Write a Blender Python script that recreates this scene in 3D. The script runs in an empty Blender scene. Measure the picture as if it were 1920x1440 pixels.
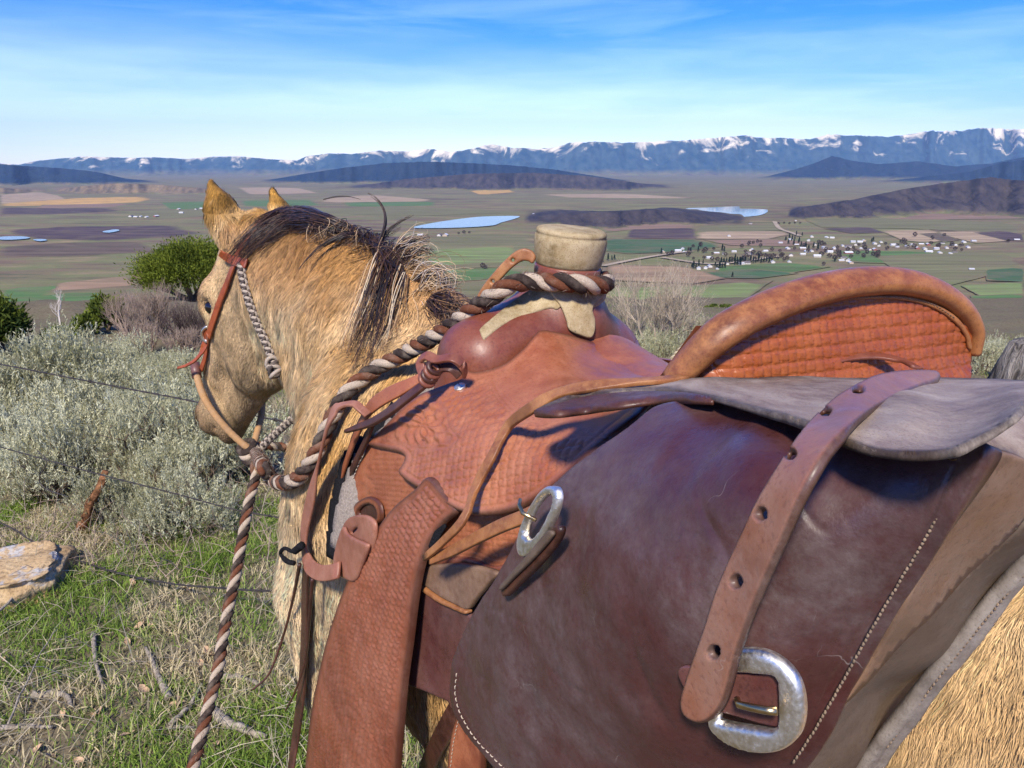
import bpy, bmesh, math, random
import numpy as np
from mathutils import Vector, Matrix, noise as mnoise
from mathutils.geometry import delaunay_2d_cdt
random.seed(7)
rng = np.random.default_rng(7)
scn = bpy.context.scene
COL = scn.collection
R = math.radians

# ------------------------------------------------------------------ camera
CAM = np.array([0.0, 0.0, 1.65])
PITCH = R(16.0)
FPX = 1423.0
cam_d = bpy.data.cameras.new("camera")
cam_o = bpy.data.objects.new("camera", cam_d)
COL.objects.link(cam_o)
cam_o.location = CAM
cam_o.rotation_euler = (R(90) - PITCH, 0, 0)
cam_d.sensor_width = 36.0
cam_d.lens = FPX / 1920.0 * 36.0
cam_d.clip_start = 0.02
cam_d.clip_end = 120000.0
scn.camera = cam_o
scn.render.resolution_x, scn.render.resolution_y = 1024, 768

# ------------------------------------------------------------------ sky, sun, exposure
SUN_EL, SUN_AZ = R(45), R(-166)          # azimuth measured clockwise from +Y
sun_dir = Vector((math.sin(SUN_AZ) * math.cos(SUN_EL), math.cos(SUN_AZ) * math.cos(SUN_EL), math.sin(SUN_EL)))
world = bpy.data.worlds.new("World")
scn.world = world
world.use_nodes = True
wn, wl = world.node_tree.nodes, world.node_tree.links
wn.clear()
w_out = wn.new('ShaderNodeOutputWorld')
w_bg = wn.new('ShaderNodeBackground')
w_sky = wn.new('ShaderNodeTexSky')
w_sky.sky_type = 'NISHITA'
w_sky.sun_disc = False
w_sky.sun_elevation = SUN_EL
w_sky.sun_rotation = SUN_AZ
w_sky.altitude = 1900
w_sky.air_density = 1.0
w_sky.dust_density = 0.35
w_sky.ozone_density = 3.0
# clear mountain sky: deep blue above, paler and streaked with thin cloud near the horizon
w_geo = wn.new('ShaderNodeTexCoord')
w_sep = wn.new('ShaderNodeSeparateXYZ')
wl.new(w_geo.outputs['Generated'], w_sep.inputs[0])
w_map = wn.new('ShaderNodeMapping')
w_map.inputs['Scale'].default_value = (1.6, 1.6, 13.0)
wl.new(w_geo.outputs['Generated'], w_map.inputs[0])
w_noi = wn.new('ShaderNodeTexNoise')
w_noi.inputs['Scale'].default_value = 1.5
w_noi.inputs['Detail'].default_value = 6
w_noi.inputs['Roughness'].default_value = 0.55
wl.new(w_map.outputs[0], w_noi.inputs['Vector'])
w_add = wn.new('ShaderNodeMath'); w_add.operation = 'MULTIPLY_ADD'
wl.new(w_noi.outputs[0], w_add.inputs[0]); w_add.inputs[1].default_value = -0.13
wl.new(w_sep.outputs[2], w_add.inputs[2])
w_tilt = wn.new('ShaderNodeMath'); w_tilt.operation = 'MULTIPLY_ADD'   # paler towards the sun's side
wl.new(w_sep.outputs[0], w_tilt.inputs[0]); w_tilt.inputs[1].default_value = 0.035
wl.new(w_add.outputs[0], w_tilt.inputs[2])
w_rmp = wn.new('ShaderNodeValToRGB')
e = w_rmp.color_ramp.elements
e[0].position = 0.0; e[0].color = (0.86, 0.80, 0.86, 1)
e[1].position = 0.108; e[1].color = (0.08, 0.37, 1.0, 1)
m_ = e.new(0.03); m_.color = (0.52, 0.60, 0.90, 1)
wl.new(w_tilt.outputs[0], w_rmp.inputs[0])
w_map2 = wn.new('ShaderNodeMapping'); w_map2.inputs['Scale'].default_value = (2.6, 2.6, 24.0); w_map2.inputs['Rotation'].default_value = (0.05, -0.06, 0)
wl.new(w_geo.outputs['Generated'], w_map2.inputs[0])
w_cl = wn.new('ShaderNodeTexNoise'); w_cl.inputs['Scale'].default_value = 1.3; w_cl.inputs['Detail'].default_value = 8; w_cl.inputs['Roughness'].default_value = 0.6; w_cl.inputs['Distortion'].default_value = 0.5
wl.new(w_map2.outputs[0], w_cl.inputs['Vector'])
w_cr = wn.new('ShaderNodeMapRange'); w_cr.inputs[1].default_value = 0.46; w_cr.inputs[2].default_value = 0.74; w_cr.inputs[4].default_value = 0.55
wl.new(w_cl.outputs[0], w_cr.inputs[0])
w_cm = wn.new('ShaderNodeMix'); w_cm.data_type = 'RGBA'; wl.new(w_cr.outputs[0], w_cm.inputs[0]); wl.new(w_rmp.outputs[0], w_cm.inputs[6]); w_cm.inputs[7].default_value = (0.74, 0.76, 0.92, 1)
w_mul = wn.new('ShaderNodeMix'); w_mul.data_type = 'RGBA'; w_mul.blend_type = 'MULTIPLY'
w_mul.inputs[0].default_value = 1.0
wl.new(w_sky.outputs[0], w_mul.inputs[6]); wl.new(w_cm.outputs[2], w_mul.inputs[7])
wl.new(w_mul.outputs[2], w_bg.inputs[0])
w_bg.inputs[1].default_value = 0.15
wl.new(w_bg.outputs[0], w_out.inputs[0])

sun_d = bpy.data.lights.new("sun", 'SUN')
sun_d.energy = 4.0
sun_d.angle = R(7.0)
sun_d.color = (1.0, 0.92, 0.80)
sun_o = bpy.data.objects.new("sun", sun_d)
COL.objects.link(sun_o)
sun_o.rotation_euler = (-sun_dir).to_track_quat('-Z', 'Y').to_euler()
scn.view_settings.view_transform = 'Standard'
scn.view_settings.look = 'None'
scn.view_settings.exposure = 0.78
scn.view_settings.gamma = 1.0

# ------------------------------------------------------------------ pixel and frame helpers
CP, SP = math.cos(PITCH), math.sin(PITCH)
def ray(px, py):
    """direction of a photo pixel, unit depth along the optical axis"""
    px = np.asarray(px, float); py = np.asarray(py, float)
    x = (px - 960) / FPX; y = (720 - py) / FPX
    return np.stack([x, CP + SP * y, -SP + CP * y], -1)
def W(px, py, D):
    return CAM + ray(px, py) * np.asarray(D, float)[..., None]
def Yp(px, py, Y):
    r = ray(px, py); return CAM + r * (Y / r[..., 1:2])
def Zp(px, py, z):
    r = ray(px, py); return CAM + r * ((z - CAM[2]) / r[..., 2:3])
TH = R(38.0)
HD = np.array([-math.sin(TH), math.cos(TH), 0.0])       # horse forward
HN = np.array([-math.cos(TH), -math.sin(TH), 0.0])      # horse left
H0 = np.array([0.07, 1.017, 0.0])                       # ground below the saddle horn
def H(s, t, z):
    s = np.asarray(s, float)[..., None]; t = np.asarray(t, float)[..., None]; z = np.asarray(z, float)[..., None]
    return H0 + s * HD + t * HN + z * np.array([0, 0, 1.0])
def toH(p):
    q = np.asarray(p, float) - H0
    return np.stack([q @ HD, q @ HN, q[..., 2]], -1)
def depth_at(px, py, kind, val):
    r = ray(px, py)
    if kind == 'D': return val
    if kind == 't': return (val - (CAM - H0) @ HN) / (r @ HN)
    if kind == 's': return (val - (CAM - H0) @ HD) / (r @ HD)
    if kind == 'z': return (val - CAM[2]) / r[2]
    if kind == 'Y': return val / r[1]
def Pt(px, py, kind, val):
    return W(px, py, depth_at(px, py, kind, val))
def T(px, py, t): return Pt(px, py, 't', t)
def project(p):
    q = np.asarray(p, float) - CAM
    D = q[..., 1] * CP - q[..., 2] * SP
    y = (q[..., 1] * SP + q[..., 2] * CP) / D
    return np.stack([960 + FPX * q[..., 0] / D, 720 - FPX * y, D], -1)

# ------------------------------------------------------------------ object helpers
def tag(o, label=None, cat=None, group=None, kind=None):
    if label: o['label'] = label
    if cat: o['category'] = cat
    if group: o['group'] = group
    if kind: o['kind'] = kind
    return o
def empty(name, loc, label=None, cat=None, group=None):
    o = bpy.data.objects.new(name, None); COL.objects.link(o)
    o.location = tuple(loc); o.empty_display_size = 0.05
    return tag(o, label, cat, group)
def put(o, parent=None):
    COL.objects.link(o)
    if parent is not None:
        o.parent = parent
        M = parent.matrix_basis if parent.parent is None else parent.parent.matrix_basis @ parent.matrix_parent_inverse @ parent.matrix_basis
        o.matrix_parent_inverse = M.inverted()
    return o
def mesh_np(name, V, F, mat=None, parent=None, smooth=True, uv=None, attrs=None):
    """V (n,3); F list of index arrays, each (m,3) or (m,4)"""
    me = bpy.data.meshes.new(name)
    if mat is not None and mat.get('edged') and 'edge' not in (attrs or {}): attrs = dict(attrs or {}, edge=np.full(len(V), 100.0))
    V = np.ascontiguousarray(V, dtype=np.float32)
    if isinstance(F, np.ndarray): F = [F]
    F = [np.asarray(f, dtype=np.int32) for f in F if len(f)]
    nl = sum(f.size for f in F); nf = sum(len(f) for f in F)
    me.vertices.add(len(V)); me.vertices.foreach_set('co', V.ravel())
    me.loops.add(nl); li = np.concatenate([f.ravel() for f in F]); me.loops.foreach_set('vertex_index', li)
    me.polygons.add(nf)
    tot = np.concatenate([np.full(len(f), f.shape[1], np.int32) for f in F])
    st = np.concatenate([[0], np.cumsum(tot)[:-1]]).astype(np.int32)
    me.polygons.foreach_set('loop_start', st)
    me.polygons.foreach_set('loop_total', tot)
    me.polygons.foreach_set('use_smooth', np.full(nf, smooth, dtype=bool))
    if uv is not None:
        l = me.uv_layers.new(name='UVMap')
        l.data.foreach_set('uv', np.asarray(uv, np.float32)[li].ravel())
    if attrs:
        for k, a in attrs.items():
            a = np.asarray(a, np.float32)
            if a.ndim == 1:
                at = me.attributes.new(k, 'FLOAT', 'POINT'); at.data.foreach_set('value', a)
            else:
                if a.shape[1] == 3: a = np.concatenate([a, np.ones((len(a), 1), np.float32)], 1)
                at = me.attributes.new(k, 'FLOAT_COLOR', 'POINT'); at.data.foreach_set('color', a.ravel())
    me.update(calc_edges=True); me.validate()
    if mat is not None: me.materials.append(mat)
    o = bpy.data.objects.new(name, me)
    return put(o, parent)
def copy_tree(o, parent=None):
    c = o.copy(); COL.objects.link(c); c.parent = parent
    for ch in list(o.children): copy_tree(ch, c)
    return c

# ------------------------------------------------------------------ curves and sampling
def catmull(P, n, closed=False):
    P = np.asarray(P, float); k = len(P)
    if closed: Q = np.concatenate([P[-1:], P, P[:2]]); segs = k
    else: Q = np.concatenate([2 * P[:1] - P[1:2], P, 2 * P[-1:] - P[-2:-1]]); segs = k - 1
    # centripetal-like uniform resampling by chord length
    out = []
    for i in range(segs):
        p0, p1, p2, p3 = Q[i], Q[i + 1], Q[i + 2], Q[i + 3]
        u = np.linspace(0, 1, 13)[:-1, None]
        out.append(0.5 * ((2 * p1) + (-p0 + p2) * u + (2 * p0 - 5 * p1 + 4 * p2 - p3) * u ** 2 + (-p0 + 3 * p1 - 3 * p2 + p3) * u ** 3))
    out = np.concatenate(out + [P[:1] if closed else P[-1:]])
    d = np.concatenate([[0], np.cumsum(np.linalg.norm(np.diff(out, axis=0), axis=1))])
    u = np.linspace(0, d[-1], n + 1 if closed else n)
    if closed: u = u[:-1]
    return np.stack([np.interp(u, d, out[:, j]) for j in range(out.shape[1])], 1)
def frames(P, up=None):
    """tangent, side, normal along a polyline; parallel transport or fixed normals 'up'"""
    Tn = np.gradient(P, axis=0); Tn /= np.linalg.norm(Tn, axis=1)[:, None] + 1e-12
    if up is not None:
        U = np.asarray(up, float)
        if U.ndim == 1: U = np.repeat(U[None], len(P), 0)
        N = U - (U * Tn).sum(1)[:, None] * Tn; N /= np.linalg.norm(N, axis=1)[:, None] + 1e-12
    else:
        a = np.array([0, 0, 1.0]) if abs(Tn[0, 2]) < 0.9 else np.array([1.0, 0, 0])
        N = np.zeros_like(P); v = a - a @ Tn[0] * Tn[0]; N[0] = v / np.linalg.norm(v)
        for i in range(1, len(P)):
            v = N[i - 1] - N[i - 1] @ Tn[i] * Tn[i]; N[i] = v / (np.linalg.norm(v) + 1e-12)
    return Tn, np.cross(N, Tn), N
def sweep(P, S, N, prof, wid=1.0, thk=1.0, closed=False, cap=True):
    """sweep a closed 2-D profile (k,2) [side, normal] along P"""
    n, k = len(P), len(prof)
    wid = np.broadcast_to(np.asarray(wid, float), (n,)); thk = np.broadcast_to(np.asarray(thk, float), (n,))
    V = (P[:, None] + S[:, None] * (prof[None, :, 0:1] * wid[:, None, None]) + N[:, None] * (prof[None, :, 1:2] * thk[:, None, None])).reshape(-1, 3)
    i = np.arange(n if closed else n - 1)[:, None]; j = np.arange(k)[None]
    a = i * k + j; b = i * k + (j + 1) % k; c = ((i + 1) % n) * k + (j + 1) % k; d = ((i + 1) % n) * k + j
    F = [np.stack([a, b, c, d], -1).reshape(-1, 4)]
    if cap and not closed:
        V = np.concatenate([V, P[:1], P[-1:]]); m = n * k
        jj = np.arange(k)
        F.append(np.stack([(jj + 1) % k, jj, np.full(k, m)], -1))
        F.append(np.stack([(n - 1) * k + jj, (n - 1) * k + (jj + 1) % k, np.full(k, m + 1)], -1))
    return V, F
def circle(k): 
    a = np.linspace(0, 2 * math.pi, k, endpoint=False); return np.stack([np.cos(a), np.sin(a)], 1)
def tube(name, P, r, mat, parent=None, k=8, closed=False, up=None):
    P = np.asarray(P, float); _, S, N = frames(P, up)
    V, F = sweep(P, S, N, circle(k), r, r, closed)
    return mesh_np(name, V, F, mat, parent)
STRAP = np.array([(-.5, -.36), (-.47, -.5), (-.3, -.5), (0, -.5), (.3, -.5), (.47, -.5), (.5, -.36), (.5, .3), (.465, .46), (.4, .5), (.2, .5), (0, .5), (-.2, .5), (-.4, .5), (-.465, .46), (-.5, .3)])
def strap(name, P, width, thick, normal, mat, parent=None, n=None, taper=None, closed=False):
    """leather strap with rounded edges; 'normal' one vector or one per point"""
    P = np.asarray(P, float); n = n or len(P) * 8
    U = np.asarray(normal, float)
    if U.ndim == 1: U = np.repeat(U[None], len(P), 0)
    Q = catmull(np.concatenate([P, U], 1), n, closed) if len(P) > 2 else np.stack([np.interp(np.linspace(0, 1, n), [0, 1], np.concatenate([P, U], 1)[:, j]) for j in range(6)], 1)
    P, U = Q[:, :3], Q[:, 3:]
    _, S, N = frames(P, U)
    w = np.broadcast_to(np.asarray(width, float), (n,)) if np.ndim(width) == 0 else np.interp(np.linspace(0, 1, n), np.linspace(0, 1, len(width)), width)
    if taper is not None:
        d = np.concatenate([[0], np.cumsum(np.linalg.norm(np.diff(P, axis=0), axis=1))]); e = d[-1] - d
        w = w * np.sqrt(np.clip(1 - np.clip(1 - e / taper, 0, 1) ** 2, 0.02, 1))
    V, F = sweep(P, S, N, STRAP, w, thick, closed)
    d = np.concatenate([[0], np.cumsum(np.linalg.norm(np.diff(P, axis=0), axis=1))])
    uv = np.stack([np.repeat(d, len(STRAP)), np.tile(STRAP[:, 0], n) * np.repeat(w, len(STRAP))], 1)
    if not closed: uv = np.concatenate([uv, [[0, 0], [d[-1], 0]]])
    return mesh_np(name, V, F, mat, parent, uv=uv)
def fbm(P, scale=1.0, octv=4, seed=0.0):
    P = np.asarray(P, float)
    out = np.empty(len(P))
    for i, p in enumerate(P):
        out[i] = mnoise.fractal(Vector(p * scale) + Vector((seed, seed * 1.7, -seed)), 1.0, 2.0, octv)
    return out
_perm = np.random.default_rng(3).permutation(256)
def vnoise(x, y, z=0.0, seed=0):
    """vectorised value noise in [-1,1]"""
    x = np.asarray(x, float); y = np.asarray(y, float); z = np.broadcast_to(np.asarray(z, float), x.shape)
    xi, yi, zi = np.floor(x).astype(int), np.floor(y).astype(int), np.floor(z).astype(int)
    xf, yf, zf = x - xi, y - yi, z - zi
    u, v, w = (f * f * f * (f * (f * 6 - 15) + 10) for f in (xf, yf, zf))
    def h(a, b, c): return _perm[(_perm[(_perm[(a + seed * 17) & 255] + b) & 255] + c) & 255] / 127.5 - 1
    def L(a, b, t): return a + (b - a) * t
    return L(L(L(h(xi, yi, zi), h(xi + 1, yi, zi), u), L(h(xi, yi + 1, zi), h(xi + 1, yi + 1, zi), u), v),
             L(L(h(xi, yi, zi + 1), h(xi + 1, yi, zi + 1), u), L(h(xi, yi + 1, zi + 1), h(xi + 1, yi + 1, zi + 1), u), v), w)
def vfbm(x, y, z=0.0, octv=4, seed=0, gain=0.5):
    o = 0; a = 1.0; f = 1.0
    for k in range(octv):
        o = o + a * vnoise(np.asarray(x) * f, np.asarray(y) * f, np.asarray(z) * f, seed + k); a *= gain; f *= 2.03
    return o
def ss(a, b, x):
    t = np.clip((np.asarray(x, float) - a) / (b - a), 0, 1); return t * t * (3 - 2 * t)

# ------------------------------------------------------------------ materials
def mat(name, rough=0.8, spec=0.3):
    m = bpy.data.materials.new(name); m.use_nodes = True
    nt = m.node_tree; b = nt.nodes['Principled BSDF']
    b.inputs['Roughness'].default_value = rough
    b.inputs['Specular IOR Level'].default_value = spec
    return m, nt, b
def N_(nt, kind, **kw):
    n = nt.nodes.new(kind)
    for k, v in kw.items():
        if k in n.inputs.keys() if hasattr(n.inputs, 'keys') else False: n.inputs[k].default_value = v
        else: setattr(n, k, v)
    return n
def coords(nt, space='Object', scale=(1, 1, 1), rot=(0, 0, 0)):
    tc = nt.nodes.new('ShaderNodeTexCoord'); mp = nt.nodes.new('ShaderNodeMapping')
    mp.inputs['Scale'].default_value = scale; mp.inputs['Rotation'].default_value = rot
    if space == 'Position':
        g = nt.nodes.new('ShaderNodeNewGeometry'); nt.links.new(g.outputs['Position'], mp.inputs[0])
    else: nt.links.new(tc.outputs[space], mp.inputs[0])
    return mp.outputs[0]
def noise_n(nt, vec, scale, detail=4, rough=0.55, dist=0.0):
    n = nt.nodes.new('ShaderNodeTexNoise'); n.inputs['Scale'].default_value = scale
    n.inputs['Detail'].default_value = detail; n.inputs['Roughness'].default_value = rough; n.inputs['Distortion'].default_value = dist
    nt.links.new(vec, n.inputs['Vector']); return n.outputs[0]
def ramp(nt, fac, stops):
    r = nt.nodes.new('ShaderNodeValToRGB'); el = r.color_ramp.elements
    while len(el) < len(stops): el.new(0.5)
    for q, (p, c) in zip(el, stops):
        q.position = p; q.color = (c[0], c[1], c[2], 1) if not np.isscalar(c) else (c, c, c, 1)
    nt.links.new(fac, r.inputs[0]); return r.outputs[0]
def mixc(nt, fac, a, b, mode='MIX'):
    m = nt.nodes.new('ShaderNodeMix'); m.data_type = 'RGBA'; m.blend_type = mode
    for s, v in ((0, fac), (6, a), (7, b)):
        if isinstance(v, bpy.types.NodeSocket): nt.links.new(v, m.inputs[s])
        elif s == 0: m.inputs[0].default_value = v
        else: m.inputs[s].default_value = (v[0], v[1], v[2], 1)
    return m.outputs[2]
def math_n(nt, op, a, b=0.0, c=0.0):
    m = nt.nodes.new('ShaderNodeMath'); m.operation = op
    for i, v in enumerate((a, b, c)):
        if isinstance(v, bpy.types.NodeSocket): nt.links.new(v, m.inputs[i])
        else: m.inputs[i].default_value = v
    return m.outputs[0]
def bump(nt, b, height, strength=0.3, dist=0.01):
    n = nt.nodes.new('ShaderNodeBump'); n.inputs['Strength'].default_value = strength; n.inputs['Distance'].default_value = dist
    nt.links.new(height, n.inputs['Height']); nt.links.new(n.outputs[0], b.inputs['Normal']); return n
def flat_mat(name, col, rough=0.8, var=0.25, scale=30, spec=0.3, metal=0.0, space='Object', bmp=0.0, bdist=0.002):
    m, nt, b = mat(name, rough, spec); v = coords(nt, space)
    n = noise_n(nt, v, scale, 5)
    lo = tuple(c * (1 - var) for c in col); hi = tuple(min(1, c * (1 + var)) for c in col)
    c = ramp(nt, n, [(0.3, lo), (0.7, hi)])
    nt.links.new(c, b.inputs['Base Color']); b.inputs['Metallic'].default_value = metal
    if bmp: bump(nt, b, n, bmp, bdist)
    return m
# ================================================================== the land
VZ = -185.0
def edge_u(x): return 14 + 12 * ss(0.5, 6, x)
def ground_z(x, y):
    x = np.asarray(x, float); y = np.asarray(y, float)
    e = edge_u(x)
    sl = 0.085 + 0.035 * ss(0.5, 5, x)
    near = -sl * np.clip(y - 3, 0, None) + 0.05 * np.clip(-y, 0, 60)
    zedge = -sl * (e - 3)
    far = zedge - 0.34 * (y - e) * ss(-2, 14, y - e) * 0.5 - 0.17 * (y - e)
    z = np.where(y > e, np.maximum(far, near - 0.0 * y), near)
    z = np.where(y > e, zedge - 0.30 * (y - e) + (0.30 - sl) * 5 * (1 - np.exp(-(y - e) / 5)), z)
    z = np.maximum(z, VZ + 0 * z)
    bl = ss(-150, -185, z) * 0
    r = np.hypot(x, y)
    amp = 0.03 * ss(0.5, 3, r) + 0.12 * ss(4, 20, r) + 1.2 * ss(40, 200, r)
    k = 1.0 - ss(VZ + 12, VZ, z)
    z = z + amp * k * (vfbm(x * 0.7, y * 0.7, octv=3, seed=5) * ss(60, 15, r) + vfbm(x * 0.02, y * 0.02, octv=4, seed=9) * ss(15, 60, r) * 1.5)
    return z

nr, na = 330, 420
rr = 0.35 * (31000 / 0.35) ** (np.linspace(0, 1, nr))
aa = np.concatenate([np.linspace(-0.95, 0.95, 300), np.linspace(0.95, 2 * math.pi - 0.95, 122)[1:-1]])
na = len(aa)
X = rr[:, None] * np.sin(aa)[None]; Yy = rr[:, None] * np.cos(aa)[None]
Z = ground_z(X, Yy)
V = np.stack([X, Yy, Z], -1).reshape(-1, 3)
i = np.arange(nr - 1)[:, None]; j = np.arange(na)[None]
F = np.stack([i * na + j, i * na + (j + 1) % na, (i + 1) * na + (j + 1) % na, (i + 1) * na + j], -1).reshape(-1, 4)[:, ::-1]
V = np.concatenate([V, [[0, 0, 0]]]); jj = np.arange(na)
F3 = np.stack([(jj + 1) % na, jj, np.full(na, len(V) - 1)], -1)

def valley_color(nt):
    ps = coords(nt, 'Position', (0.0011, 0.0042, 0.0))
    pm = coords(nt, 'Position', (0.004, 0.012, 0.0))
    n3 = noise_n(nt, ps, 1.0, 6, 0.6); n4 = noise_n(nt, pm, 1.0, 6, 0.65)
    val = ramp(nt, n3, [(0.34, (0.085, 0.055, 0.046)), (0.45, (0.205, 0.140, 0.085)), (0.53, (0.140, 0.155, 0.060)), (0.60, (0.265, 0.185, 0.100)), (0.68, (0.115, 0.078, 0.060))])
    val = mixc(nt, 0.5, val, ramp(nt, n4, [(0.36, (0.055, 0.042, 0.040)), (0.46, (0.17, 0.12, 0.075)), (0.54, (0.14, 0.16, 0.06)), (0.66, (0.31, 0.22, 0.125))]))
    n5 = noise_n(nt, coords(nt, 'Position', (0.03, 0.05, 0.0)), 1.0, 6, 0.7)
    val = mixc(nt, ramp(nt, n5, [(0.58, 0.0), (0.70, 0.6)]), val, (0.045, 0.045, 0.035))
    return val
m_ground, nt, b = mat('soil_and_valley', 0.95, 0.1)
pos = coords(nt, 'Position')
g = nt.nodes.new('ShaderNodeNewGeometry'); ln = nt.nodes.new('ShaderNodeVectorMath'); ln.operation = 'LENGTH'
nt.links.new(g.outputs['Position'], ln.inputs[0])
n1 = noise_n(nt, pos, 3.0, 8, 0.65); n2 = noise_n(nt, pos, 26.0, 6, 0.6)
soil = ramp(nt, n1, [(0.3, (0.07, 0.052, 0.032)), (0.5, (0.13, 0.105, 0.062)), (0.68, (0.10, 0.12, 0.045))])
soil = mixc(nt, 0.55, soil, ramp(nt, n2, [(0.3, (0.08, 0.065, 0.04)), (0.7, (0.24, 0.20, 0.13))]))
val = valley_color(nt)
f = nt.nodes.new('ShaderNodeMapRange'); f.inputs[1].default_value = 20; f.inputs[2].default_value = 300
nt.links.new(ln.outputs['Value'], f.inputs[0])
nt.links.new(mixc(nt, f.outputs[0], soil, val), b.inputs['Base Color'])
bump(nt, b, n2, 0.5, 0.02)
ground = mesh_np('ground', V, [F, F3], m_ground)
tag(ground, 'brown hillside soil falling away to the wide valley floor', 'ground', kind='structure')

# ---- fields, each a thin sheet on the valley floor, outlined from the photograph
def valley(px, py, dz=0.6):
    return Zp(px, py, VZ + dz)
field_mats = {}
def field_mat(col, streak=0.35):
    k = (col, streak)
    if k in field_mats: return field_mats[k]
    m, nt, b = mat('field_' + str(len(field_mats)), 0.95, 0.08)
    n = noise_n(nt, coords(nt, 'Position', (0.003, 0.03, 0)), 1.0, 6, 0.65, 0.4)
    n_ = noise_n(nt, coords(nt, 'Position', (0.011, 0.02, 0)), 1.0, 5, 0.6)
    lo = tuple(c * (1 - streak) for c in col); hi = tuple(c * (1 + streak) for c in col)
    c = ramp(nt, n, [(0.34, lo), (0.66, hi)])
    c = mixc(nt, ramp(nt, n_, [(0.45, 0.0), (0.7, 0.6)]), c, (0.17, 0.13, 0.085))
    at = nt.nodes.new('ShaderNodeAttribute'); at.attribute_name = 'core'
    fe = math_n(nt, 'ADD', at.outputs['Fac'], math_n(nt, 'MULTIPLY_ADD', n_, 1.0, -0.38))
    c = mixc(nt, ramp(nt, fe, [(0.10, 0.0), (0.42, 0.9)]), valley_color(nt), c)
    nt.links.new(c, b.inputs['Base Color']); field_mats[k] = m; return m
GREEN = (0.075, 0.155, 0.045); DGREEN = (0.045, 0.105, 0.045); TAN = (0.29, 0.19, 0.115); PINK = (0.23, 0.145, 0.105)
PURP = (0.066, 0.042, 0.052); OLIVE = (0.15, 0.145, 0.068); GOLD = (0.52, 0.31, 0.10); LGREEN = (0.17, 0.225, 0.075); BROWN = (0.105, 0.075, 0.058)
PALE = (0.36, 0.26, 0.165)
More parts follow.
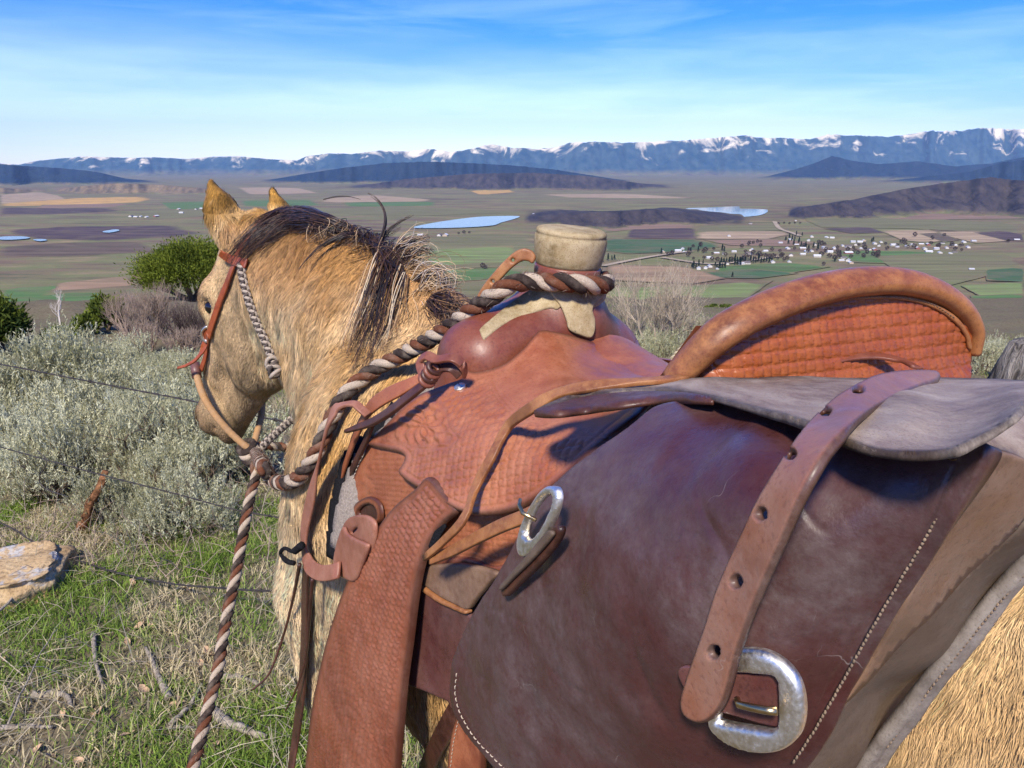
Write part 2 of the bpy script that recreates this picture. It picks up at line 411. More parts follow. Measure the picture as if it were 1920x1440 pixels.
fields = [
 (GREEN, [(0, 540), (95, 536), (200, 530), (100, 542), (92, 552), (190, 550), (188, 562), (150, 572), (0, 582)]),
 (GREEN, [(120, 548), (188, 549), (182, 566), (118, 570)]),
 (TAN, [(110, 530), (235, 518), (260, 535), (100, 546)]),
 (TAN, [(0, 585), (140, 575), (260, 560), (330, 600), (150, 640), (0, 640)]),
 (PALE, [(0, 352), (40, 354), (110, 366), (140, 380), (0, 386)]),
 (GOLD, [(150, 371), (270, 368), (285, 374), (260, 380), (60, 386), (0, 387), (0, 382), (80, 376)]),
 (PINK, [(80, 384), (250, 381), (220, 388), (60, 391)]),
 (PURP, [(0, 388), (60, 390), (200, 390), (230, 396), (100, 402), (0, 402)]),
 (PURP, [(0, 432), (120, 424), (330, 422), (380, 440), (200, 452), (60, 448)]),
 (BROWN, [(0, 462), (120, 455), (260, 452), (300, 470), (140, 482), (0, 480)]),
 (OLIVE, [(250, 396), (390, 384), (400, 404), (300, 412), (240, 408)]),
 (GREEN, [(450, 376), (580, 374), (600, 384), (560, 388), (455, 386)]),
 (GREEN, [(640, 378), (820, 378), (815, 386), (650, 388)]),
 (GREEN, [(300, 380), (390, 376), (392, 390), (320, 394)]),
 (PALE, [(610, 370), (700, 365), (810, 374), (800, 378), (600, 380)]),
 (PALE, [(440, 350), (560, 352), (600, 362), (470, 366)]),
 (GOLD, [(880, 358), (950, 354), (965, 360), (900, 366)]),
 (PALE, [(1010, 364), (1180, 363), (1320, 372), (1180, 372), (1060, 370)]),
 (OLIVE, [(560, 392), (760, 388), (900, 392), (1000, 398), (820, 404), (600, 402)]),
 (OLIVE, [(770, 445), (990, 432), (1010, 470), (960, 500), (800, 505), (760, 470)]),
 (LGREEN, [(780, 470), (960, 460), (980, 490), (800, 500)]),
 (GREEN, [(820, 506), (940, 502), (990, 512), (900, 525), (840, 528)]),
 (OLIVE, [(840, 530), (990, 520), (1000, 600), (850, 610)]),
 (DGREEN, [(1130, 448), (1300, 448), (1360, 462), (1290, 470), (1180, 476), (1130, 470)]),
 (PURP, [(1180, 428), (1304, 426), (1306, 448), (1170, 446)]),
 (PINK, [(1130, 420), (1300, 420), (1304, 427), (1190, 430), (1130, 436)]),
 (OLIVE, [(1308, 423), (1460, 421), (1470, 432), (1308, 435)]),
 (PALE, [(1307, 434), (1470, 433), (1480, 440), (1440, 448), (1306, 448)]),
 (PINK, [(1320, 450), (1450, 448), (1540, 455), (1480, 462), (1370, 460)]),
 (OLIVE, [(1500, 408), (1640, 404), (1920, 420), (1920, 440), (1700, 428), (1540, 426)]),
 (PINK, [(1580, 405), (1740, 400), (1920, 402), (1920, 410), (1700, 412)]),
 (PURP, [(1542, 428), (1628, 425), (1660, 436), (1600, 438)]),
 (PALE, [(1650, 432), (1740, 430), (1800, 446), (1740, 456), (1690, 450)]),
 (BROWN, [(1722, 438), (1760, 436), (1800, 450), (1770, 454)]),
 (PALE, [(1755, 435), (1830, 432), (1890, 452), (1830, 456), (1790, 446)]),
 (PURP, [(1826, 436), (1880, 432), (1920, 440), (1920, 452), (1880, 450)]),
 (GREEN, [(1340, 500), (1480, 492), (1560, 500), (1480, 512), (1370, 522), (1345, 512)]),
 (DGREEN, [(1300, 512), (1420, 505), (1500, 512), (1420, 522), (1330, 520)]),
 (GREEN, [(1560, 470), (1700, 470), (1830, 480), (1760, 495), (1600, 492)]),
 (OLIVE, [(1640, 480), (1880, 470), (1920, 500), (1780, 535), (1700, 520)]),
 (LGREEN, [(1140, 540), (1300, 535), (1450, 525), (1400, 560), (1300, 590), (1150, 590)]),
 (TAN, [(1140, 495), (1290, 500), (1360, 522), (1300, 532), (1140, 525)]),
 (LGREEN, [(1800, 535), (1920, 528), (1920, 552), (1840, 556)]),
 (GREEN, [(1820, 554), (1920, 550), (1920, 580), (1830, 582)]),
 (LGREEN, [(1830, 582), (1920, 578), (1920, 600), (1835, 604)]),
 (PURP, [(1825, 606), (1920, 598), (1920, 668), (1830, 680)]),
 (DGREEN, [(1848, 505), (1920, 500), (1920, 528), (1850, 526)]),
]
for k, (c, poly) in enumerate(fields):
    Q = np.array(poly, float)
    P = np.concatenate([Q[q] + (Q[(q + 1) % len(Q)] - Q[q]) * np.linspace(0, 1, 9)[:-1, None] for q in range(len(Q))])
    P += rng.normal(0, 0.3, P.shape) * np.array([2.5, 0.3])
    z_ = VZ + 0.05 + 0.04 * k
    cen = P.mean(0); I = cen + (P - cen) * 0.66
    P3 = Zp(P[:, 0], P[:, 1], z_); I3 = Zp(I[:, 0], I[:, 1], z_)
    n = len(P3)
    vs, _, fs, ov, *_r = delaunay_2d_cdt([Vector((p[0], p[1])) for p in np.concatenate([P3, I3])], [(q, (q + 1) % n) for q in range(n)], [], 1, 0.01)
    V = np.array([(v[0], v[1], z_) for v in vs])
    ed = np.array([0.0 if (len(q) and min(q) < n) else 1.0 for q in ov])
    o = mesh_np('field', V, np.array([f for f in fs if len(f) == 3]), field_mat(c, 0.3), smooth=False, attrs={'core': ed})
    tag(o, None, None, None, 'structure')

# ---- two reservoirs and a few ponds
m_water, nt, b = mat('water', 0.06, 0.5)
b.inputs['Base Color'].default_value = (0.03, 0.06, 0.09, 1); b.inputs['IOR'].default_value = 1.33
bump(nt, b, noise_n(nt, coords(nt, 'Position', (0.4, 0.4, 0.4)), 1.0, 3), 0.015, 0.3)
lakes = [[(776, 427), (800, 420), (850, 412), (905, 406), (972, 405), (965, 410), (940, 417), (920, 423), (850, 427)],
         [(1286, 391), (1330, 389), (1385, 387), (1388, 391), (1438, 393), (1430, 402), (1400, 406), (1360, 406), (1330, 399)],
         [(0, 444), (40, 443), (56, 446), (30, 449), (0, 449)], [(62, 449), (80, 448), (88, 450), (74, 452)],
         [(192, 434), (215, 430), (224, 432), (205, 436)]]
for k, poly in enumerate(lakes):
    P = catmull(np.array(poly, float), 60, True) if k > 1 else catmull(np.array(poly, float), 80, True)
    P3 = valley(P[:, 0], P[:, 1], 3.0)
    n = len(P3)
    vs, _, fs, *_r = delaunay_2d_cdt([Vector((p[0], p[1])) for p in P3], [(q, (q + 1) % n) for q in range(n)], [], 1, 0.01)
    o = mesh_np('reservoir' if k < 2 else 'pond', np.array([(v[0], v[1], VZ + 3.0) for v in vs]), np.array([f for f in fs if len(f) == 3]), m_water, smooth=False)
    tag(o, None, None, None, 'structure')
m_road = flat_mat('gravel_road', (0.34, 0.27, 0.19), 0.95, 0.2, 0.02, 0.1, space='Position')
for poly in ([(1452, 415), (1462, 428), (1484, 436), (1500, 442)], [(1130, 498), (1190, 486), (1250, 476), (1300, 470)], [(1240, 482), (1340, 494), (1460, 480)]):
    c = catmull(np.array(poly, float), 40); P = valley(c[:, 0], c[:, 1], 2.6)
    P[:, 2] = VZ + 2.6
    Tn, S, N = frames(P, np.array([0, 0, 1.0]))
    V = np.concatenate([P - S * 7, P + S * 7]); q = np.arange(39)
    tag(mesh_np('road', V, np.stack([q, q + 40, q + 41, q + 1], -1), m_road), None, None, None, 'structure')

# ---- hills and mountains: ridges with gullied slopes
def ridge(name, crest, base_py, back=0.25, gully=0.35, m=None, nx=260, ny=60, seed=0, depth=0.12, rough=0.02):
    """crest: silhouette in the photo; the foot stands on the valley floor at base_py"""
    c = np.array(crest, float)
    px = np.linspace(c[0, 0], c[-1, 0], nx)
    top = np.interp(px, c[:, 0], c[:, 1])
    bp = np.interp(px, [c[0, 0], c[-1, 0]], base_py) if np.ndim(base_py) else np.full(nx, float(base_py))
    bp = bp + (0.045 * np.maximum(bp - 312, 8)) * vfbm(px * 0.012 + seed, px * 0, octv=4, seed=seed + 40)
    foot = valley(px, bp, 0)
    rf = ray(px, top)
    Yf = foot[:, 1]
    Yc = Yf * (1 + depth)
    crestP = CAM + rf * (Yc / rf[:, 1])[:, None]
    Hh = np.maximum(crestP[:, 2] - VZ, 1.0)
    v = np.concatenate([np.linspace(0, 1, ny), 1 + np.linspace(0, 1, ny // 3)[1:]])
    Xg = np.where(v[None] <= 1, foot[:, 0:1] + (crestP[:, 0:1] - foot[:, 0:1]) * v[None], crestP[:, 0:1] * (1 + back * (v[None] - 1)))
    Yg = np.where(v[None] <= 1, foot[:, 1:2] + (crestP[:, 1:2] - foot[:, 1:2]) * v[None], crestP[:, 1:2] * (1 + back * (v[None] - 1)))
    sc = 1.0 / (Hh.mean() * 1.6)
    gn = vfbm(Xg * sc * 0.8, Yg * sc * 0.6, octv=5, seed=seed, gain=0.5)
    gn2 = np.abs(vfbm(Xg * sc * 1.1 + 1.3 * gn, Yg * sc * 0.8 + 0.8 * gn, octv=4, seed=seed + 9))
    vv = np.clip(v, 0, 1)[None]
    prof = np.where(v[None] <= 1, np.clip(vv, 0, 1) ** 1.5, 1 - 0.85 * ss(0, 1, v[None] - 1))
    env = np.clip(vv * (1 - vv) * 4, 0, 1) * (v[None] <= 1)
    Zg = Hh[:, None] * (prof + gully * env * (0.45 * gn - 0.5 * gn2 + 0.1))
    Zg += Hh[:, None] * rough * vfbm(Xg * sc * 9, Yg * sc * 3, octv=3, seed=seed + 3) * ss(0, 0.2, vv)
    Zg = np.where((v[None] < 0.02), -8, Zg)
    V = np.stack([Xg, Yg, VZ + Zg], -1); m_ = V.shape[1]
    i = np.arange(nx - 1)[:, None]; j = np.arange(m_ - 1)[None]
    F = np.stack([i * m_ + j, (i + 1) * m_ + j, (i + 1) * m_ + j + 1, i * m_ + j + 1], -1).reshape(-1, 4)
    h = np.clip(Zg / Hh[:, None], 0, 1.2)
    low = np.clip(Zg / (0.22 * Hh.max()), 0, 1)
    o = mesh_np(name, V.reshape(-1, 3), F, m, attrs={'h': h.ravel(), 'low': low.ravel()})
    return tag(o, None, None, None, 'structure')
def mountain_mat(name, forest, rock, snow, s0, s1, sc):
    m, nt, b = mat(name, 0.95, 0.05)
    a = nt.nodes.new('ShaderNodeAttribute'); a.attribute_name = 'h'
    al = nt.nodes.new('ShaderNodeAttribute'); al.attribute_name = 'low'
    n = noise_n(nt, coords(nt, 'Position', (sc, sc * 0.5, sc * 1.2)), 1.0, 9, 0.66, 1.2)
    n2 = noise_n(nt, coords(nt, 'Position', (sc * 5, sc, sc * 5)), 1.0, 6, 0.6)
    c = ramp(nt, n2, [(0.35, forest), (0.65, rock)])
    k = math_n(nt, 'ADD', math_n(nt, 'MULTIPLY', a.outputs['Fac'], 0.30), math_n(nt, 'MULTIPLY', n, 1.15))
    c = mixc(nt, ramp(nt, k, [(s0, 0.0), (s1, 1.0)]), c, snow)
    c = mixc(nt, ramp(nt, math_n(nt, 'MULTIPLY_ADD', n, 0.8, al.outputs['Fac']), [(0.42, 1.0), (0.95, 0.0)]), c, valley_color(nt))
    nt.links.new(c, b.inputs['Base Color']); return m
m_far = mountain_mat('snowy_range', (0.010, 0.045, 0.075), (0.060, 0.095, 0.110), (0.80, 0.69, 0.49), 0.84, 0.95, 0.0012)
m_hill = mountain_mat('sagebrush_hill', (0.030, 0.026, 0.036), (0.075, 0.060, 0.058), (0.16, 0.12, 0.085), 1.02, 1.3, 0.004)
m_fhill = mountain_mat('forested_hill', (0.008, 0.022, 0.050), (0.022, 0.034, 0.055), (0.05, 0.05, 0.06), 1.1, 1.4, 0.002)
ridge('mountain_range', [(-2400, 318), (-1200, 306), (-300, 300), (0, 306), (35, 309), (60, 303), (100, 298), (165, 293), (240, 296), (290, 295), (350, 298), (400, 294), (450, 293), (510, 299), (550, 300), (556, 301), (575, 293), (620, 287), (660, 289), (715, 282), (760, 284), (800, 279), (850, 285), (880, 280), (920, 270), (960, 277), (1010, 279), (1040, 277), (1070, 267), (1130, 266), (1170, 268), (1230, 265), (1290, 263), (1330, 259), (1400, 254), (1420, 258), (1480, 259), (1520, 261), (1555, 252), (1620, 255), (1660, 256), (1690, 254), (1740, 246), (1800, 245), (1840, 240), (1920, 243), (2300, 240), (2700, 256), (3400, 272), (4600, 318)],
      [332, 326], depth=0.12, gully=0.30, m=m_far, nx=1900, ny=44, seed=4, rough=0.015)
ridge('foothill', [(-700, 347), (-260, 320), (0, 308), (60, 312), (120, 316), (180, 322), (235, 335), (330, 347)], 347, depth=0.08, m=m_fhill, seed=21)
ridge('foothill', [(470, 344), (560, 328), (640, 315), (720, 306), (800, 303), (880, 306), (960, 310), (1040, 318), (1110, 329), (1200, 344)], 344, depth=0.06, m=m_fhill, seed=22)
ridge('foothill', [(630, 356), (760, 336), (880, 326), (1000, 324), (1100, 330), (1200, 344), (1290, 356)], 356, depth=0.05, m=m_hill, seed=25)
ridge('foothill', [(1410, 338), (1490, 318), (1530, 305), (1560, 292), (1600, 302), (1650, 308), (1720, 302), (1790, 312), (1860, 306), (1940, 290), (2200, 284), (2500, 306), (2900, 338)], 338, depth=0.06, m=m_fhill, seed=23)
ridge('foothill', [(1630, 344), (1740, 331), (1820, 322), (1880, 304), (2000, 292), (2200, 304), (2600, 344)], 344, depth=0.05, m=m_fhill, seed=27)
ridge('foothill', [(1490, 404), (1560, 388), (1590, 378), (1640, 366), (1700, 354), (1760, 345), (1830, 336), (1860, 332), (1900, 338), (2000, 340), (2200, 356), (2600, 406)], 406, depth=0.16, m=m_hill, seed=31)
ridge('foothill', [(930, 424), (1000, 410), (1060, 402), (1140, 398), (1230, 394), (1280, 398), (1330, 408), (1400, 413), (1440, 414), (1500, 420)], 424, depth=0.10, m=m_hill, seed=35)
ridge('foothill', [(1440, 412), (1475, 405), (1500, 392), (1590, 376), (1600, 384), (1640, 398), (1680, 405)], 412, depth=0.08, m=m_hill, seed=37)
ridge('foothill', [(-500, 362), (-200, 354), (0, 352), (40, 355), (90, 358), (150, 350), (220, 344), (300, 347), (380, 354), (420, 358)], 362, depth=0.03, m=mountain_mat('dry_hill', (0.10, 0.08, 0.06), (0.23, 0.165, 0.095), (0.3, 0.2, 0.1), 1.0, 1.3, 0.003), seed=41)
# ================================================================== the horse
HS = 0.0095
HB0 = np.array([-1.12, -0.36, -0.01]); HB1 = np.array([1.36, 0.44, 1.76])
gn_ = np.ceil((HB1 - HB0) / HS).astype(int)
gs, gt, gz = (HB0[k] + HS * np.arange(gn_[k]) for k in range(3))
DG = np.full(tuple(gn_), 0.5, np.float32)
def _block(lo, hi):
    a = np.clip(((np.asarray(lo) - HB0) / HS).astype(int), 0, gn_ - 1); b = np.clip(((np.asarray(hi) - HB0) / HS).astype(int) + 2, 1, gn_)
    sl = tuple(slice(a[k], b[k]) for k in range(3))
    P = np.stack(np.meshgrid(gs[sl[0]], gt[sl[1]], gz[sl[2]], indexing='ij'), -1).astype(np.float32)
    return sl, P
def _smin(a, b, k):
    h = np.clip(0.5 + 0.5 * (b - a) / k, 0, 1); return b + (a - b) * h - k * h * (1 - h)
def add_d(sl, d, k, sub=False):
    if sub: DG[sl] = -_smin(-DG[sl], d, k)
    else: DG[sl] = _smin(DG[sl], d, k)
def rc(a, b, ra, rb, k=0.03, sub=False, sq=None):
    """tapered limb between two points; sq=(axis, factor) flattens it"""
    a = np.asarray(a, float); b = np.asarray(b, float); m = max(ra, rb) * (sq[1] if sq and sq[1] > 1 else 1) + k + 0.02
    sl, P = _block(np.minimum(a, b) - m, np.maximum(a, b) + m)
    if P.size == 0: return
    ba = (b - a).astype(np.float32); pa = P - a.astype(np.float32)
    if sq is not None:
        ax = np.asarray(sq[0], np.float32); ax = ax / np.linalg.norm(ax); f = 1.0 / sq[1] - 1
        pa = pa + (pa @ ax)[..., None] * ax * f; ba = ba + (ba @ ax) * ax * f
    h = np.clip((pa @ ba) / (ba @ ba + 1e-9), 0, 1)
    d = np.linalg.norm(pa - h[..., None] * ba, axis=-1) - (ra + (rb - ra) * h)
    add_d(sl, d, k, sub)
def el(c, r, k=0.03, ax=None, sub=False):
    c = np.asarray(c, float); r = np.asarray(r, float); m = max(r) + k + 0.02
    sl, P = _block(c - m, c + m)
    if P.size == 0: return
    q = P - c.astype(np.float32)
    if ax is not None: q = q @ np.asarray(ax, np.float32).T
    k0 = np.linalg.norm(q / r, axis=-1); k1 = np.linalg.norm(q / (r * r), axis=-1)
    add_d(sl, (k0 * (k0 - 1) / (k1 + 1e-6)).astype(np.float32), k, sub)

# trunk
el((-0.30, 0, 1.015), (0.62, 0.265, 0.350), 0.05)
el((0.05, 0, 1.01), (0.42, 0.240, 0.355), 0.06)
el((-0.74, 0, 1.13), (0.34, 0.275, 0.285), 0.08)
rc((0.30, 0, 1.30), (0.10, 0, 1.31), 0.085, 0.080, 0.08)
rc((0.10, 0, 1.31), (-0.10, 0, 1.275), 0.080, 0.075, 0.08)
rc((-0.10, 0, 1.275), (-0.40, 0, 1.285), 0.075, 0.08, 0.08)
rc((-0.40, 0, 1.285), (-0.80, 0, 1.335), 0.08, 0.085, 0.08)
for sg in (1, -1):
    el((0.30, 0.125 * sg, 1.06), (0.235, 0.150, 0.30), 0.06)
    el((0.44, 0.115 * sg, 0.98), (0.11, 0.125, 0.17), 0.06)
    el((-0.80, 0.14 * sg, 1.02), (0.24, 0.145, 0.30), 0.08)
    # fore leg
    rc((0.40, 0.17 * sg, 0.90), (0.37, 0.165 * sg, 0.52), 0.115, 0.062, 0.05)
    rc((0.37, 0.165 * sg, 0.52), (0.37, 0.165 * sg, 0.42), 0.058, 0.050, 0.03)
    rc((0.37, 0.165 * sg, 0.42), (0.365, 0.165 * sg, 0.17), 0.036, 0.034, 0.03)
    rc((0.365, 0.165 * sg, 0.17), (0.41, 0.165 * sg, 0.07), 0.040, 0.042, 0.03)
    rc((0.41, 0.165 * sg, 0.075), (0.43, 0.165 * sg, 0.03), 0.050, 0.062, 0.01)
    # hind leg: stifle, hock, cannon
    rc((-0.74, 0.16 * sg, 0.92), (-0.80, 0.165 * sg, 0.66), 0.14, 0.085, 0.06)
    rc((-0.80, 0.165 * sg, 0.68), (-0.98, 0.165 * sg, 0.50), 0.085, 0.052, 0.04)
    rc((-0.98, 0.165 * sg, 0.51), (-0.96, 0.165 * sg, 0.17), 0.048, 0.037, 0.03)
    rc((-0.96, 0.165 * sg, 0.17), (-0.91, 0.165 * sg, 0.07), 0.042, 0.043, 0.03)
    rc((-0.91, 0.165 * sg, 0.075), (-0.89, 0.165 * sg, 0.03), 0.050, 0.062, 0.01)
# neck, carried up and turned a little to the left
rc((0.16, 0, 1.33), (0.42, 0.00, 1.42), 0.075, 0.055, 0.06)
rc((0.42, 0.00, 1.42), (0.64, 0.03, 1.485), 0.055, 0.048, 0.05)
rc((0.64, 0.03, 1.485), (0.93, 0.062, 1.475), 0.048, 0.045, 0.05)
rc((0.26, 0, 1.20), (0.50, 0.015, 1.33), 0.175, 0.125, 0.07)
rc((0.50, 0.015, 1.33), (0.86, 0.06, 1.41), 0.125, 0.088, 0.06)
rc((0.34, 0, 1.08), (0.55, 0.03, 1.20), 0.17, 0.120, 0.07)
rc((0.55, 0.03, 1.20), (0.86, 0.062, 1.345), 0.115, 0.072, 0.05)
# head, in its own frame: x down the face, y to its left, z out of the face
HP = toH(W(474, 424, 1.70))
phi = R(52)
hh = np.array([-math.sin(phi), math.cos(phi), 0]); hl = np.array([-math.cos(phi), -math.sin(phi), 0])
hx = 0.245 * hh + np.array([0, 0, -0.53]); hx /= np.linalg.norm(hx)
hz = np.cross(hx, hl); hz = hz if hz @ hh > 0 else -hz
rot_h = np.stack([[v @ HD, v @ HN, v[2]] for v in (hx, hl, hz)])   # rows: head axes in the horse frame
def hd(x, y, z): return HP + np.array([x, y, z]) @ rot_h
def hw(x, y, z): q = hd(x, y, z); return H(q[0], q[1], q[2])
el(hd(0.06, 0, -0.03), (0.11, 0.072, 0.075), 0.04, rot_h)
el(hd(0.18, 0, -0.005), (0.13, 0.080, 0.062), 0.04, rot_h)
rc(hd(0.14, 0, 0.018), hd(0.47, 0, 0.012), 0.046, 0.034, 0.03)
rc(hd(0.22, 0, -0.02), hd(0.47, 0, -0.008), 0.072, 0.050, 0.04, sq=(rot_h[1], 0.86))
for sg in (1, -1):
    el(hd(0.200, 0.042 * sg, -0.122), (0.142, 0.046, 0.128), 0.035, rot_h)
    el(hd(0.185, 0.070 * sg, 0.016), (0.050, 0.024, 0.026), 0.022, rot_h)
    rc(hd(0.25, 0.058 * sg, -0.035), hd(0.40, 0.046 * sg, -0.03), 0.014, 0.010, 0.03)
    el(hd(0.545, 0.030 * sg, 0.012), (0.034, 0.026, 0.030), 0.025, rot_h)
rc(hd(0.29, 0, -0.135), hd(0.51, 0, -0.066), 0.048, 0.034, 0.05)
el(hd(0.525, 0, -0.012), (0.068, 0.055, 0.050), 0.03, rot_h)
el(hd(0.545, 0, -0.062), (0.042, 0.036, 0.026), 0.018, rot_h)
for sg in (1, -1):
    el(hd(0.556, 0.048 * sg, 0.014), (0.020, 0.010, 0.010), 0.010, rot_h, sub=True)
    el(hd(0.200, 0.088 * sg, 0.000), (0.024, 0.014, 0.018), 0.012, rot_h, sub=True)
    rc(hd(0.585, 0.0, -0.046), hd(0.52, 0.052 * sg, -0.044), 0.004, 0.004, 0.006, sub=True)
# ears, pricked forward
def ear(base, mid, tip, inner, f_=1.0):
    b, m, t = (toH(W(*q)) for q in (base, mid, tip)); inn = np.asarray(inner)
    fl = inn @ np.stack([HD, HN, [0, 0, 1]]).T
    rc(b, m, 0.042 * f_, 0.038 * f_, 0.02, sq=(fl, 0.75)); rc(m, t, 0.037 * f_, 0.011, 0.022, sq=(fl, 0.7))
    rc(m * 0.6 + b * 0.4 + fl * 0.040, t * 0.8 + m * 0.2 + fl * 0.022, 0.022, 0.006, 0.008, sub=True)
ear((438, 446, 1.665), (415, 398, 1.665), (394, 345, 1.675), hh * 0.95 + hl * 0.2)
ear((530, 428, 1.775), (524, 398, 1.785), (511, 359, 1.80), hh * 0.95 - hl * 0.2, 0.62)
# dock
rc((-1.00, 0, 1.29), (-1.10, 0, 1.18), 0.05, 0.035, 0.05)

def surface_nets(D, o, h):
    n = np.array(D.shape) - 1
    ins = D < 0
    cnt = np.zeros(n, np.float32); acc = np.zeros(tuple(n) + (3,), np.float32)
    cs = [(0, 0, 0), (1, 0, 0), (0, 1, 0), (1, 1, 0), (0, 0, 1), (1, 0, 1), (0, 1, 1), (1, 1, 1)]
    sub = lambda A, c: A[c[0]:c[0] + n[0], c[1]:c[1] + n[1], c[2]:c[2] + n[2]]
    nin = sum(sub(ins, c).astype(np.int8) for c in cs)
    act = np.argwhere((nin > 0) & (nin < 8))
    idx = np.full(tuple(n), -1, np.int32); idx[tuple(act.T)] = np.arange(len(act))
    P = np.zeros((len(act), 3)); C = np.zeros(len(act))
    val = np.stack([D[act[:, 0] + c[0], act[:, 1] + c[1], act[:, 2] + c[2]] for c in cs], 1)
    for a in range(8):
        for b_ in range(a + 1, 8):
            if sum(abs(x - y) for x, y in zip(cs[a], cs[b_])) != 1: continue
            va, vb = val[:, a], val[:, b_]; x = (va < 0) != (vb < 0)
            t = np.where(x, va / np.where(x, va - vb, 1), 0)
            P += np.where(x[:, None], np.array(cs[a]) + (np.array(cs[b_]) - np.array(cs[a])) * t[:, None], 0); C += x
    V = o + h * (act + P / C[:, None])
    Q = []
    for ax in range(3):
        u, v = [(1, 2), (2, 0), (0, 1)][ax]
        lo = [slice(1, -1)] * 3; lo[ax] = slice(0, -1); hi = [slice(1, -1)] * 3; hi[ax] = slice(1, None)
        a, b_ = ins[tuple(lo)], ins[tuple(hi)]
        e = np.argwhere(a != b_); off = np.ones(3, int); off[ax] = 0; e = e + off
        fl = ins[tuple(e.T)]
        du = np.zeros(3, int); du[u] = 1; dv = np.zeros(3, int); dv[v] = 1
        g = lambda q: idx[tuple(q.T)]
        q = np.stack([g(e - du - dv), g(e - dv), g(e), g(e - du)], 1)
        q[~fl] = q[~fl][:, ::-1]; Q.append(q)
    return V, np.concatenate(Q)
hV, hF = surface_nets(DG, HB0, HS)
# smooth once
def lap(V, F, it, lam=0.5):
    e = np.concatenate([F[:, [0, 1]], F[:, [1, 2]], F[:, [2, 3]], F[:, [3, 0]]])
    for _ in range(it):
        s = np.zeros_like(V); c = np.zeros(len(V))
        for k in range(3): s[:, k] = np.bincount(e[:, 0], V[e[:, 1], k], len(V)) + np.bincount(e[:, 1], V[e[:, 0], k], len(V))
        c = np.bincount(e.ravel(), minlength=len(V)).astype(float)
        V = V + lam * (s / c[:, None] - V)
    return V
hV = lap(hV, hF, 2)
hVw = H(hV[:, 0], hV[:, 1], hV[:, 2])
def tri_sample(p):
    """trilinear signed distance to the horse, p in the horse frame"""
    q = (np.asarray(p) - HB0) / HS; i0 = np.clip(np.floor(q).astype(int), 0, gn_ - 2); f = np.clip(q - i0, 0, 1)
    r = 0
    for a in (0, 1):
        for b_ in (0, 1):
            for c in (0, 1):
                w = (f[..., 0] if a else 1 - f[..., 0]) * (f[..., 1] if b_ else 1 - f[..., 1]) * (f[..., 2] if c else 1 - f[..., 2])
                r = r + w * DG[i0[..., 0] + a, i0[..., 1] + b_, i0[..., 2] + c]
    return r
def grad_h(p, e=0.012):
    g = np.stack([tri_sample(p + e * np.eye(3)[k]) - tri_sample(p - e * np.eye(3)[k]) for k in range(3)], -1)
    return g / (np.linalg.norm(g, axis=-1, keepdims=True) + 1e-9)
def h2w(v): return v[..., 0:1] * HD + v[..., 1:2] * HN + v[..., 2:3] * np.array([0, 0, 1.0])
def on_horse(px, py, off=0.0, start=0.7):
    """first point along the pixel's ray that lies 'off' above the horse's skin (world), with its normal"""
    px = np.atleast_1d(np.asarray(px, float)); py = np.atleast_1d(np.asarray(py, float))
    r = ray(px, py); D = np.full(len(px), start); best = np.full(len(px), 9.0); bD = D.copy()
    ln = np.linalg.norm(r, axis=1)
    for _ in range(260):
        d = tri_sample(toH(CAM + r * D[:, None])) - off
        m = d < best; best = np.where(m, d, best); bD = np.where(m, D, bD)
        D = D + np.clip(d, 0, 0.06) / ln * 0.8 + np.where(d < 0.0005, 0, 0.0004)
        if (d < 0.0008).all(): break
        if (D > 3).all(): break
        D = np.minimum(D, 3)
    p = CAM + r * bD[:, None]
    return p, h2w(grad_h(toH(p)))

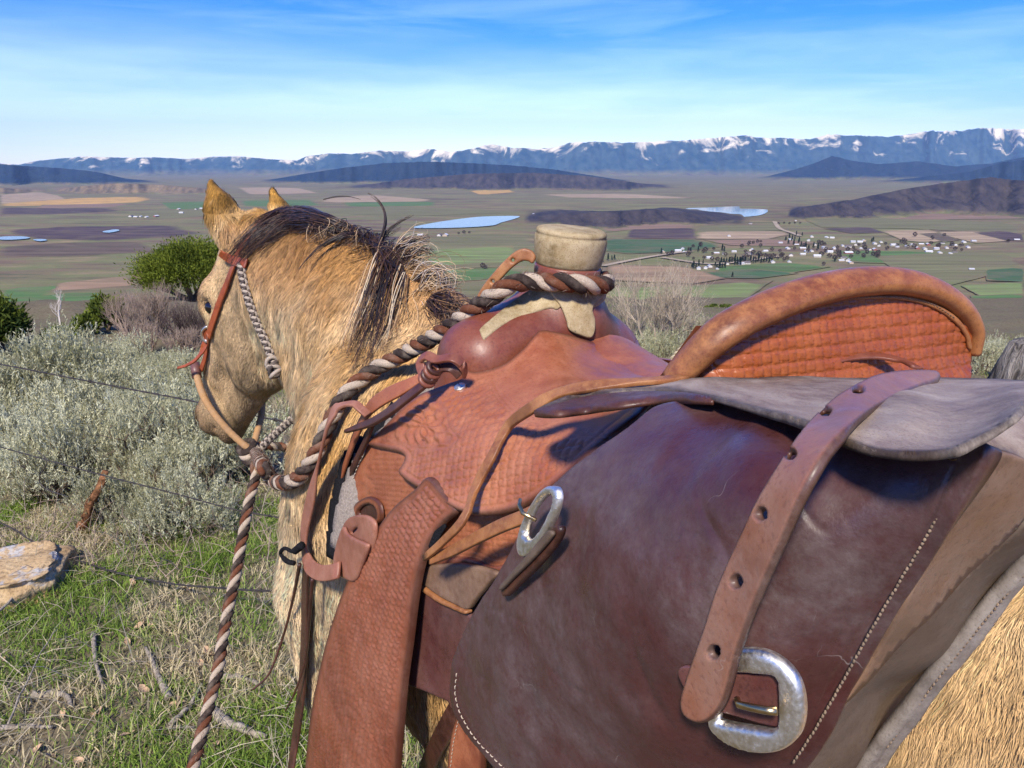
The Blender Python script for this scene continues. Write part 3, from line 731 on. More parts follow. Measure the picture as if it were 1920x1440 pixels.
def coat_color(p, seed=3):
    """buckskin coat, by place on the body (horse frame)"""
    s, t, z = p[:, 0], p[:, 1], p[:, 2]
    q = (p - HP) @ rot_h.T
    n = vfbm(s * 6, t * 6, z * 6, 4, seed); n2 = vfbm(s * 17, t * 17, z * 17, 3, seed + 5); n3 = vfbm(s * 2.3, t * 2.3, z * 2.3, 3, seed + 11)
    tan = np.array([0.55, 0.310, 0.110]); cream = np.array([0.86, 0.620, 0.345]); rust = np.array([0.33, 0.145, 0.036]); dark = np.array([0.075, 0.042, 0.022])
    f = np.clip(0.42 + 0.55 * n + 0.3 * n3 + 0.3 * n2, 0, 1)[:, None]
    f = f * np.where(s < -0.35, 0.55, 1.0)[:, None]
    c = tan * (1 - f) + cream * f
    lo = (ss(1.22, 0.98, z) * (s < 0.75) * ss(-0.1, 0.25, s))[:, None]      # pale shoulder
    c = c * (1 - lo) + (cream * 1.04) * lo
    up = (ss(1.36, 1.50, z + 0.05 * n) * (s < 0.93) * (s > 0.2))[:, None] * 0.75
    c = c * (1 - up) + rust * up
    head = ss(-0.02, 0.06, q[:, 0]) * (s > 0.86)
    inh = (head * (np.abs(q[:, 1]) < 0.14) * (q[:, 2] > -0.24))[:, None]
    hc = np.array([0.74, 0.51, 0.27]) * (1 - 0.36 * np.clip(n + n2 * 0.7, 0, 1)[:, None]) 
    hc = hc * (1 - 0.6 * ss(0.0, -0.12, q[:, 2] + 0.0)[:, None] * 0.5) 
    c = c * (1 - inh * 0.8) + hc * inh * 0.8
    face = (ss(-0.01, 0.045, q[:, 2]) * ss(0.03, 0.12, q[:, 0]) * (s > 0.9) * 0.6)[:, None]
    c = c * (1 - face) + rust * face
    mz = (ss(0.44, 0.57, q[:, 0]) * (s > 1.0) * (q[:, 2] > -0.2))[:, None] * 0.72
    c = c * (1 - mz) + np.array([0.17, 0.10, 0.055]) * mz
    er = (ss(HP[2] + 0.005, HP[2] + 0.055, z + 0.02 * n2) * (s > 0.8))[:, None]
    c = c * (1 - er) + (np.array([0.52, 0.27, 0.055]) * (1 - 0.45 * np.clip(n2 + 0.3, 0, 1))[:, None]) * er
    leg = ss(0.55, 0.42, z)[:, None]
    c = c * (1 - leg) + dark * leg
    return np.clip(c, 0.01, 0.9)

m_skin, nt, b = mat('horse_skin', 0.75, 0.2)
a = nt.nodes.new('ShaderNodeAttribute'); a.attribute_name = 'col'
nn = noise_n(nt, coords(nt, 'Object', (140, 140, 60)), 1.0, 4)
nt.links.new(mixc(nt, 1.0, a.outputs['Color'], ramp(nt, nn, [(0.3, (0.62, 0.60, 0.58)), (0.7, (1, 1, 1))]), 'MULTIPLY'), b.inputs['Base Color'])
bump(nt, b, nn, 0.5, 0.004)
horse_base = H(-0.2, 0.0, 0.0)
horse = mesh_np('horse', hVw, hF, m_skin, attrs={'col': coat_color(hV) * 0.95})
tag(horse, 'saddled buckskin horse with dark mane, its head turned over the wire fence', 'horse')

# ---- coat: short hairs growing out of the skin
def hair_mat(name, rough=0.55, spec=0.25, nrm=True):
    m, nt, b = mat(name, rough, spec)
    a = nt.nodes.new('ShaderNodeAttribute'); a.attribute_name = 'col'
    nt.links.new(a.outputs['Color'], b.inputs['Base Color'])
    if nrm:
        a2 = nt.nodes.new('ShaderNodeAttribute'); a2.attribute_name = 'nrm'
        nt.links.new(a2.outputs['Vector'], b.inputs['Normal'])
    return m
def hair_obj(name, P, r0, r1, m, parent, col, nrm=None):
    n, k, _ = P.shape
    hc = bpy.data.hair_curves.new(name)
    hc.add_curves([k] * n)
    if 'position' not in hc.attributes: hc.attributes.new('position', 'FLOAT_VECTOR', 'POINT')
    hc.attributes['position'].data.foreach_set('vector', np.ascontiguousarray(P, np.float32).ravel())
    rad = (np.broadcast_to(np.asarray(r0, float).reshape(-1, 1), (n, 1)) * (1 - np.linspace(0, 1, k) ** 1.5)[None] + r1 * (np.linspace(0, 1, k) ** 1.5)[None]).astype(np.float32)
    ra = hc.attributes.get('radius') or hc.attributes.new('radius', 'FLOAT', 'POINT')
    ra.data.foreach_set('value', rad.ravel())
    c = np.concatenate([col, np.ones((n, 1))], 1).astype(np.float32)
    ca = hc.attributes.new('col', 'FLOAT_COLOR', 'CURVE'); ca.data.foreach_set('color', c.ravel())
    if nrm is not None:
        na_ = hc.attributes.new('nrm', 'FLOAT_VECTOR', 'CURVE'); na_.data.foreach_set('vector', np.ascontiguousarray(nrm, np.float32).ravel())
    hc.materials.append(m)
    return put(bpy.data.objects.new(name, hc), parent)
def smooth_normals(V, F):
    n = np.cross(V[F[:, 2]] - V[F[:, 0]], V[F[:, 3]] - V[F[:, 1]])
    N = np.zeros_like(V)
    for c in range(4):
        for k in range(3): N[:, k] += np.bincount(F[:, c], n[:, k], len(V))
    return N / (np.linalg.norm(N, axis=1)[:, None] + 1e-12)
hN = smooth_normals(hV, hF)
def coat(name, n, sel, length, r0, seed, wave=0.3, clump=0.012, lift=0.25, k=6, length_var=0.5, cf=0.30):
    rg = np.random.default_rng(seed)
    F = hF; cen = hV[F].mean(1)
    ar = np.linalg.norm(np.cross(hV[F[:, 2]] - hV[F[:, 0]], hV[F[:, 3]] - hV[F[:, 1]]), axis=1) * sel(cen)
    f = rg.choice(len(F), n, p=ar / ar.sum())
    u, v = rg.random(n), rg.random(n); w = [(1 - u) * (1 - v), u * (1 - v), u * v, (1 - u) * v]
    p = sum(wi[:, None] * hV[F[f, c]] for c, wi in enumerate(w)); nm = sum(wi[:, None] * hN[F[f, c]] for c, wi in enumerate(w))
    nm /= np.linalg.norm(nm, axis=1)[:, None]
    q = (p - HP) @ rot_h.T
    onhead = (ss(-0.03, 0.05, q[:, 0]) * (p[:, 0] > 0.86) * (np.abs(q[:, 1]) < 0.14) * (q[:, 2] > -0.235))[:, None]
    ear_ = ((p[:, 2] > HP[2] + 0.03) & (p[:, 0] > 0.8))[:, None]
    d = np.tile(np.array([[-0.25, 0.0, -1.0]]), (n, 1))
    neck = (ss(0.15, 0.4, p[:, 0]))[:, None]
    d = d * (1 - neck) + np.array([[0.10, 0.0, -1.0]]) * neck
    d = d * (1 - onhead) + rot_h[0][None] * onhead
    d = np.where(ear_, np.array([[0.1, 0, 1.0]]), d)
    wv = np.stack([vfbm(p[:, 0] * 22, p[:, 1] * 22, p[:, 2] * 14, 2, seed + k_) for k_ in range(3)], 1)
    d = d + wave * wv
    d = d - (d * nm).sum(1)[:, None] * nm; d /= np.linalg.norm(d, axis=1)[:, None] + 1e-9
    L = length(p) * (1 - length_var * rg.random(n))
    side = np.cross(nm, d)
    ph = vnoise(p[:, 0] * 40, p[:, 1] * 40, p[:, 2] * 30, seed + 8)
    # gather neighbouring hairs into little wet-looking locks
    cl = np.stack([vnoise(p[:, 0] / clump, p[:, 1] / clump, p[:, 2] / clump * 0.6, seed + 20 + k_) for k_ in range(3)], 1)
    tt = np.linspace(0, 1, k)
    P = np.empty((n, k, 3))
    jit = rg.normal(0, 0.10, (n, 3))
    for i_, u_ in enumerate(tt):
        curl = np.sin(u_ * 4.5 + ph * 6) * wave * 0.35
        P[:, i_] = p + d * (L * u_)[:, None] + nm * (L * (lift * u_ * (1 - 0.75 * u_)) + 0.0006)[:, None] + side * (L * u_ * curl)[:, None] + (cl * cf + jit) * (L * u_ ** 1.3)[:, None]
    dd = tri_sample(P.reshape(-1, 3)).reshape(n, k)
    Pw = H(P[..., 0], P[..., 1], P[..., 2])
    c = coat_color(p) * (1 + 0.30 * rg.normal(size=(n, 1)) * 0.8)
    c = c * np.clip(1.0 + 0.9 * cf * cl[:, :1], 0.6, 1.4)
    ns = nm + 0.55 * d * 0 + 0.35 * cl; ns /= np.linalg.norm(ns, axis=1)[:, None]
    return hair_obj(name, Pw, r0 * (0.7 + 0.6 * rg.random(n)), r0 * 0.15, m_hair, horse, np.clip(c, 0.01, 0.95), h2w(ns))
m_hair = hair_mat('coat_hair')
def hair_len(p):
    q = (p - HP) @ rot_h.T
    head = (ss(-0.03, 0.05, q[:, 0]) * (p[:, 0] > 0.86) * (np.abs(q[:, 1]) < 0.14))
    L = 0.027 * (1 - head) + 0.009 * head
    L = np.where((p[:, 2] > HP[2] + 0.03) & (p[:, 0] > 0.8), 0.012, L)
    beard = head * ss(-0.12, -0.19, q[:, 2])
    L = L + 0.014 * beard
    L = np.where(q[:, 0] > 0.42, np.where(p[:, 0] > 1.0, 0.006, L), L)
    return np.where(p[:, 0] < 0.12, 0.022, L)
vis_front = lambda c: ((c[:, 0] > 0.12) & (c[:, 2] > 0.5) & (c[:, 1] > -0.16)) * np.where(c[:, 0] > 0.8, 1.6, 1.0) * np.where(c[:, 2] < 0.8, 0.7, 1.0)
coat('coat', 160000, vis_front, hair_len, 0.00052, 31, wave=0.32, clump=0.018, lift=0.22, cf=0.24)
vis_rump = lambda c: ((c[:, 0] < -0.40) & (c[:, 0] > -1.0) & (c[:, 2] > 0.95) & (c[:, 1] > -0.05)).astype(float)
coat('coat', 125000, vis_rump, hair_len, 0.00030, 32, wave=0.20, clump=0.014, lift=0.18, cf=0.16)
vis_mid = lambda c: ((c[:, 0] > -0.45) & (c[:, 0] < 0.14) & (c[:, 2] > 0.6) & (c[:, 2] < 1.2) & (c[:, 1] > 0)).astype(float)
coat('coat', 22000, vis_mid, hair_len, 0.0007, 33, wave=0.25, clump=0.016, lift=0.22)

# ---- eyes
m_eye, nt, b = mat('horse_eye', 0.05, 0.8)
b.inputs['Base Color'].default_value = (0.008, 0.005, 0.004, 1)
def ball(name, c, r, m, parent, k=16, ax=None):
    u, v = np.meshgrid(np.linspace(0, 2 * math.pi, k, endpoint=False), np.linspace(0, math.pi, k // 2 + 1), indexing='ij')
    D = np.stack([np.cos(u) * np.sin(v), np.sin(u) * np.sin(v), np.cos(v)], -1).reshape(-1, 3) * np.asarray(r)
    if ax is not None: D = D @ np.asarray(ax)
    kk = k // 2 + 1; i = np.arange(k)[:, None]; j = np.arange(kk - 1)[None]
    F = np.stack([i * kk + j, i * kk + j + 1, ((i + 1) % k) * kk + j + 1, ((i + 1) % k) * kk + j], -1).reshape(-1, 4)
    return mesh_np(name, np.asarray(c) + D, F, m, parent)
for sg in (1, -1):
    ball('eye', hw(0.200, 0.070 * sg, -0.002), 0.018, m_eye, horse)
# ================================================================== leather work: tools
def inside(poly, P):
    x, y = P[:, 0], P[:, 1]; n = len(poly); r = np.zeros(len(P), bool); j = n - 1
    for i in range(n):
        xi, yi = poly[i]; xj, yj = poly[j]
        c = ((yi > y) != (yj > y)) & (x < (xj - xi) * (y - yi) / (yj - yi + 1e-12) + xi); r ^= c; j = i
    return r
def seg_dist(P, A):
    """distance of points to a closed polyline"""
    B = np.roll(A, -1, 0); out = np.full(len(P), 1e9)
    for a, b_ in zip(A, B):
        ab = b_ - a; t = np.clip(((P - a) @ ab) / (ab @ ab + 1e-12), 0, 1)
        d = P - a - t[:, None] * ab; out = np.minimum(out, d[:, 0] ** 2 + d[:, 1] ** 2)
    return np.sqrt(out)
class Depth:
    """smooth surface through control points given by pixel + plane; exact for planes"""
    def __init__(self, ctrl, smooth=0.0):
        self.c = np.array([q[:2] for q in ctrl], float) / 1000.0
        w = np.array([1.0 / depth_at(q[0], q[1], q[2], q[3]) for q in ctrl])
        n = len(w); K = self.phi(np.linalg.norm(self.c[:, None] - self.c[None], axis=2)) + smooth * np.eye(n)
        Pm = np.concatenate([np.ones((n, 1)), self.c], 1)
        A = np.block([[K, Pm], [Pm.T, np.zeros((3, 3))]])
        self.w = np.linalg.solve(A + 1e-12 * np.eye(n + 3), np.concatenate([w, np.zeros(3)]))
    def phi(self, r): return np.where(r > 0, r * r * np.log(r + 1e-12), 0)
    def __call__(self, px, py):
        q = np.stack([np.atleast_1d(px), np.atleast_1d(py)], -1) / 1000.0
        K = self.phi(np.linalg.norm(q[:, None] - self.c[None], axis=2))
        return 1.0 / (K @ self.w[:-3] + self.w[-3] + q @ self.w[-2:])
    def at(self, px, py, lift=0.0):
        px = np.atleast_1d(np.asarray(px, float)); py = np.atleast_1d(np.asarray(py, float))
        p = W(px, py, self(px, py))
        if np.any(lift):
            e = 2.0; n = np.cross(W(px + e, py, self(px + e, py)) - p, W(px, py - e, self(px, py - e)) - p)
            n /= np.linalg.norm(n, axis=1)[:, None]; n *= np.sign(((CAM - p) * n).sum(1))[:, None]
            p = p + n * (np.asarray(lift)[..., None] if np.ndim(lift) else lift)
            return p, n
        return p
def patch(name, outline, dep, thick, m, parent=None, h=6.0, holes=(), relief=None, edge=None, smooth_outline=True, n_out=None, uv_rot=0.0, mirror=False, lift=0.0, corner=False, back=True, uvm='sz'):
    """a piece of leather: outline in photo pixels laid on the surface 'dep', real thickness, rounded edge"""
    O = np.asarray(outline, float)
    per = np.linalg.norm(np.diff(np.concatenate([O, O[:1]]), axis=0), axis=1).sum()
    n_out = n_out or max(24, int(per / h))
    if corner:                                      # keep corners: resample each side
        S_ = [O[i] + (O[(i + 1) % len(O)] - O[i]) * np.linspace(0, 1, max(2, int(np.linalg.norm(O[(i + 1) % len(O)] - O[i]) / h)) + 1)[:-1, None] for i in range(len(O))]
        O = np.concatenate(S_)
    else: O = catmull(O, n_out, True)
    HL = [catmull(np.asarray(q, float), max(10, int(len(q) * 2)), True) for q in holes]
    x0, y0 = O.min(0); x1, y1 = O.max(0)
    gx, gy = np.meshgrid(np.arange(x0, x1, h), np.arange(y0, y1, h * 0.866), indexing='xy')
    gx = gx + (np.arange(gx.shape[0]) % 2)[:, None] * h * 0.5
    G = np.stack([gx.ravel(), gy.ravel()], 1)
    G = G[inside(O, G)]
    dO = seg_dist(G, O); keep = dO > h * 0.55
    for q in HL: keep &= (seg_dist(G, q) > h * 0.5) & ~inside(q, G)
    G = G[keep]
    ring = []
    if edge:                                        # extra loops close to the edge for a round profile
        for f in (0.33, 0.7):
            c = np.roll(O, -1, 0) - np.roll(O, 1, 0); nn_ = np.stack([-c[:, 1], c[:, 0]], 1); nn_ /= np.linalg.norm(nn_, axis=1)[:, None] + 1e-9
            q = O + nn_ * edge * f
            if inside(O, q).mean() < 0.5: q = O - nn_ * edge * f
            ok = inside(O, q); ring.append(q[ok & (seg_dist(q, O) > edge * f * 0.6)])
    loops = [O] + HL
    pts = np.concatenate(loops + ring + [G]); E = []; k0 = 0
    for L in loops:
        E += [(k0 + i, k0 + (i + 1) % len(L)) for i in range(len(L))]; k0 += len(L)
    vs, es, fs, ov, *_ = delaunay_2d_cdt([Vector((p[0], p[1])) for p in pts], E, [], 1, 1e-4)
    P = np.array([(v[0], v[1]) for v in vs]); F = np.array([f for f in fs if len(f) == 3])
    for q in HL:
        F = F[~inside(q, P[F].mean(1))]
    D = dep(P[:, 0], P[:, 1]); V = W(P[:, 0], P[:, 1], D)
    # orient towards the camera side
    fn = np.cross(V[F[:, 1]] - V[F[:, 0]], V[F[:, 2]] - V[F[:, 0]])
    flip = ((CAM - V[F[:, 0]]) * fn).sum(1) < 0; F[flip] = F[flip][:, ::-1]
    fn[flip] *= -1
    Nn = np.zeros_like(V)
    for c in range(3):
        for k in range(3): Nn[:, k] += np.bincount(F[:, c], fn[:, k], len(V))
    Nn /= np.linalg.norm(Nn, axis=1)[:, None] + 1e-15
    d = seg_dist(P, O)
    for q in HL: d = np.minimum(d, seg_dist(P, q) * 1.2)
    h_ = toH(V)
    cu, su = math.cos(uv_rot), math.sin(uv_rot)
    ua = h_[:, 0] if uvm == 'sz' else -h_[:, 1] + 0.4 * h_[:, 0]
    uv = np.stack([ua * cu + h_[:, 2] * su, -ua * su + h_[:, 2] * cu], 1)
    disp = np.full(len(V), float(lift))
    rel = relief(uv[:, 0], uv[:, 1], d, P, h_) if relief is not None else np.zeros(len(V))
    disp += rel
    if edge:
        u = np.clip(1 - d / edge, 0, 1); disp -= thick * 0.5 * (1 - np.sqrt(np.clip(1 - u * u, 0, 1)))
    Vt = V + Nn * disp[:, None]
    nv = len(V)
    if back:
        Vb = V - Nn * (thick - lift)
        ed = {}
        for a, b_, c in F:
            for e in ((a, b_), (b_, c), (c, a)): ed[e] = True
        bd = np.array([e for e in ed if (e[1], e[0]) not in ed])
        side = np.stack([bd[:, 1], bd[:, 0], bd[:, 0] + nv, bd[:, 1] + nv], 1)
        Vall = np.concatenate([Vt, Vb]); Fs = [F, F[:, ::-1] + nv, side] if h >= 4 else [F, side]
        uvs = np.concatenate([uv, uv]); at = {'rel': np.concatenate([rel, np.zeros(nv)]), 'edge': np.concatenate([d, np.zeros(nv)])}
    else:
        Vall, Fs, uvs, at = Vt, [F], uv, {'rel': rel, 'edge': d}
    o = mesh_np(name, Vall, Fs, m, parent, uv=uvs, attrs=at)
    o['_n'] = 0; del o['_n']
    if mirror:
        hm = toH(Vall); sel = lambda f: (hm[f][:, :, 1] > 0.1).all(1)
        hm2 = hm.copy(); hm2[:, 1] *= -1
        mesh_np(name, H(hm2[:, 0], hm2[:, 1], hm2[:, 2]), [f[sel(f)][:, ::-1] for f in Fs], m, parent, uv=uvs, attrs=at)
    return o
def basket(cell=0.011, aspect=1.0, amp=0.0009, border=0, clear=None):
    """stamped basket weave: over-under pillows"""
    def fn(u, v, d, P, h):
        a, b_ = u / cell, v / (cell * aspect)
        i, j = np.floor(a), np.floor(b_); fa, fb = a - i, b_ - j
        hor = (i + j) % 2 == 0
        lo, ac = np.where(hor, fa, fb), np.where(hor, fb, fa)
        pill = (1 - np.abs(2 * ac - 1) ** 9) * (0.50 + 0.50 * (1 - np.abs(2 * lo - 1) ** 3.5))
        groove = np.exp(-((np.abs(lo - 0.5) - 0.35) / 0.055) ** 2) * 0.30
        r = amp * (pill - groove - 0.6)
        w = ss(border, border + 4, d) if border else 1.0
        if clear is not None: w = w * clear(u, v, d, P, h)
        r = r * w
        if border: r = r - 0.0006 * np.exp(-((d - border) / 2.0) ** 2) - 0.0003 * np.exp(-((d - border * 0.55) / 1.6) ** 2)
        return r
    return fn
def border_line(*ds, amp=0.0006, w=1.8):
    def fn(u, v, d, P, h): return -amp * sum(np.exp(-((d - q) / w) ** 2) for q in ds)
    return fn
def stitches(name, path, dep, m, parent, gap=9.0, length=0.62, r=0.00055, lift=0.0012, jitter=0.5):
    """a row of thread stitches along a pixel path on a surface"""
    p = catmull(np.asarray(path, float), 200); L = np.linalg.norm(np.diff(p, axis=0), axis=1).sum(); n = int(L / gap)
    p = catmull(np.asarray(path, float), n * 4 + 1)
    P3, nn_ = dep.at(p[:, 0], p[:, 1], lift)
    V, F = [], []; base = 0; pr = circle(5)
    for i in range(n):
        q = P3[i * 4:i * 4 + 4].copy(); a, b_ = q[0], q[0] + (q[3] - q[0]) * length * 4 / 3
        c = np.stack([a - nn_[i * 4] * r * 1.2, a * 0.8 + b_ * 0.2, a * 0.5 + b_ * 0.5, a * 0.2 + b_ * 0.8, b_ - nn_[i * 4] * r * 1.2]) + rng.normal(0, r * 0.25 * jitter, 3)
        Tn, S, N = frames(c, nn_[i * 4]); v, f = sweep(c, S, N, pr, r * np.array([.6, 1, 1.05, 1, .6]), r * np.array([.6, 1, 1.05, 1, .6]), cap=False)
        V.append(v); F.append(f[0] + base); base += len(v)
    return mesh_np(name, np.concatenate(V), np.concatenate(F), m, parent)
def lathe(name, prof, axis_p, axis_d, m, parent, k=40, squash=None):
    """prof: (r, height) pairs around an axis in world space"""
    prof = np.asarray(prof, float); ad = np.asarray(axis_d, float); ad /= np.linalg.norm(ad)
    a = np.cross(ad, [0.3, 0.9, 0.1]); a /= np.linalg.norm(a); b_ = np.cross(ad, a)
    th = np.linspace(0, 2 * math.pi, k, endpoint=False)
    C = np.cos(th)[:, None] * a + np.sin(th)[:, None] * b_
    V = np.asarray(axis_p) + prof[:, None, 0:1] * C[None] + prof[:, None, 1:2] * ad
    n = len(prof); i = np.arange(n - 1)[:, None]; j = np.arange(k)[None]
    F = np.stack([i * k + j, i * k + (j + 1) % k, (i + 1) * k + (j + 1) % k, (i + 1) * k + j], -1).reshape(-1, 4)
    return mesh_np(name, V.reshape(-1, 3), F, m, parent)
FORK = []
def fork_depth(px, py, off=0.0):
    """depth at which a pixel's ray meets the fork of the saddle"""
    global DG, HB0, HS, gn_
    keep = (DG, HB0, HS, gn_); DG, HB0, HS, gn_ = FORK[0]
    r = ray(px, py); D = 0.8; best, bD = 9, 0.8
    for _ in range(700):
        d = float(tri_sample(toH(CAM + r * D))) - off
        if d < best: best, bD = d, D
        if d < 0.0004: break
        D += max(0.0006, min(d, 0.02) * 0.6)
    DG, HB0, HS, gn_ = keep
    return bD
def sdf_shape(name, prims, lo, hi, h, m, parent, smooth=2, disp=None):
    """closed smooth body from blended ellipsoids ('e', c, r) and limbs ('c', a, b, ra, rb) in the horse frame"""
    global DG, HB0, HS, gn_, gs, gt, gz
    keep = (DG, HB0, HS, gn_, gs, gt, gz)
    HB0 = np.asarray(lo, float); HS = h; gn_ = np.ceil((np.asarray(hi) - HB0) / h).astype(int)
    gs, gt, gz = (HB0[k] + HS * np.arange(gn_[k]) for k in range(3)); DG = np.full(tuple(gn_), 0.5, np.float32)
    for q in prims:
        if q[0] == 'e': el(q[1], q[2], q[3])
        elif q[0] == 'c': rc(q[1], q[2], q[3], q[4], q[5], sq=q[6] if len(q) > 6 else None)
        elif q[0] == '-e': el(q[1], q[2], q[3], sub=True)
    V, F = surface_nets(DG, HB0, HS); V = lap(V, F, smooth)
    if name == 'fork': FORK.append((DG, HB0, HS, gn_))
    DG, HB0, HS, gn_, gs, gt, gz = keep
    return mesh_np(name, H(V[:, 0], V[:, 1], V[:, 2]), F, m, parent)

# ------------------------------------------------------------------ leathers, metal, thread
def leather(name, base, dark, worn, rough=0.42, scale=1.0, dust=0.0, dust_col=(0.42, 0.36, 0.31), scratch=0.0, spec=0.45, coat=0.0, worn_amt=0.5, pores=0.25, streak=(1, 1, 1), edge_dark=0):
    m, nt, b = mat(name, rough, spec)
    if edge_dark: m['edged'] = 1
    v = coords(nt, 'Position', streak)
    n1 = noise_n(nt, v, 9 * scale, 6, 0.62, 0.3); n2 = noise_n(nt, v, 45 * scale, 6, 0.65); n3 = noise_n(nt, v, 330 * scale, 3, 0.6)
    c = ramp(nt, n1, [(0.30, dark), (0.52, base), (0.74, worn)])
    c = mixc(nt, ramp(nt, n2, [(0.42, 0.0), (0.72, worn_amt)]), c, worn)
    c = mixc(nt, ramp(nt, n3, [(0.33, 0.55), (0.47, 0.0)]), c, dark)
    ae = nt.nodes.new('ShaderNodeAttribute'); ae.attribute_name = 'edge'
    if edge_dark: c = mixc(nt, ramp(nt, math_n(nt, 'MULTIPLY', ae.outputs['Fac'], 0.1), [(0.25, 0.9), (edge_dark * 0.1, 0.0)]), c, tuple(x * 0.35 for x in dark))
    rg = ramp(nt, n2, [(0.3, max(0.08, rough - 0.12)), (0.7, min(1, rough + 0.16))])
    if dust:
        nd = noise_n(nt, v, 48 * scale, 9, 0.74, 0.3); nd2 = noise_n(nt, v, 190 * scale, 6, 0.75)
        fac = math_n(nt, 'MULTIPLY', ramp(nt, nd, [(0.30, 0.12), (0.80, 0.95)]), ramp(nt, nd2, [(0.25, 0.35), (0.70, 1.0)]))
        big = noise_n(nt, v, 4.5, 3, 0.5, 0.4)
        fac = math_n(nt, 'MULTIPLY', math_n(nt, 'MULTIPLY', fac, ramp(nt, big, [(0.38, 0.12), (0.64, 1.3)])), dust)
        c = mixc(nt, fac, c, dust_col)
        rg = mixc(nt, fac, rg, (0.85, 0.85, 0.85))
    if scratch:
        w = nt.nodes.new('ShaderNodeTexVoronoi'); w.feature = 'DISTANCE_TO_EDGE'; w.inputs['Scale'].default_value = 16 * scale
        nw = nt.nodes.new('ShaderNodeTexNoise'); nw.inputs['Scale'].default_value = 24; nw.inputs['Detail'].default_value = 3; nt.links.new(v, nw.inputs['Vector'])
        va = nt.nodes.new('ShaderNodeVectorMath'); va.operation = 'MULTIPLY_ADD'; nt.links.new(nw.outputs['Color'], va.inputs[0]); va.inputs[1].default_value = (0.11, 0.11, 0.11); nt.links.new(v, va.inputs[2])
        nt.links.new(va.outputs[0], w.inputs['Vector'])
        msk = ramp(nt, noise_n(nt, v, 21, 3), [(0.60, 0.0), (0.70, 1.0)])
        sc = math_n(nt, 'MULTIPLY', ramp(nt, w.outputs['Distance'], [(0.0, 0.6), (0.006, 0.0)]), msk)
        vo = nt.nodes.new('ShaderNodeTexVoronoi'); vo.inputs['Scale'].default_value = 210 * scale; vo.inputs['Randomness'].default_value = 1.0; nt.links.new(v, vo.inputs['Vector'])
        cell = nt.nodes.new('ShaderNodeSeparateColor'); nt.links.new(vo.outputs['Color'], cell.inputs[0])
        fl = math_n(nt, 'MULTIPLY', math_n(nt, 'LESS_THAN', vo.outputs['Distance'], 0.16), math_n(nt, 'GREATER_THAN', cell.outputs[0], 0.955))
        c = mixc(nt, math_n(nt, 'MULTIPLY', sc, scratch), c, (0.55, 0.50, 0.45))
    nt.links.new(c, b.inputs['Base Color']); nt.links.new(rg, b.inputs['Roughness'])
    if coat: b.inputs['Coat Weight'].default_value = coat; b.inputs['Coat Roughness'].default_value = 0.25
    hgt = math_n(nt, 'ADD', math_n(nt, 'MULTIPLY', n3, 0.5), n2)
    bump(nt, b, hgt, pores, 0.0012)
    return m
m_saddle = leather('saddle_leather', (0.300, 0.088, 0.034), (0.150, 0.036, 0.016), (0.400, 0.150, 0.066), 0.40, 1.0, 0.20, (0.42, 0.24, 0.16), edge_dark=8)
m_jockey = leather('jockey_leather', (0.290, 0.082, 0.030), (0.165, 0.038, 0.015), (0.400, 0.150, 0.070), 0.36, 1.0, 0.30, (0.44, 0.27, 0.19), edge_dark=11)
m_cantle = leather('cantle_leather', (0.290, 0.070, 0.018), (0.150, 0.030, 0.010), (0.380, 0.115, 0.032), 0.33, 1.0, 0.0)
m_roll = leather('cantle_roll_leather', (0.215, 0.066, 0.024), (0.085, 0.022, 0.010), (0.400, 0.165, 0.050), 0.36, 1.6, 0.35, (0.48, 0.25, 0.10), 0.5, worn_amt=0.75)
m_fork = leather('fork_leather', (0.160, 0.038, 0.018), (0.085, 0.018, 0.011), (0.235, 0.075, 0.038), 0.34, 1.0, 0.30, (0.36, 0.22, 0.16))
m_fender = leather('fender_leather', (0.225, 0.062, 0.026), (0.130, 0.030, 0.013), (0.310, 0.115, 0.062), 0.40, 1.0, 0.25, (0.40, 0.25, 0.18), edge_dark=9)
m_tab = leather('latigo_leather', (0.300, 0.118, 0.068), (0.18, 0.06, 0.035), (0.38, 0.18, 0.115), 0.5, 1.2, 0.10)
m_string = leather('saddle_string_leather', (0.270, 0.105, 0.036), (0.13, 0.045, 0.02), (0.40, 0.19, 0.07), 0.45, 3.0)
m_dkleather = leather('dark_strap_leather', (0.060, 0.022, 0.014), (0.02, 0.008, 0.006), (0.13, 0.05, 0.03), 0.40, 2.0)
m_oxblood = leather('oxblood_leather', (0.095, 0.028, 0.022), (0.04, 0.012, 0.011), (0.16, 0.07, 0.055), 0.28, 1.0, 0.2, (0.30, 0.24, 0.23), 0.4)
m_bag = leather('saddlebag_leather', (0.060, 0.015, 0.013), (0.036, 0.008, 0.008), (0.076, 0.028, 0.024), 0.30, 0.8, 0.95, (0.190, 0.162, 0.152), 0.55, worn_amt=0.30, pores=0.5)
m_flap = leather('saddlebag_flap_leather', (0.240, 0.165, 0.120), (0.075, 0.042, 0.030), (0.400, 0.325, 0.255), 0.52, 1.0, 0.75, (0.47, 0.40, 0.33), 0.6, spec=0.2, streak=(4.5, 1.2, 1), edge_dark=8, pores=0.6)
m_gusset = leather('gusset_leather', (0.200, 0.105, 0.056), (0.10, 0.05, 0.03), (0.30, 0.19, 0.12), 0.5, 1.0, 0.6, (0.33, 0.27, 0.21), 0.35)
m_gusset2 = leather('dusty_gusset_leather', (0.105, 0.068, 0.042), (0.06, 0.035, 0.022), (0.17, 0.12, 0.08), 0.65, 1.0, 0.7, (0.22, 0.17, 0.125), 0.3)
m_welt = leather('welt_leather', (0.19, 0.155, 0.125), (0.08, 0.06, 0.05), (0.32, 0.28, 0.24), 0.7, 2.0, 0.7, (0.36, 0.32, 0.28))
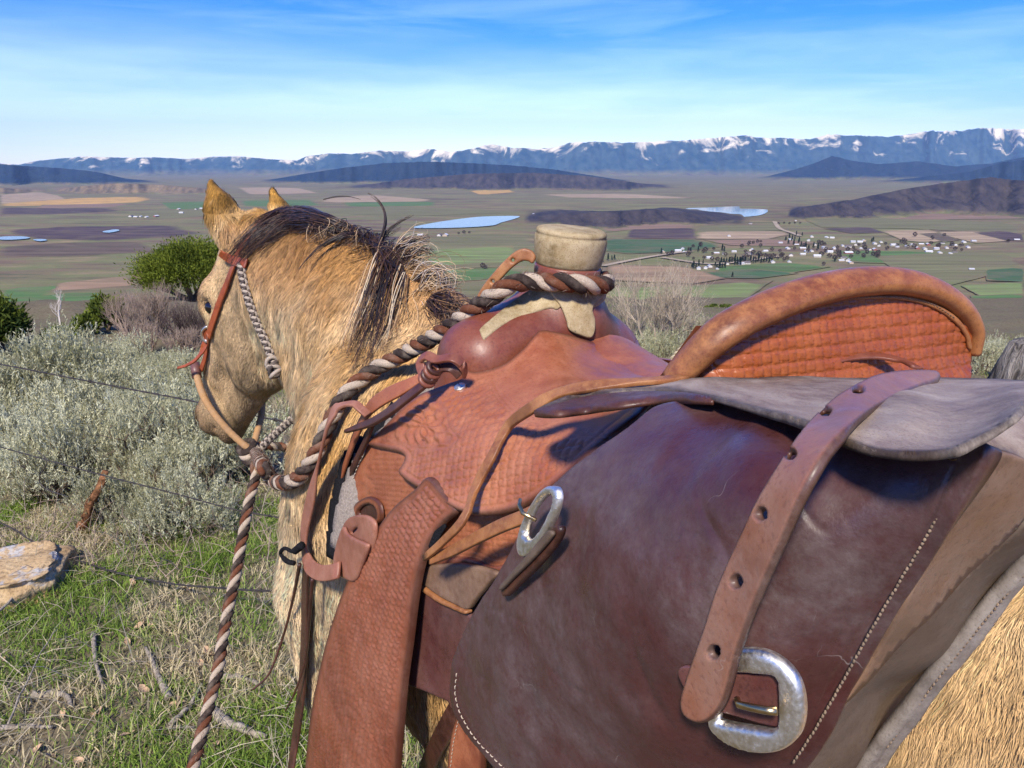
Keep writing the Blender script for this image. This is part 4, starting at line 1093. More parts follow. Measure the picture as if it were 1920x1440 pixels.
m_bstrap = leather('bag_strap_leather', (0.255, 0.090, 0.042), (0.14, 0.045, 0.024), (0.34, 0.17, 0.105), 0.36, 1.0, 0.5, (0.40, 0.31, 0.26), 0.8, edge_dark=7)
m_headstall = leather('headstall_leather', (0.280, 0.060, 0.018), (0.14, 0.025, 0.010), (0.36, 0.10, 0.035), 0.38, 3.0)
m_steel, nt, b = mat('worn_nickel', 0.22, 0.5)
v = coords(nt, 'Position'); nn = noise_n(nt, v, 60, 6, 0.65); nn2 = noise_n(nt, v, 420, 3)
nt.links.new(ramp(nt, nn, [(0.32, (0.62, 0.54, 0.38)), (0.5, (0.80, 0.76, 0.67)), (0.75, (0.88, 0.86, 0.82))]), b.inputs['Base Color'])
b.inputs['Metallic'].default_value = 1.0; nt.links.new(ramp(nt, nn2, [(0.3, 0.36), (0.7, 0.55)]), b.inputs['Roughness']); bump(nt, b, nn2, 0.15, 0.0006)
m_brass = flat_mat('aged_brass', (0.55, 0.40, 0.20), 0.3, 0.3, 90, 0.5, 1.0)
m_thread = flat_mat('waxed_thread', (0.40, 0.32, 0.23), 0.8, 0.3, 400, 0.1)
m_thread_w = flat_mat('pale_thread', (0.46, 0.37, 0.28), 0.8, 0.25, 400, 0.1)
m_thread_d = flat_mat('dusty_thread', (0.20, 0.145, 0.10), 0.85, 0.35, 300, 0.1)
m_suede = leather('mulehide', (0.34, 0.255, 0.135), (0.12, 0.080, 0.030), (0.50, 0.41, 0.26), 0.8, 2.2, 0.0, spec=0.1, worn_amt=0.6, pores=0.6)
m_felt_k = flat_mat('black_felt', (0.012, 0.012, 0.014), 0.95, 0.5, 500, 0.1, bmp=0.8, bdist=0.003)
m_felt_g = flat_mat('grey_felt', (0.24, 0.20, 0.165), 0.95, 0.3, 350, 0.1, bmp=0.6, bdist=0.002)
m_fleece = flat_mat('sheepskin', (0.45, 0.35, 0.20), 0.95, 0.35, 300, 0.1, bmp=1.0, bdist=0.006)
# ================================================================== the saddle
saddle = empty('saddle', H(-0.15, 0, 1.38), 'tooled brown western saddle with basket stamping on the horse\'s back', 'saddle')
# ---- fork with its swells
sdf_shape('fork', [('c', (0.010, 0, 1.452), (0.024, 0.128, 1.412), 0.050, 0.046, 0.02, ((1, 0, 0), 1.25)), ('c', (0.010, 0, 1.450), (0.024, -0.098, 1.385), 0.050, 0.044, 0.02, ((1, 0, 0), 1.25)), ('c', (0.015, 0.12, 1.41), (0.025, 0.142, 1.34), 0.046, 0.048, 0.03), ('c', (0.015, -0.095, 1.385), (0.025, -0.130, 1.32), 0.044, 0.046, 0.03), ('e', (0.012, 0.02, 1.39), (0.055, 0.13, 0.08), 0.03), ('c', (0.008, 0, 1.44), (0.0, 0, 1.515), 0.060, 0.036, 0.03), ('c', (0.02, 0.11, 1.37), (0.03, 0.15, 1.30), 0.055, 0.05, 0.03), ('c', (0.02, -0.10, 1.35), (0.03, -0.14, 1.28), 0.05, 0.05, 0.03)],
          (-0.12, -0.24, 1.22), (0.14, 0.24, 1.56), 0.0045, m_fork, saddle)
# ---- front jockey and seat in one sweep of leather, basket stamped below the border line
jk = Depth([(903, 693, 't', .162), (943, 680, 't', .145), (977, 653, 't', .118), (1003, 623, 't', .095), (1060, 623, 't', .052), (1110, 638, 't', .008), (1153, 648, 't', -.03), (1190, 650, 't', -.07), (1240, 697, 't', -.06), (1260, 700, 't', -.045),
            (1150, 760, 't', .172), (1000, 750, 't', .188), (1060, 690, 't', .115), (1130, 690, 't', .05), (1100, 850, 't', .245), (1215, 755, 't', .165), (1190, 715, 't', .06), (980, 947, 't', .272), (1060, 890, 't', .26), (840, 947, 't', .287), (747, 890, 't', .275), (687, 830, 't', .255), (773, 743, 't', .225), (865, 703, 't', .185), (900, 800, 't', .243), (1000, 850, 't', .25), (870, 655, 't', .16)], 1e-4)
jout = [(872, 690), (866, 706), (840, 716), (813, 726), (790, 735), (773, 745), (752, 762), (733, 782), (708, 808), (687, 829), (697, 836), (725, 843), (746, 848), (756, 856), (752, 868), (744, 882), (750, 893), (768, 906), (787, 918), (812, 933), (840, 948), (860, 957), (893, 964), (937, 960), (980, 947), (1020, 923), (1060, 890), (1100, 853), (1140, 818), (1180, 786), (1215, 760), (1262, 728), (1262, 702), (1240, 697), (1227, 683), (1212, 662), (1203, 647), (1195, 634), (1186, 648), (1153, 647), (1110, 637), (1060, 623), (1020, 616), (1003, 623), (977, 653), (943, 680), (903, 693), (885, 694)]
# the tooled border between smooth seat leather and stamped skirt of the jockey
bord = catmull(np.array([(925, 690), (924, 710), (935, 735), (960, 765), (990, 785), (1040, 803), (1090, 815), (1140, 818)], float), 120)
flor = np.array([(745, 775), (790, 748), (822, 752), (835, 775), (840, 800), (858, 822), (840, 838), (790, 842), (735, 826)], float)
def jrel(u, v, d, P, h):
    side = np.full(len(P), -1.0); best = np.full(len(P), 1e9)
    for a, b_ in zip(bord[:-1], bord[1:]):
        ab = b_ - a; t = np.clip(((P - a) @ ab) / (ab @ ab), 0, 1); q = P - a - t[:, None] * ab; dd = np.hypot(q[:, 0], q[:, 1])
        m_ = dd < best; best = np.where(m_, dd, best); side = np.where(m_, ab[0] * q[:, 1] - ab[1] * q[:, 0], side)
    stamped = side > 0
    bk = basket(0.0112, 0.72, 0.0022)(u, v, d, P, h)
    infl = inside(flor, P); dfl = seg_dist(P, flor)
    w = stamped * ss(7, 11, best) * ss(15, 19, d) * np.where(infl, 0.0, ss(3, 6, dfl))
    r = bk * w
    r = r - 0.0008 * np.exp(-(best / 2.2) ** 2) * (P[:, 1] > 690) - 0.0005 * np.exp(-((best - 9) / 1.8) ** 2) * stamped
    sc = np.abs(np.sin(np.cumsum(np.ones(len(P))) * 0 + (P[:, 0] + P[:, 1] * 0.7) * 0.16))
    r = r - 0.0006 * sc * np.exp(-((best - 5 - 3 * sc) / 2.0) ** 2) * (~stamped) * (P[:, 1] > 690)
    r = r - 0.0008 * np.exp(-((d - 14) / 1.8) ** 2) * (P[:, 1] > 735)
    # carved leaves in the corner panel
    x, y = P[:, 0] - 795, P[:, 1] - 795; ang = np.arctan2(y, x); rad = np.hypot(x, y)
    leaf = np.sin(ang * 7 + rad * 0.08) * np.sin(rad * 0.19 + 1.5 * np.sin(ang * 3))
    r = r + np.where(infl, 0.0020 * np.tanh(leaf * 2.2) * ss(2, 8, dfl), 0) - 0.0007 * np.exp(-(dfl / 2.0) ** 2) * (d > 10)
    # maker's round stamp behind the fork
    x, y = (P[:, 0] - 1186) / 40, (P[:, 1] - 680 - (P[:, 0] - 1186) * 0.33) / 20; rr_ = np.hypot(x, y); aa_ = np.arctan2(y, x)
    st = np.exp(-((rr_ - 0.92 - 0.05 * np.sin(aa_ * 14)) / 0.06) ** 2) + 0.8 * np.exp(-((rr_ - 0.68 - 0.04 * np.sin(aa_ * 9)) / 0.07) ** 2) + (rr_ < 0.6) * np.abs(np.sin(x * 9) * np.sin(y * 8 + x * 3)) * 0.7
    r = r - 0.0007 * st * (rr_ < 1.15)
    # edge line along the fork cut-out
    top = (P[:, 1] < 700)
    r = r - 0.0006 * np.exp(-((d - 12) / 2.0) ** 2) * top
    tri = np.abs(((P[:, 0] * 0.9 + P[:, 1]) / 13) % 2 - 1)
    r = r - 0.0005 * top * (d > 14) * (d < 14 + 9 * tri) * (P[:, 0] < 1170)
    return r
patch('front_jockey', jout, jk, 0.0055, m_jockey, saddle, h=2.3, relief=jrel, edge=7, n_out=420, uv_rot=R(-24))
# ---- seat dish between fork and cantle, carrying on under the right leg
u, v = np.meshgrid(np.linspace(0, 1, 40), np.linspace(-1, 1, 41), indexing='ij')
sc_ = -0.055 - 0.325 * u; zc_ = np.interp(u, [0, .2, .45, .7, .88, 1], [1.436, 1.412, 1.405, 1.422, 1.462, 1.512])
wd_ = np.interp(u, [0, .3, .7, 1], [0.125, 0.135, 0.175, 0.155])
tt_ = v * wd_; zz_ = zc_ - 0.055 * np.abs(v) ** 2.4 * (1 - u * 0.9) + 0.01 * u * np.abs(v) ** 2
SV = H(sc_ + 0.035 * u * np.abs(v) ** 2, tt_, zz_); i = np.arange(39)[:, None]; j = np.arange(40)[None]
mesh_np('seat', SV.reshape(-1, 3), np.stack([i * 41 + j, i * 41 + j + 1, (i + 1) * 41 + j + 1, (i + 1) * 41 + j], -1).reshape(-1, 4), m_jockey, saddle)
# ---- cantle: stamped back, rolled binding
cant_r = [(1262, 716, 't', .170), (1285, 688, 't', .165), (1350, 626, 't', .148), (1430, 581, 't', .108), (1520, 547, 't', .055), (1600, 530, 't', .005), (1680, 527, 't', -.045), (1750, 544, 't', -.089), (1800, 577, 't', -.122), (1826, 618, 't', -.143), (1824, 662, 't', -.150)]
CR = np.array([Pt(*q) for q in cant_r]); CRc = catmull(CR, 120)
wroll = np.interp(np.linspace(0, 1, 120), [0, .15, .4, .7, .85, 1], [.0100, .0125, .0130, .0125, .0105, .0065])
tn, S_, N_c = frames(CRc, CRc - H(-0.37, 0, 1.40))
pr = circle(18); pr = np.stack([pr[:, 0] * 1.15, pr[:, 1]], 1)
Vr, Fr = sweep(CRc, S_, N_c, pr, wroll * 1.25, wroll)
roll = mesh_np('cantle_binding', Vr, Fr, m_roll, saddle)
ck = Depth([(q[0], q[1] + 12, 't', q[3] * 0.97) for q in cant_r] + [(1330, 730, 't', .155), (1480, 740, 't', .080), (1620, 740, 't', .005), (1740, 730, 't', -.07), (1810, 720, 't', -.118)], 1e-4)
cout = [(1262, 745), (1262, 716), (1290, 688), (1350, 634), (1430, 590), (1520, 556), (1600, 540), (1680, 538), (1745, 554), (1792, 585), (1818, 622), (1822, 664), (1806, 745), (1700, 760), (1500, 760), (1350, 755)]
cant = patch('cantle_back', cout, ck, 0.006, m_cantle, saddle, h=2.3, relief=basket(0.0082, 1.4, 0.0021, 0), n_out=220, uv_rot=R(0), uvm='tz')
patch('cantle_trim', [(1290, 700), (1340, 655), (1400, 619), (1470, 588), (1540, 566), (1600, 555), (1680, 553), (1742, 566), (1788, 592), (1813, 624), (1819, 652), (1812, 652), (1806, 628), (1782, 600), (1740, 575), (1680, 562), (1600, 563), (1540, 574), (1470, 597), (1404, 628), (1346, 664), (1300, 704)], ck, 0.003, m_roll, cant, h=4, edge=4, lift=0.0035)
stitches('stitching', [(1345, 659), (1402, 623), (1470, 592), (1540, 570), (1600, 559), (1680, 557), (1741, 570), (1785, 596)], ck, m_thread_d, cant, gap=6, r=0.0004, lift=0.0042)
# ---- skirts
sk = Depth([(687, 832, 't', .247), (640, 975, 't', .252), (663, 887, 't', .250), (760, 900, 't', .262), (820, 1050, 't', .272), (925, 1066, 't', .268), (1000, 1000, 't', .256), (1060, 900, 't', .245), (800, 980, 't', .270), (700, 1040, 't', .262)])
sko = [(700, 822), (678, 855), (663, 887), (652, 915), (646, 945), (642, 975), (650, 1010), (690, 1040), (760, 1048), (820, 1050), (860, 1050), (890, 1053), (925, 1067), (960, 1060), (1010, 1010), (1060, 930), (1090, 870), (1000, 840), (860, 830), (780, 820)]
def skrel(u, v, d, P, h):
    b_ = basket(0.0085, 0.75, 0.0013)(u, v, d, P, h) * ss(20, 26, d) * (P[:, 0] > 690)
    lf = 0.0008 * np.tanh(2 * np.sin(P[:, 0] * 0.21 + 3 * np.sin(P[:, 1] * 0.06)) * np.sin(P[:, 1] * 0.17)) * (P[:, 0] < 700) * ss(16, 22, d)
    return b_ + lf - 0.0007 * np.exp(-((d - 9) / 2.0) ** 2) - 0.0006 * np.exp(-((d - 18) / 1.6) ** 2)
skirt = patch('skirt', sko, sk, 0.007, m_saddle, saddle, h=2.6, relief=skrel, edge=6, uv_rot=R(-18))
stitches('stitching', [(683, 850), (668, 885), (657, 917), (651, 945), (648, 970), (652, 996)], sk, m_thread_w, skirt, gap=8, r=0.0007)
stitches('stitching', [(712, 938), (698, 934), (685, 938), (672, 946), (664, 958)], sk, m_thread_w, skirt, gap=6, r=0.0006)
patch('skirt_edge', [(823, 1046), (860, 1043), (890, 1046), (925, 1060), (960, 1055), (962, 1064), (927, 1076), (890, 1064), (860, 1060), (824, 1062)], sk, 0.010, m_fork, saddle, h=4, edge=6, lift=0.004)
patch('fleece', [(815, 1058), (860, 1056), (900, 1066), (940, 1080), (936, 1090), (900, 1078), (860, 1068), (815, 1070)], Depth([(815, 1060, 't', .262), (940, 1082, 't', .258), (880, 1070, 't', .262), (860, 1090, 't', .262)]), 0.016, m_fleece, saddle, h=3, relief=lambda u, v, d, P, h: 0.003 * vnoise(P[:, 0] * 0.3, P[:, 1] * 0.3), edge=4)
# rigging slot: a dark recess with stitched lip
slot = patch('rigging_slot', [(664, 960), (672, 944), (686, 934), (700, 930), (714, 936), (722, 950), (722, 975), (700, 985), (676, 985)], sk, 0.004, m_saddle, saddle, h=3, edge=8, lift=0.0065, holes=[[(678, 962), (684, 950), (696, 944), (706, 948), (712, 960), (710, 974), (694, 978)]])
patch('slot_lining', [(674, 966), (682, 948), (698, 941), (712, 950), (716, 968), (700, 982), (682, 982)], sk, 0.002, m_dkleather, saddle, h=4, lift=0.0018)
# ---- fender
fd = Depth([(790, 900, 't', .283), (850, 960, 't', .287), (733, 953, 't', .285), (673, 1040, 't', .290), (803, 1020, 't', .296), (633, 1127, 't', .294), (777, 1127, 't', .304), (600, 1240, 't', .298), (765, 1240, 't', .310), (570, 1440, 't', .300), (743, 1440, 't', .315), (690, 1250, 't', .312), (655, 1440, 't', .316), (550, 1600, 't', .302), (735, 1600, 't', .318)], 1e-4)
fo = [(800, 895), (775, 917), (733, 953), (700, 997), (674, 1040), (657, 1070), (633, 1127), (607, 1210), (588, 1293), (577, 1360), (569, 1440), (560, 1530), (552, 1610), (735, 1610), (740, 1530), (745, 1440), (751, 1360), (758, 1277), (767, 1210), (777, 1127), (787, 1070), (802, 1022), (828, 982), (853, 957), (830, 925)]
patch('fender', fo, fd, 0.0065, m_fender, saddle, h=2.4, relief=basket(0.0128, 0.72, 0.0036, 13), edge=6, n_out=330, uv_rot=R(14))
# ---- flank billet hanging behind the fender
fb = Depth([(790, 1100, 't', .285), (875, 1160, 't', .285), (838, 1320, 't', .288), (760, 1280, 't', .288)])
billet = patch('flank_billet', [(788, 1098), (830, 1120), (875, 1148), (890, 1200), (850, 1325), (836, 1316), (800, 1300), (760, 1279), (768, 1230), (778, 1160)], fb, 0.006, m_oxblood, saddle, h=5, edge=5)
patch('billet_strap', [(868, 1320), (890, 1335), (905, 1400), (900, 1500), (890, 1640), (836, 1640), (834, 1500), (836, 1440), (845, 1370)], Depth([(868, 1320, 't', .290), (905, 1400, 't', .290), (840, 1500, 't', .296)]), 0.006, m_saddle, saddle, h=4, edge=5)
stitches('stitching', [(862, 1345), (852, 1390), (846, 1440)], Depth([(868, 1320, 't', .290), (905, 1400, 't', .290), (840, 1500, 't', .296)]), m_thread, billet, gap=7, r=0.0005)
# ---- latigo keeper and its tab beside the fender
lk = Depth([(640, 960, 't', .272), (710, 970, 't', .285), (690, 1090, 't', .285), (625, 1080, 't', .280)])
tab = patch('latigo_tab', [(649, 1005), (651, 985), (662, 970), (682, 964), (700, 967), (712, 980), (712, 1010), (700, 1040), (670, 1045), (653, 1030)], lk, 0.005, m_tab, saddle, h=4, edge=5, lift=0.008, holes=[[(667, 996), (676, 988), (678, 990), (669, 999)]])
lk2 = Depth([(640, 990, 't', .292), (690, 1020, 't', .300), (670, 1090, 't', .300), (622, 1060, 't', .290)])
patch('latigo_keeper', [(640, 988), (648, 1000), (662, 1010), (680, 1018), (688, 1026), (676, 1060), (662, 1090), (640, 1084), (626, 1072), (622, 1055), (628, 1020)], lk2, 0.005, m_tab, saddle, h=4, edge=5)
# looped billet strap in front of it
sl_ = [(690, 778, .262), (680, 765, .264), (663, 757, .268), (645, 759, .272), (630, 768, .276), (618, 787, .278), (608, 820, .278), (597, 870, .278), (583, 935, .282), (571, 990, .285), (570, 1030, .288), (580, 1060, .292), (600, 1074, .296), (622, 1073, .300), (636, 1068, .300)]
nrm_ = [HN * 0.35 + np.array([0, 0, 1])] * 4 + [HN * 0.7 + HD * .5] * 4 + [HN + HD * .15] * 3 + [HN + np.array([0, 0, .5])] * 4
strap('looped_strap', [T(*q) for q in sl_], [.011, .012, .013, .013, .013, .014, .018, .023, .027, .029, .028, .026, .026, .024, .022], 0.0042, np.array(nrm_), m_tab, saddle, n=120)
# second billet and a breast strap running down in front of the skirt
strap('front_billet', [T(803, 700, .222), T(765, 722, .236), T(720, 745, .246), T(690, 770, .250), T(668, 815, .250), T(648, 870, .248), T(632, 920, .246), T(618, 965, .244), T(606, 1010, .242)], [.012, .019, .021, .019, .016, .016, .015, .013, .012], 0.004, HN + HD * 0.55, m_saddle, saddle, n=90)
strap('front_billet', [T(812, 708, .236), T(775, 737, .252), T(735, 768, .262), T(700, 790, .266), T(668, 802, .27), T(648, 809, .272)], [.010, .012, .012, .011, .009, .004], 0.005, HN + np.array([0, 0, .6]), m_dkleather, saddle, n=70)
strap('front_billet', [T(700, 790, .258), T(688, 822, .256), T(665, 870, .252), T(645, 915, .248), T(625, 955, .246), T(612, 990, .244)], [.009, .011, .011, .010, .010, .009], 0.004, HN + HD * 0.4, m_dkleather, saddle, n=60)
strap('front_billet', [T(676, 790, .246), T(660, 830, .244), T(645, 880, .242), T(628, 930, .240), T(615, 975, .238)], [.010, .011, .011, .010, .008], 0.004, HN + HD * 0.4, m_dkleather, saddle, n=60)
# ---- string tie at the front of the jockey
tie = strap('string_tie', [T(872, 704, .205), T(868, 684, .212), T(848, 671, .222), T(818, 674, .230), T(800, 667, .234), T(788, 678, .238), T(793, 700, .240), T(806, 716, .238)], [.010, .012, .012, .011, .012, .012, .011, .009], 0.004, np.array([HN * .7 + np.array([0, 0, .9])] * 8), m_fork, saddle, n=70)
strap('string_tie_loop', [T(862, 706, .212), T(846, 690, .218), T(824, 690, .224), T(808, 700, .228), T(800, 722, .238)], [.009, .011, .012, .011, .010], 0.0045, HN * .8 + np.array([0, 0, .6]), m_dkleather, tie, n=50)
for q in range(4):
    c0 = T(801 + q * 5.0, 712 - q * 8.0, .240 - q * .003); t_ = np.linspace(0, 2 * math.pi, 15)[:-1]
    tube('string_tie_wrap', c0 + 0.0085 * (np.cos(t_)[:, None] * HN + np.sin(t_)[:, None] * (np.array([0, 0, .75]) + HD * .55)), 0.0032, m_dkleather if q % 2 else m_fork, tie, 6, closed=True)
# concho
cp, cn = jk.at(863, 727, 0.001)
con = lathe('concho', [(0.0072, -0.002), (0.0072, 0.0008), (0.0066, 0.0018), (0.0052, 0.0016), (0.0045, 0.0022), (0.002, 0.0030), (0.0001, 0.0031)], cp[0], cn[0], m_steel, saddle, 28)
tube('concho_slot', cp[0] + cn[0] * 0.0034 + np.linspace(-1, 1, 5)[:, None] * (np.array([0, 0, 1.0]) * .0022 + HD * .0012), 0.0005, m_dkleather, con, 5)
# ---- horn, wrapped in mulehide
ax = np.array([0.09, -0.05, 1.0]); hb = W(1062, 520, 1.0)
horn = lathe('horn', [(0.036, -0.02), (0.034, 0.005), (0.034, 0.014), (0.0415, 0.0155), (0.0438, 0.020), (0.0455, 0.030), (0.0470, 0.040), (0.0474, 0.049), (0.0468, 0.054), (0.0452, 0.0562), (0.0458, 0.0570), (0.0462, 0.0595), (0.0445, 0.0622), (0.041, 0.0635), (0.03, 0.0645), (0.0001, 0.065)], hb, ax, m_suede, saddle, 64)
lathe('horn_band', [(0.0375, 0.001), (0.0430, 0.002), (0.0438, 0.006), (0.0436, 0.014), (0.0425, 0.0165), (0.037, 0.017)], hb, ax, m_fork, horn, 48)
# crossing strips of the wrap on the fork
wd = Depth([(x, y, 'D', fork_depth(x, y)) for x, y in [(905, 628), (920, 606), (950, 580), (990, 556), (1030, 545), (1060, 545), (1085, 545), (1120, 560), (1075, 620), (1105, 620), (1060, 585), (1100, 585), (1000, 585), (950, 610), (1130, 585)]], 1e-4)
patch('horn_wrap', [(1052, 528), (1020, 532), (990, 545), (960, 566), (930, 590), (902, 614), (900, 622), (906, 636), (912, 634), (950, 606), (990, 590), (1030, 578), (1046, 580), (1062, 560)], wd, 0.0045, m_suede, horn, h=4, edge=4, lift=0.002)
patch('horn_wrap', [(1030, 533), (1060, 530), (1100, 530), (1125, 540), (1130, 555), (1108, 578), (1112, 600), (1112, 620), (1106, 634), (1092, 632), (1066, 620), (1060, 600), (1050, 575), (1036, 556)], wd, 0.004, m_suede, horn, h=4, edge=4, lift=0.006)
patch('horn_wrap', [(1085, 530), (1130, 540), (1136, 555), (1128, 568), (1108, 578), (1085, 566)], wd, 0.004, m_suede, horn, h=4, edge=4, lift=0.003)
# strings on the skirt: one long, one doubled back under the saddlebag
strap('saddle_string', [T(1290, 706, .17), T(1255, 711, .19), T(1190, 716, .215), T(1110, 724, .24), T(1045, 738, .252), T(995, 766, .262), (jk.at(963, 815, .012)[0][0]), (jk.at(938, 862, .012)[0][0]), jk.at(908, 918, .012)[0][0], T(870, 972, .312), T(830, 1016, .318), T(796, 1046, .322)], [.010, .011, .012, .012, .012, .012, .013, .013, .012, .012, .011, .007], 0.0042, np.array([HN * .2 + np.array([0, 0, 1])] * 3 + [HN * .6 + np.array([0, 0, .8])] * 2 + [HN + np.array([0, 0, .4])] * 7), m_string, saddle, n=130)
strap('saddle_string', [T(1030, 945, .290), T(985, 968, .295), T(940, 986, .300), (T(895, 1008, .305)), T(850, 1032, .312), T(808, 1050, .318)], [.013, .013, .013, .012, .011, .010], 0.005, HN + np.array([0, 0, .5]), m_string, saddle, n=70)
strap('string_slot', [T(835, 985, .309), T(820, 1003, .311), T(806, 1026, .313)], [.004, .010, .004], 0.002, HN, m_felt_k, saddle, n=20)
# strings hanging behind the cantle
strap('cantle_string', [Pt(1490, 712, 't', .06), Pt(1530, 690, 't', .045), Pt(1580, 672, 't', .02), Pt(1640, 667, 't', -.005), Pt(1690, 676, 't', -.015), Pt(1720, 690, 't', -.0)], [.010, .010, .010, .010, .011, .011], 0.003, np.array([0, 0, 1.0]) - HD * .4, m_fork, saddle, n=60)

# off-side skirt and fender
for nm, pts, mm in (('skirt', [(.12, 1.36), (.13, 1.28), (.10, 1.22), (-.10, 1.20), (-.32, 1.22), (-.38, 1.30), (-.36, 1.40)], m_saddle), ('fender', [(-.06, 1.30), (.06, 1.30), (.10, 1.05), (.16, .75), (.17, .62), (.05, .62), (.0, .80), (-.04, 1.05)], m_fender)):
    q = catmull(np.array(pts), 60, True); t0 = -0.245 if nm == 'skirt' else -0.285
    vs, _, fs, *_r = delaunay_2d_cdt([Vector(x) for x in q], [(i_, (i_ + 1) % 60) for i_ in range(60)], [], 1, 1e-5)
    A = np.array([(v_[0], t0 - 0.05 * max(0, 1.2 - v_[1]) + 0.9 * max(0, v_[1] - 1.27), v_[1]) for v_ in vs]); B = A + np.array([0, .007, 0]); n_ = len(A); f_ = np.array([x for x in fs if len(x) == 3])
    rim = np.arange(60); P = np.concatenate([A, B])
    mesh_np(nm, H(P[:, 0], P[:, 1], P[:, 2]), [f_, f_[:, ::-1] + n_, np.stack([rim, (rim + 1) % 60, (rim + 1) % 60 + n_, rim + n_], 1)], mm, saddle, smooth=False)
# ================================================================== the saddlebags
bags = empty('saddlebags', H(-0.5, 0.0, 1.42), 'old oxblood leather saddlebags with grey worn flap tied behind the cantle', 'saddlebag')
bp = Depth([(1225, 757, 't', .285), (1030, 920, 't', .335), (945, 1060, 't', .345), (862, 1200, 't', .348), (840, 1290, 't', .350), (880, 1400, 't', .350), (1000, 1550, 't', .345), (1862, 838, 't', .350), (1740, 1060, 't', .352), (1610, 1280, 't', .350), (1480, 1500, 't', .340),
            (1250, 950, 't', .372), (1150, 1200, 't', .386), (1400, 1000, 't', .382), (1300, 1300, 't', .388), (1550, 1000, 't', .372), (1500, 800, 't', .318), (1560, 835, 't', .338), (1350, 750, 't', .270), (1400, 850, 't', .352), (1720, 815, 't', .335), (1420, 1320, 't', .380), (1020, 1250, 't', .374), (1650, 870, 't', .350)], 1e-4)
bo = [(1240, 752), (1180, 792), (1100, 852), (1030, 922), (985, 987), (945, 1060), (905, 1120), (878, 1162), (860, 1205), (845, 1250), (839, 1300), (850, 1342), (876, 1387), (910, 1425), (960, 1475), (1030, 1530), (1130, 1580), (1280, 1600), (1400, 1570), (1470, 1515), (1525, 1440), (1565, 1380), (1612, 1290), (1682, 1165), (1742, 1063), (1800, 965), (1850, 876), (1861, 848), (1856, 836), (1830, 826), (1700, 800), (1500, 770), (1350, 745)]
def bagrel(u, v, d, P, h):
    n = 0.0035 * vfbm(u * 7, v * 7, 0, 3, 4) + 0.0008 * vfbm(u * 40, v * 40, 0, 2, 8)
    for ax_, ay_, bx_, by_, am_, w_ in [(900, 1130, 1010, 1180, .0012, 5), (1010, 1240, 1120, 1330, .0010, 6), (1160, 1150, 1260, 1400, .0014, 9), (1250, 1290, 1180, 1420, .0010, 6), (960, 1100, 1080, 1090, .0009, 5), (1560, 1240, 1600, 1120, .0010, 7), (1120, 900, 1060, 1060, .0014, 10), (1480, 930, 1560, 1010, .0012, 8), (1300, 900, 1360, 1080, .0010, 10), (880, 1250, 940, 1300, .0010, 5)]:
        a_, d_ = np.array([ax_, ay_], float), np.array([bx_ - ax_, by_ - ay_], float); t_ = np.clip(((P - a_) @ d_) / (d_ @ d_), 0, 1)
        q_ = P - a_ - t_[:, None] * d_; wob_ = 6 * np.sin(t_ * 7 + ax_); dd_ = np.hypot(q_[:, 0] + wob_, q_[:, 1]); n = n - am_ * np.exp(-(dd_ / w_) ** 2) * np.sin(np.pi * np.clip(t_, 0.02, 0.98))
    return n - 0.0009 * np.exp(-((d - 19) / 4.0) ** 2) * (P[:, 0] < 1000) - 0.0006 * np.exp(-((d - 45) / 4.0) ** 2) * (P[:, 0] > 1480)
panel = patch('front_panel', bo, bp, 0.006, m_bag, bags, h=5, relief=bagrel, edge=7, n_out=420)
stitches('stitching', [(858, 1262), (855, 1300), (866, 1340), (892, 1383), (925, 1418), (970, 1462)], bp, m_thread_w, panel, gap=11, r=0.0006)
stitches('stitching', [(1815, 885), (1760, 968), (1700, 1066), (1640, 1166), (1575, 1282), (1525, 1368), (1485, 1430)], bp, m_thread_d, panel, gap=9, r=0.0007)
# gusset folds and the back panel with its welt
g1 = Depth([(1855, 838, 't', .346), (1826, 900, 't', .346), (1700, 1130, 't', .346), (1571, 1331, 't', .343), (1920, 990, 't', .285), (1800, 1095, 't', .295), (1680, 1219, 't', .318), (1960, 900, 't', .29), (1930, 860, 't', .315)])
patch('gusset', [(1850, 842), (1880, 850), (1930, 866), (1990, 900), (1990, 940), (1930, 982), (1870, 1035), (1800, 1095), (1740, 1158), (1680, 1219), (1625, 1280), (1575, 1331), (1560, 1345), (1600, 1290), (1660, 1190), (1740, 1050), (1810, 930)], g1, 0.004, m_gusset, bags, h=9, relief=lambda u, v, d, P, h: 0.002 * vfbm(u * 12, v * 12, 0, 3, 6))
g2 = Depth([(1920, 990, 't', .282), (1800, 1095, 't', .292), (1680, 1219, 't', .314), (1571, 1331, 't', .338), (1500, 1450, 't', .34), (1920, 1050, 't', .236), (1780, 1230, 't', .24), (1650, 1400, 't', .245), (1850, 1100, 't', .245), (1650, 1310, 't', .27)])
patch('gusset', [(1990, 930), (1930, 975), (1870, 1028), (1800, 1090), (1740, 1152), (1680, 1213), (1625, 1272), (1570, 1335), (1520, 1430), (1470, 1520), (1520, 1600), (1590, 1520), (1660, 1410), (1790, 1240), (1860, 1150), (1930, 1070), (1995, 1015)], g2, 0.004, m_gusset2, bags, h=9, relief=lambda u, v, d, P, h: 0.0025 * vfbm(u * 10, v * 10, 0, 3, 7), lift=-0.002)
g3 = Depth([(1920, 1040, 't', .243), (1780, 1230, 't', .245), (1650, 1400, 't', .250), (1930, 1090, 't', .228), (1800, 1265, 't', .232), (1670, 1440, 't', .236)])
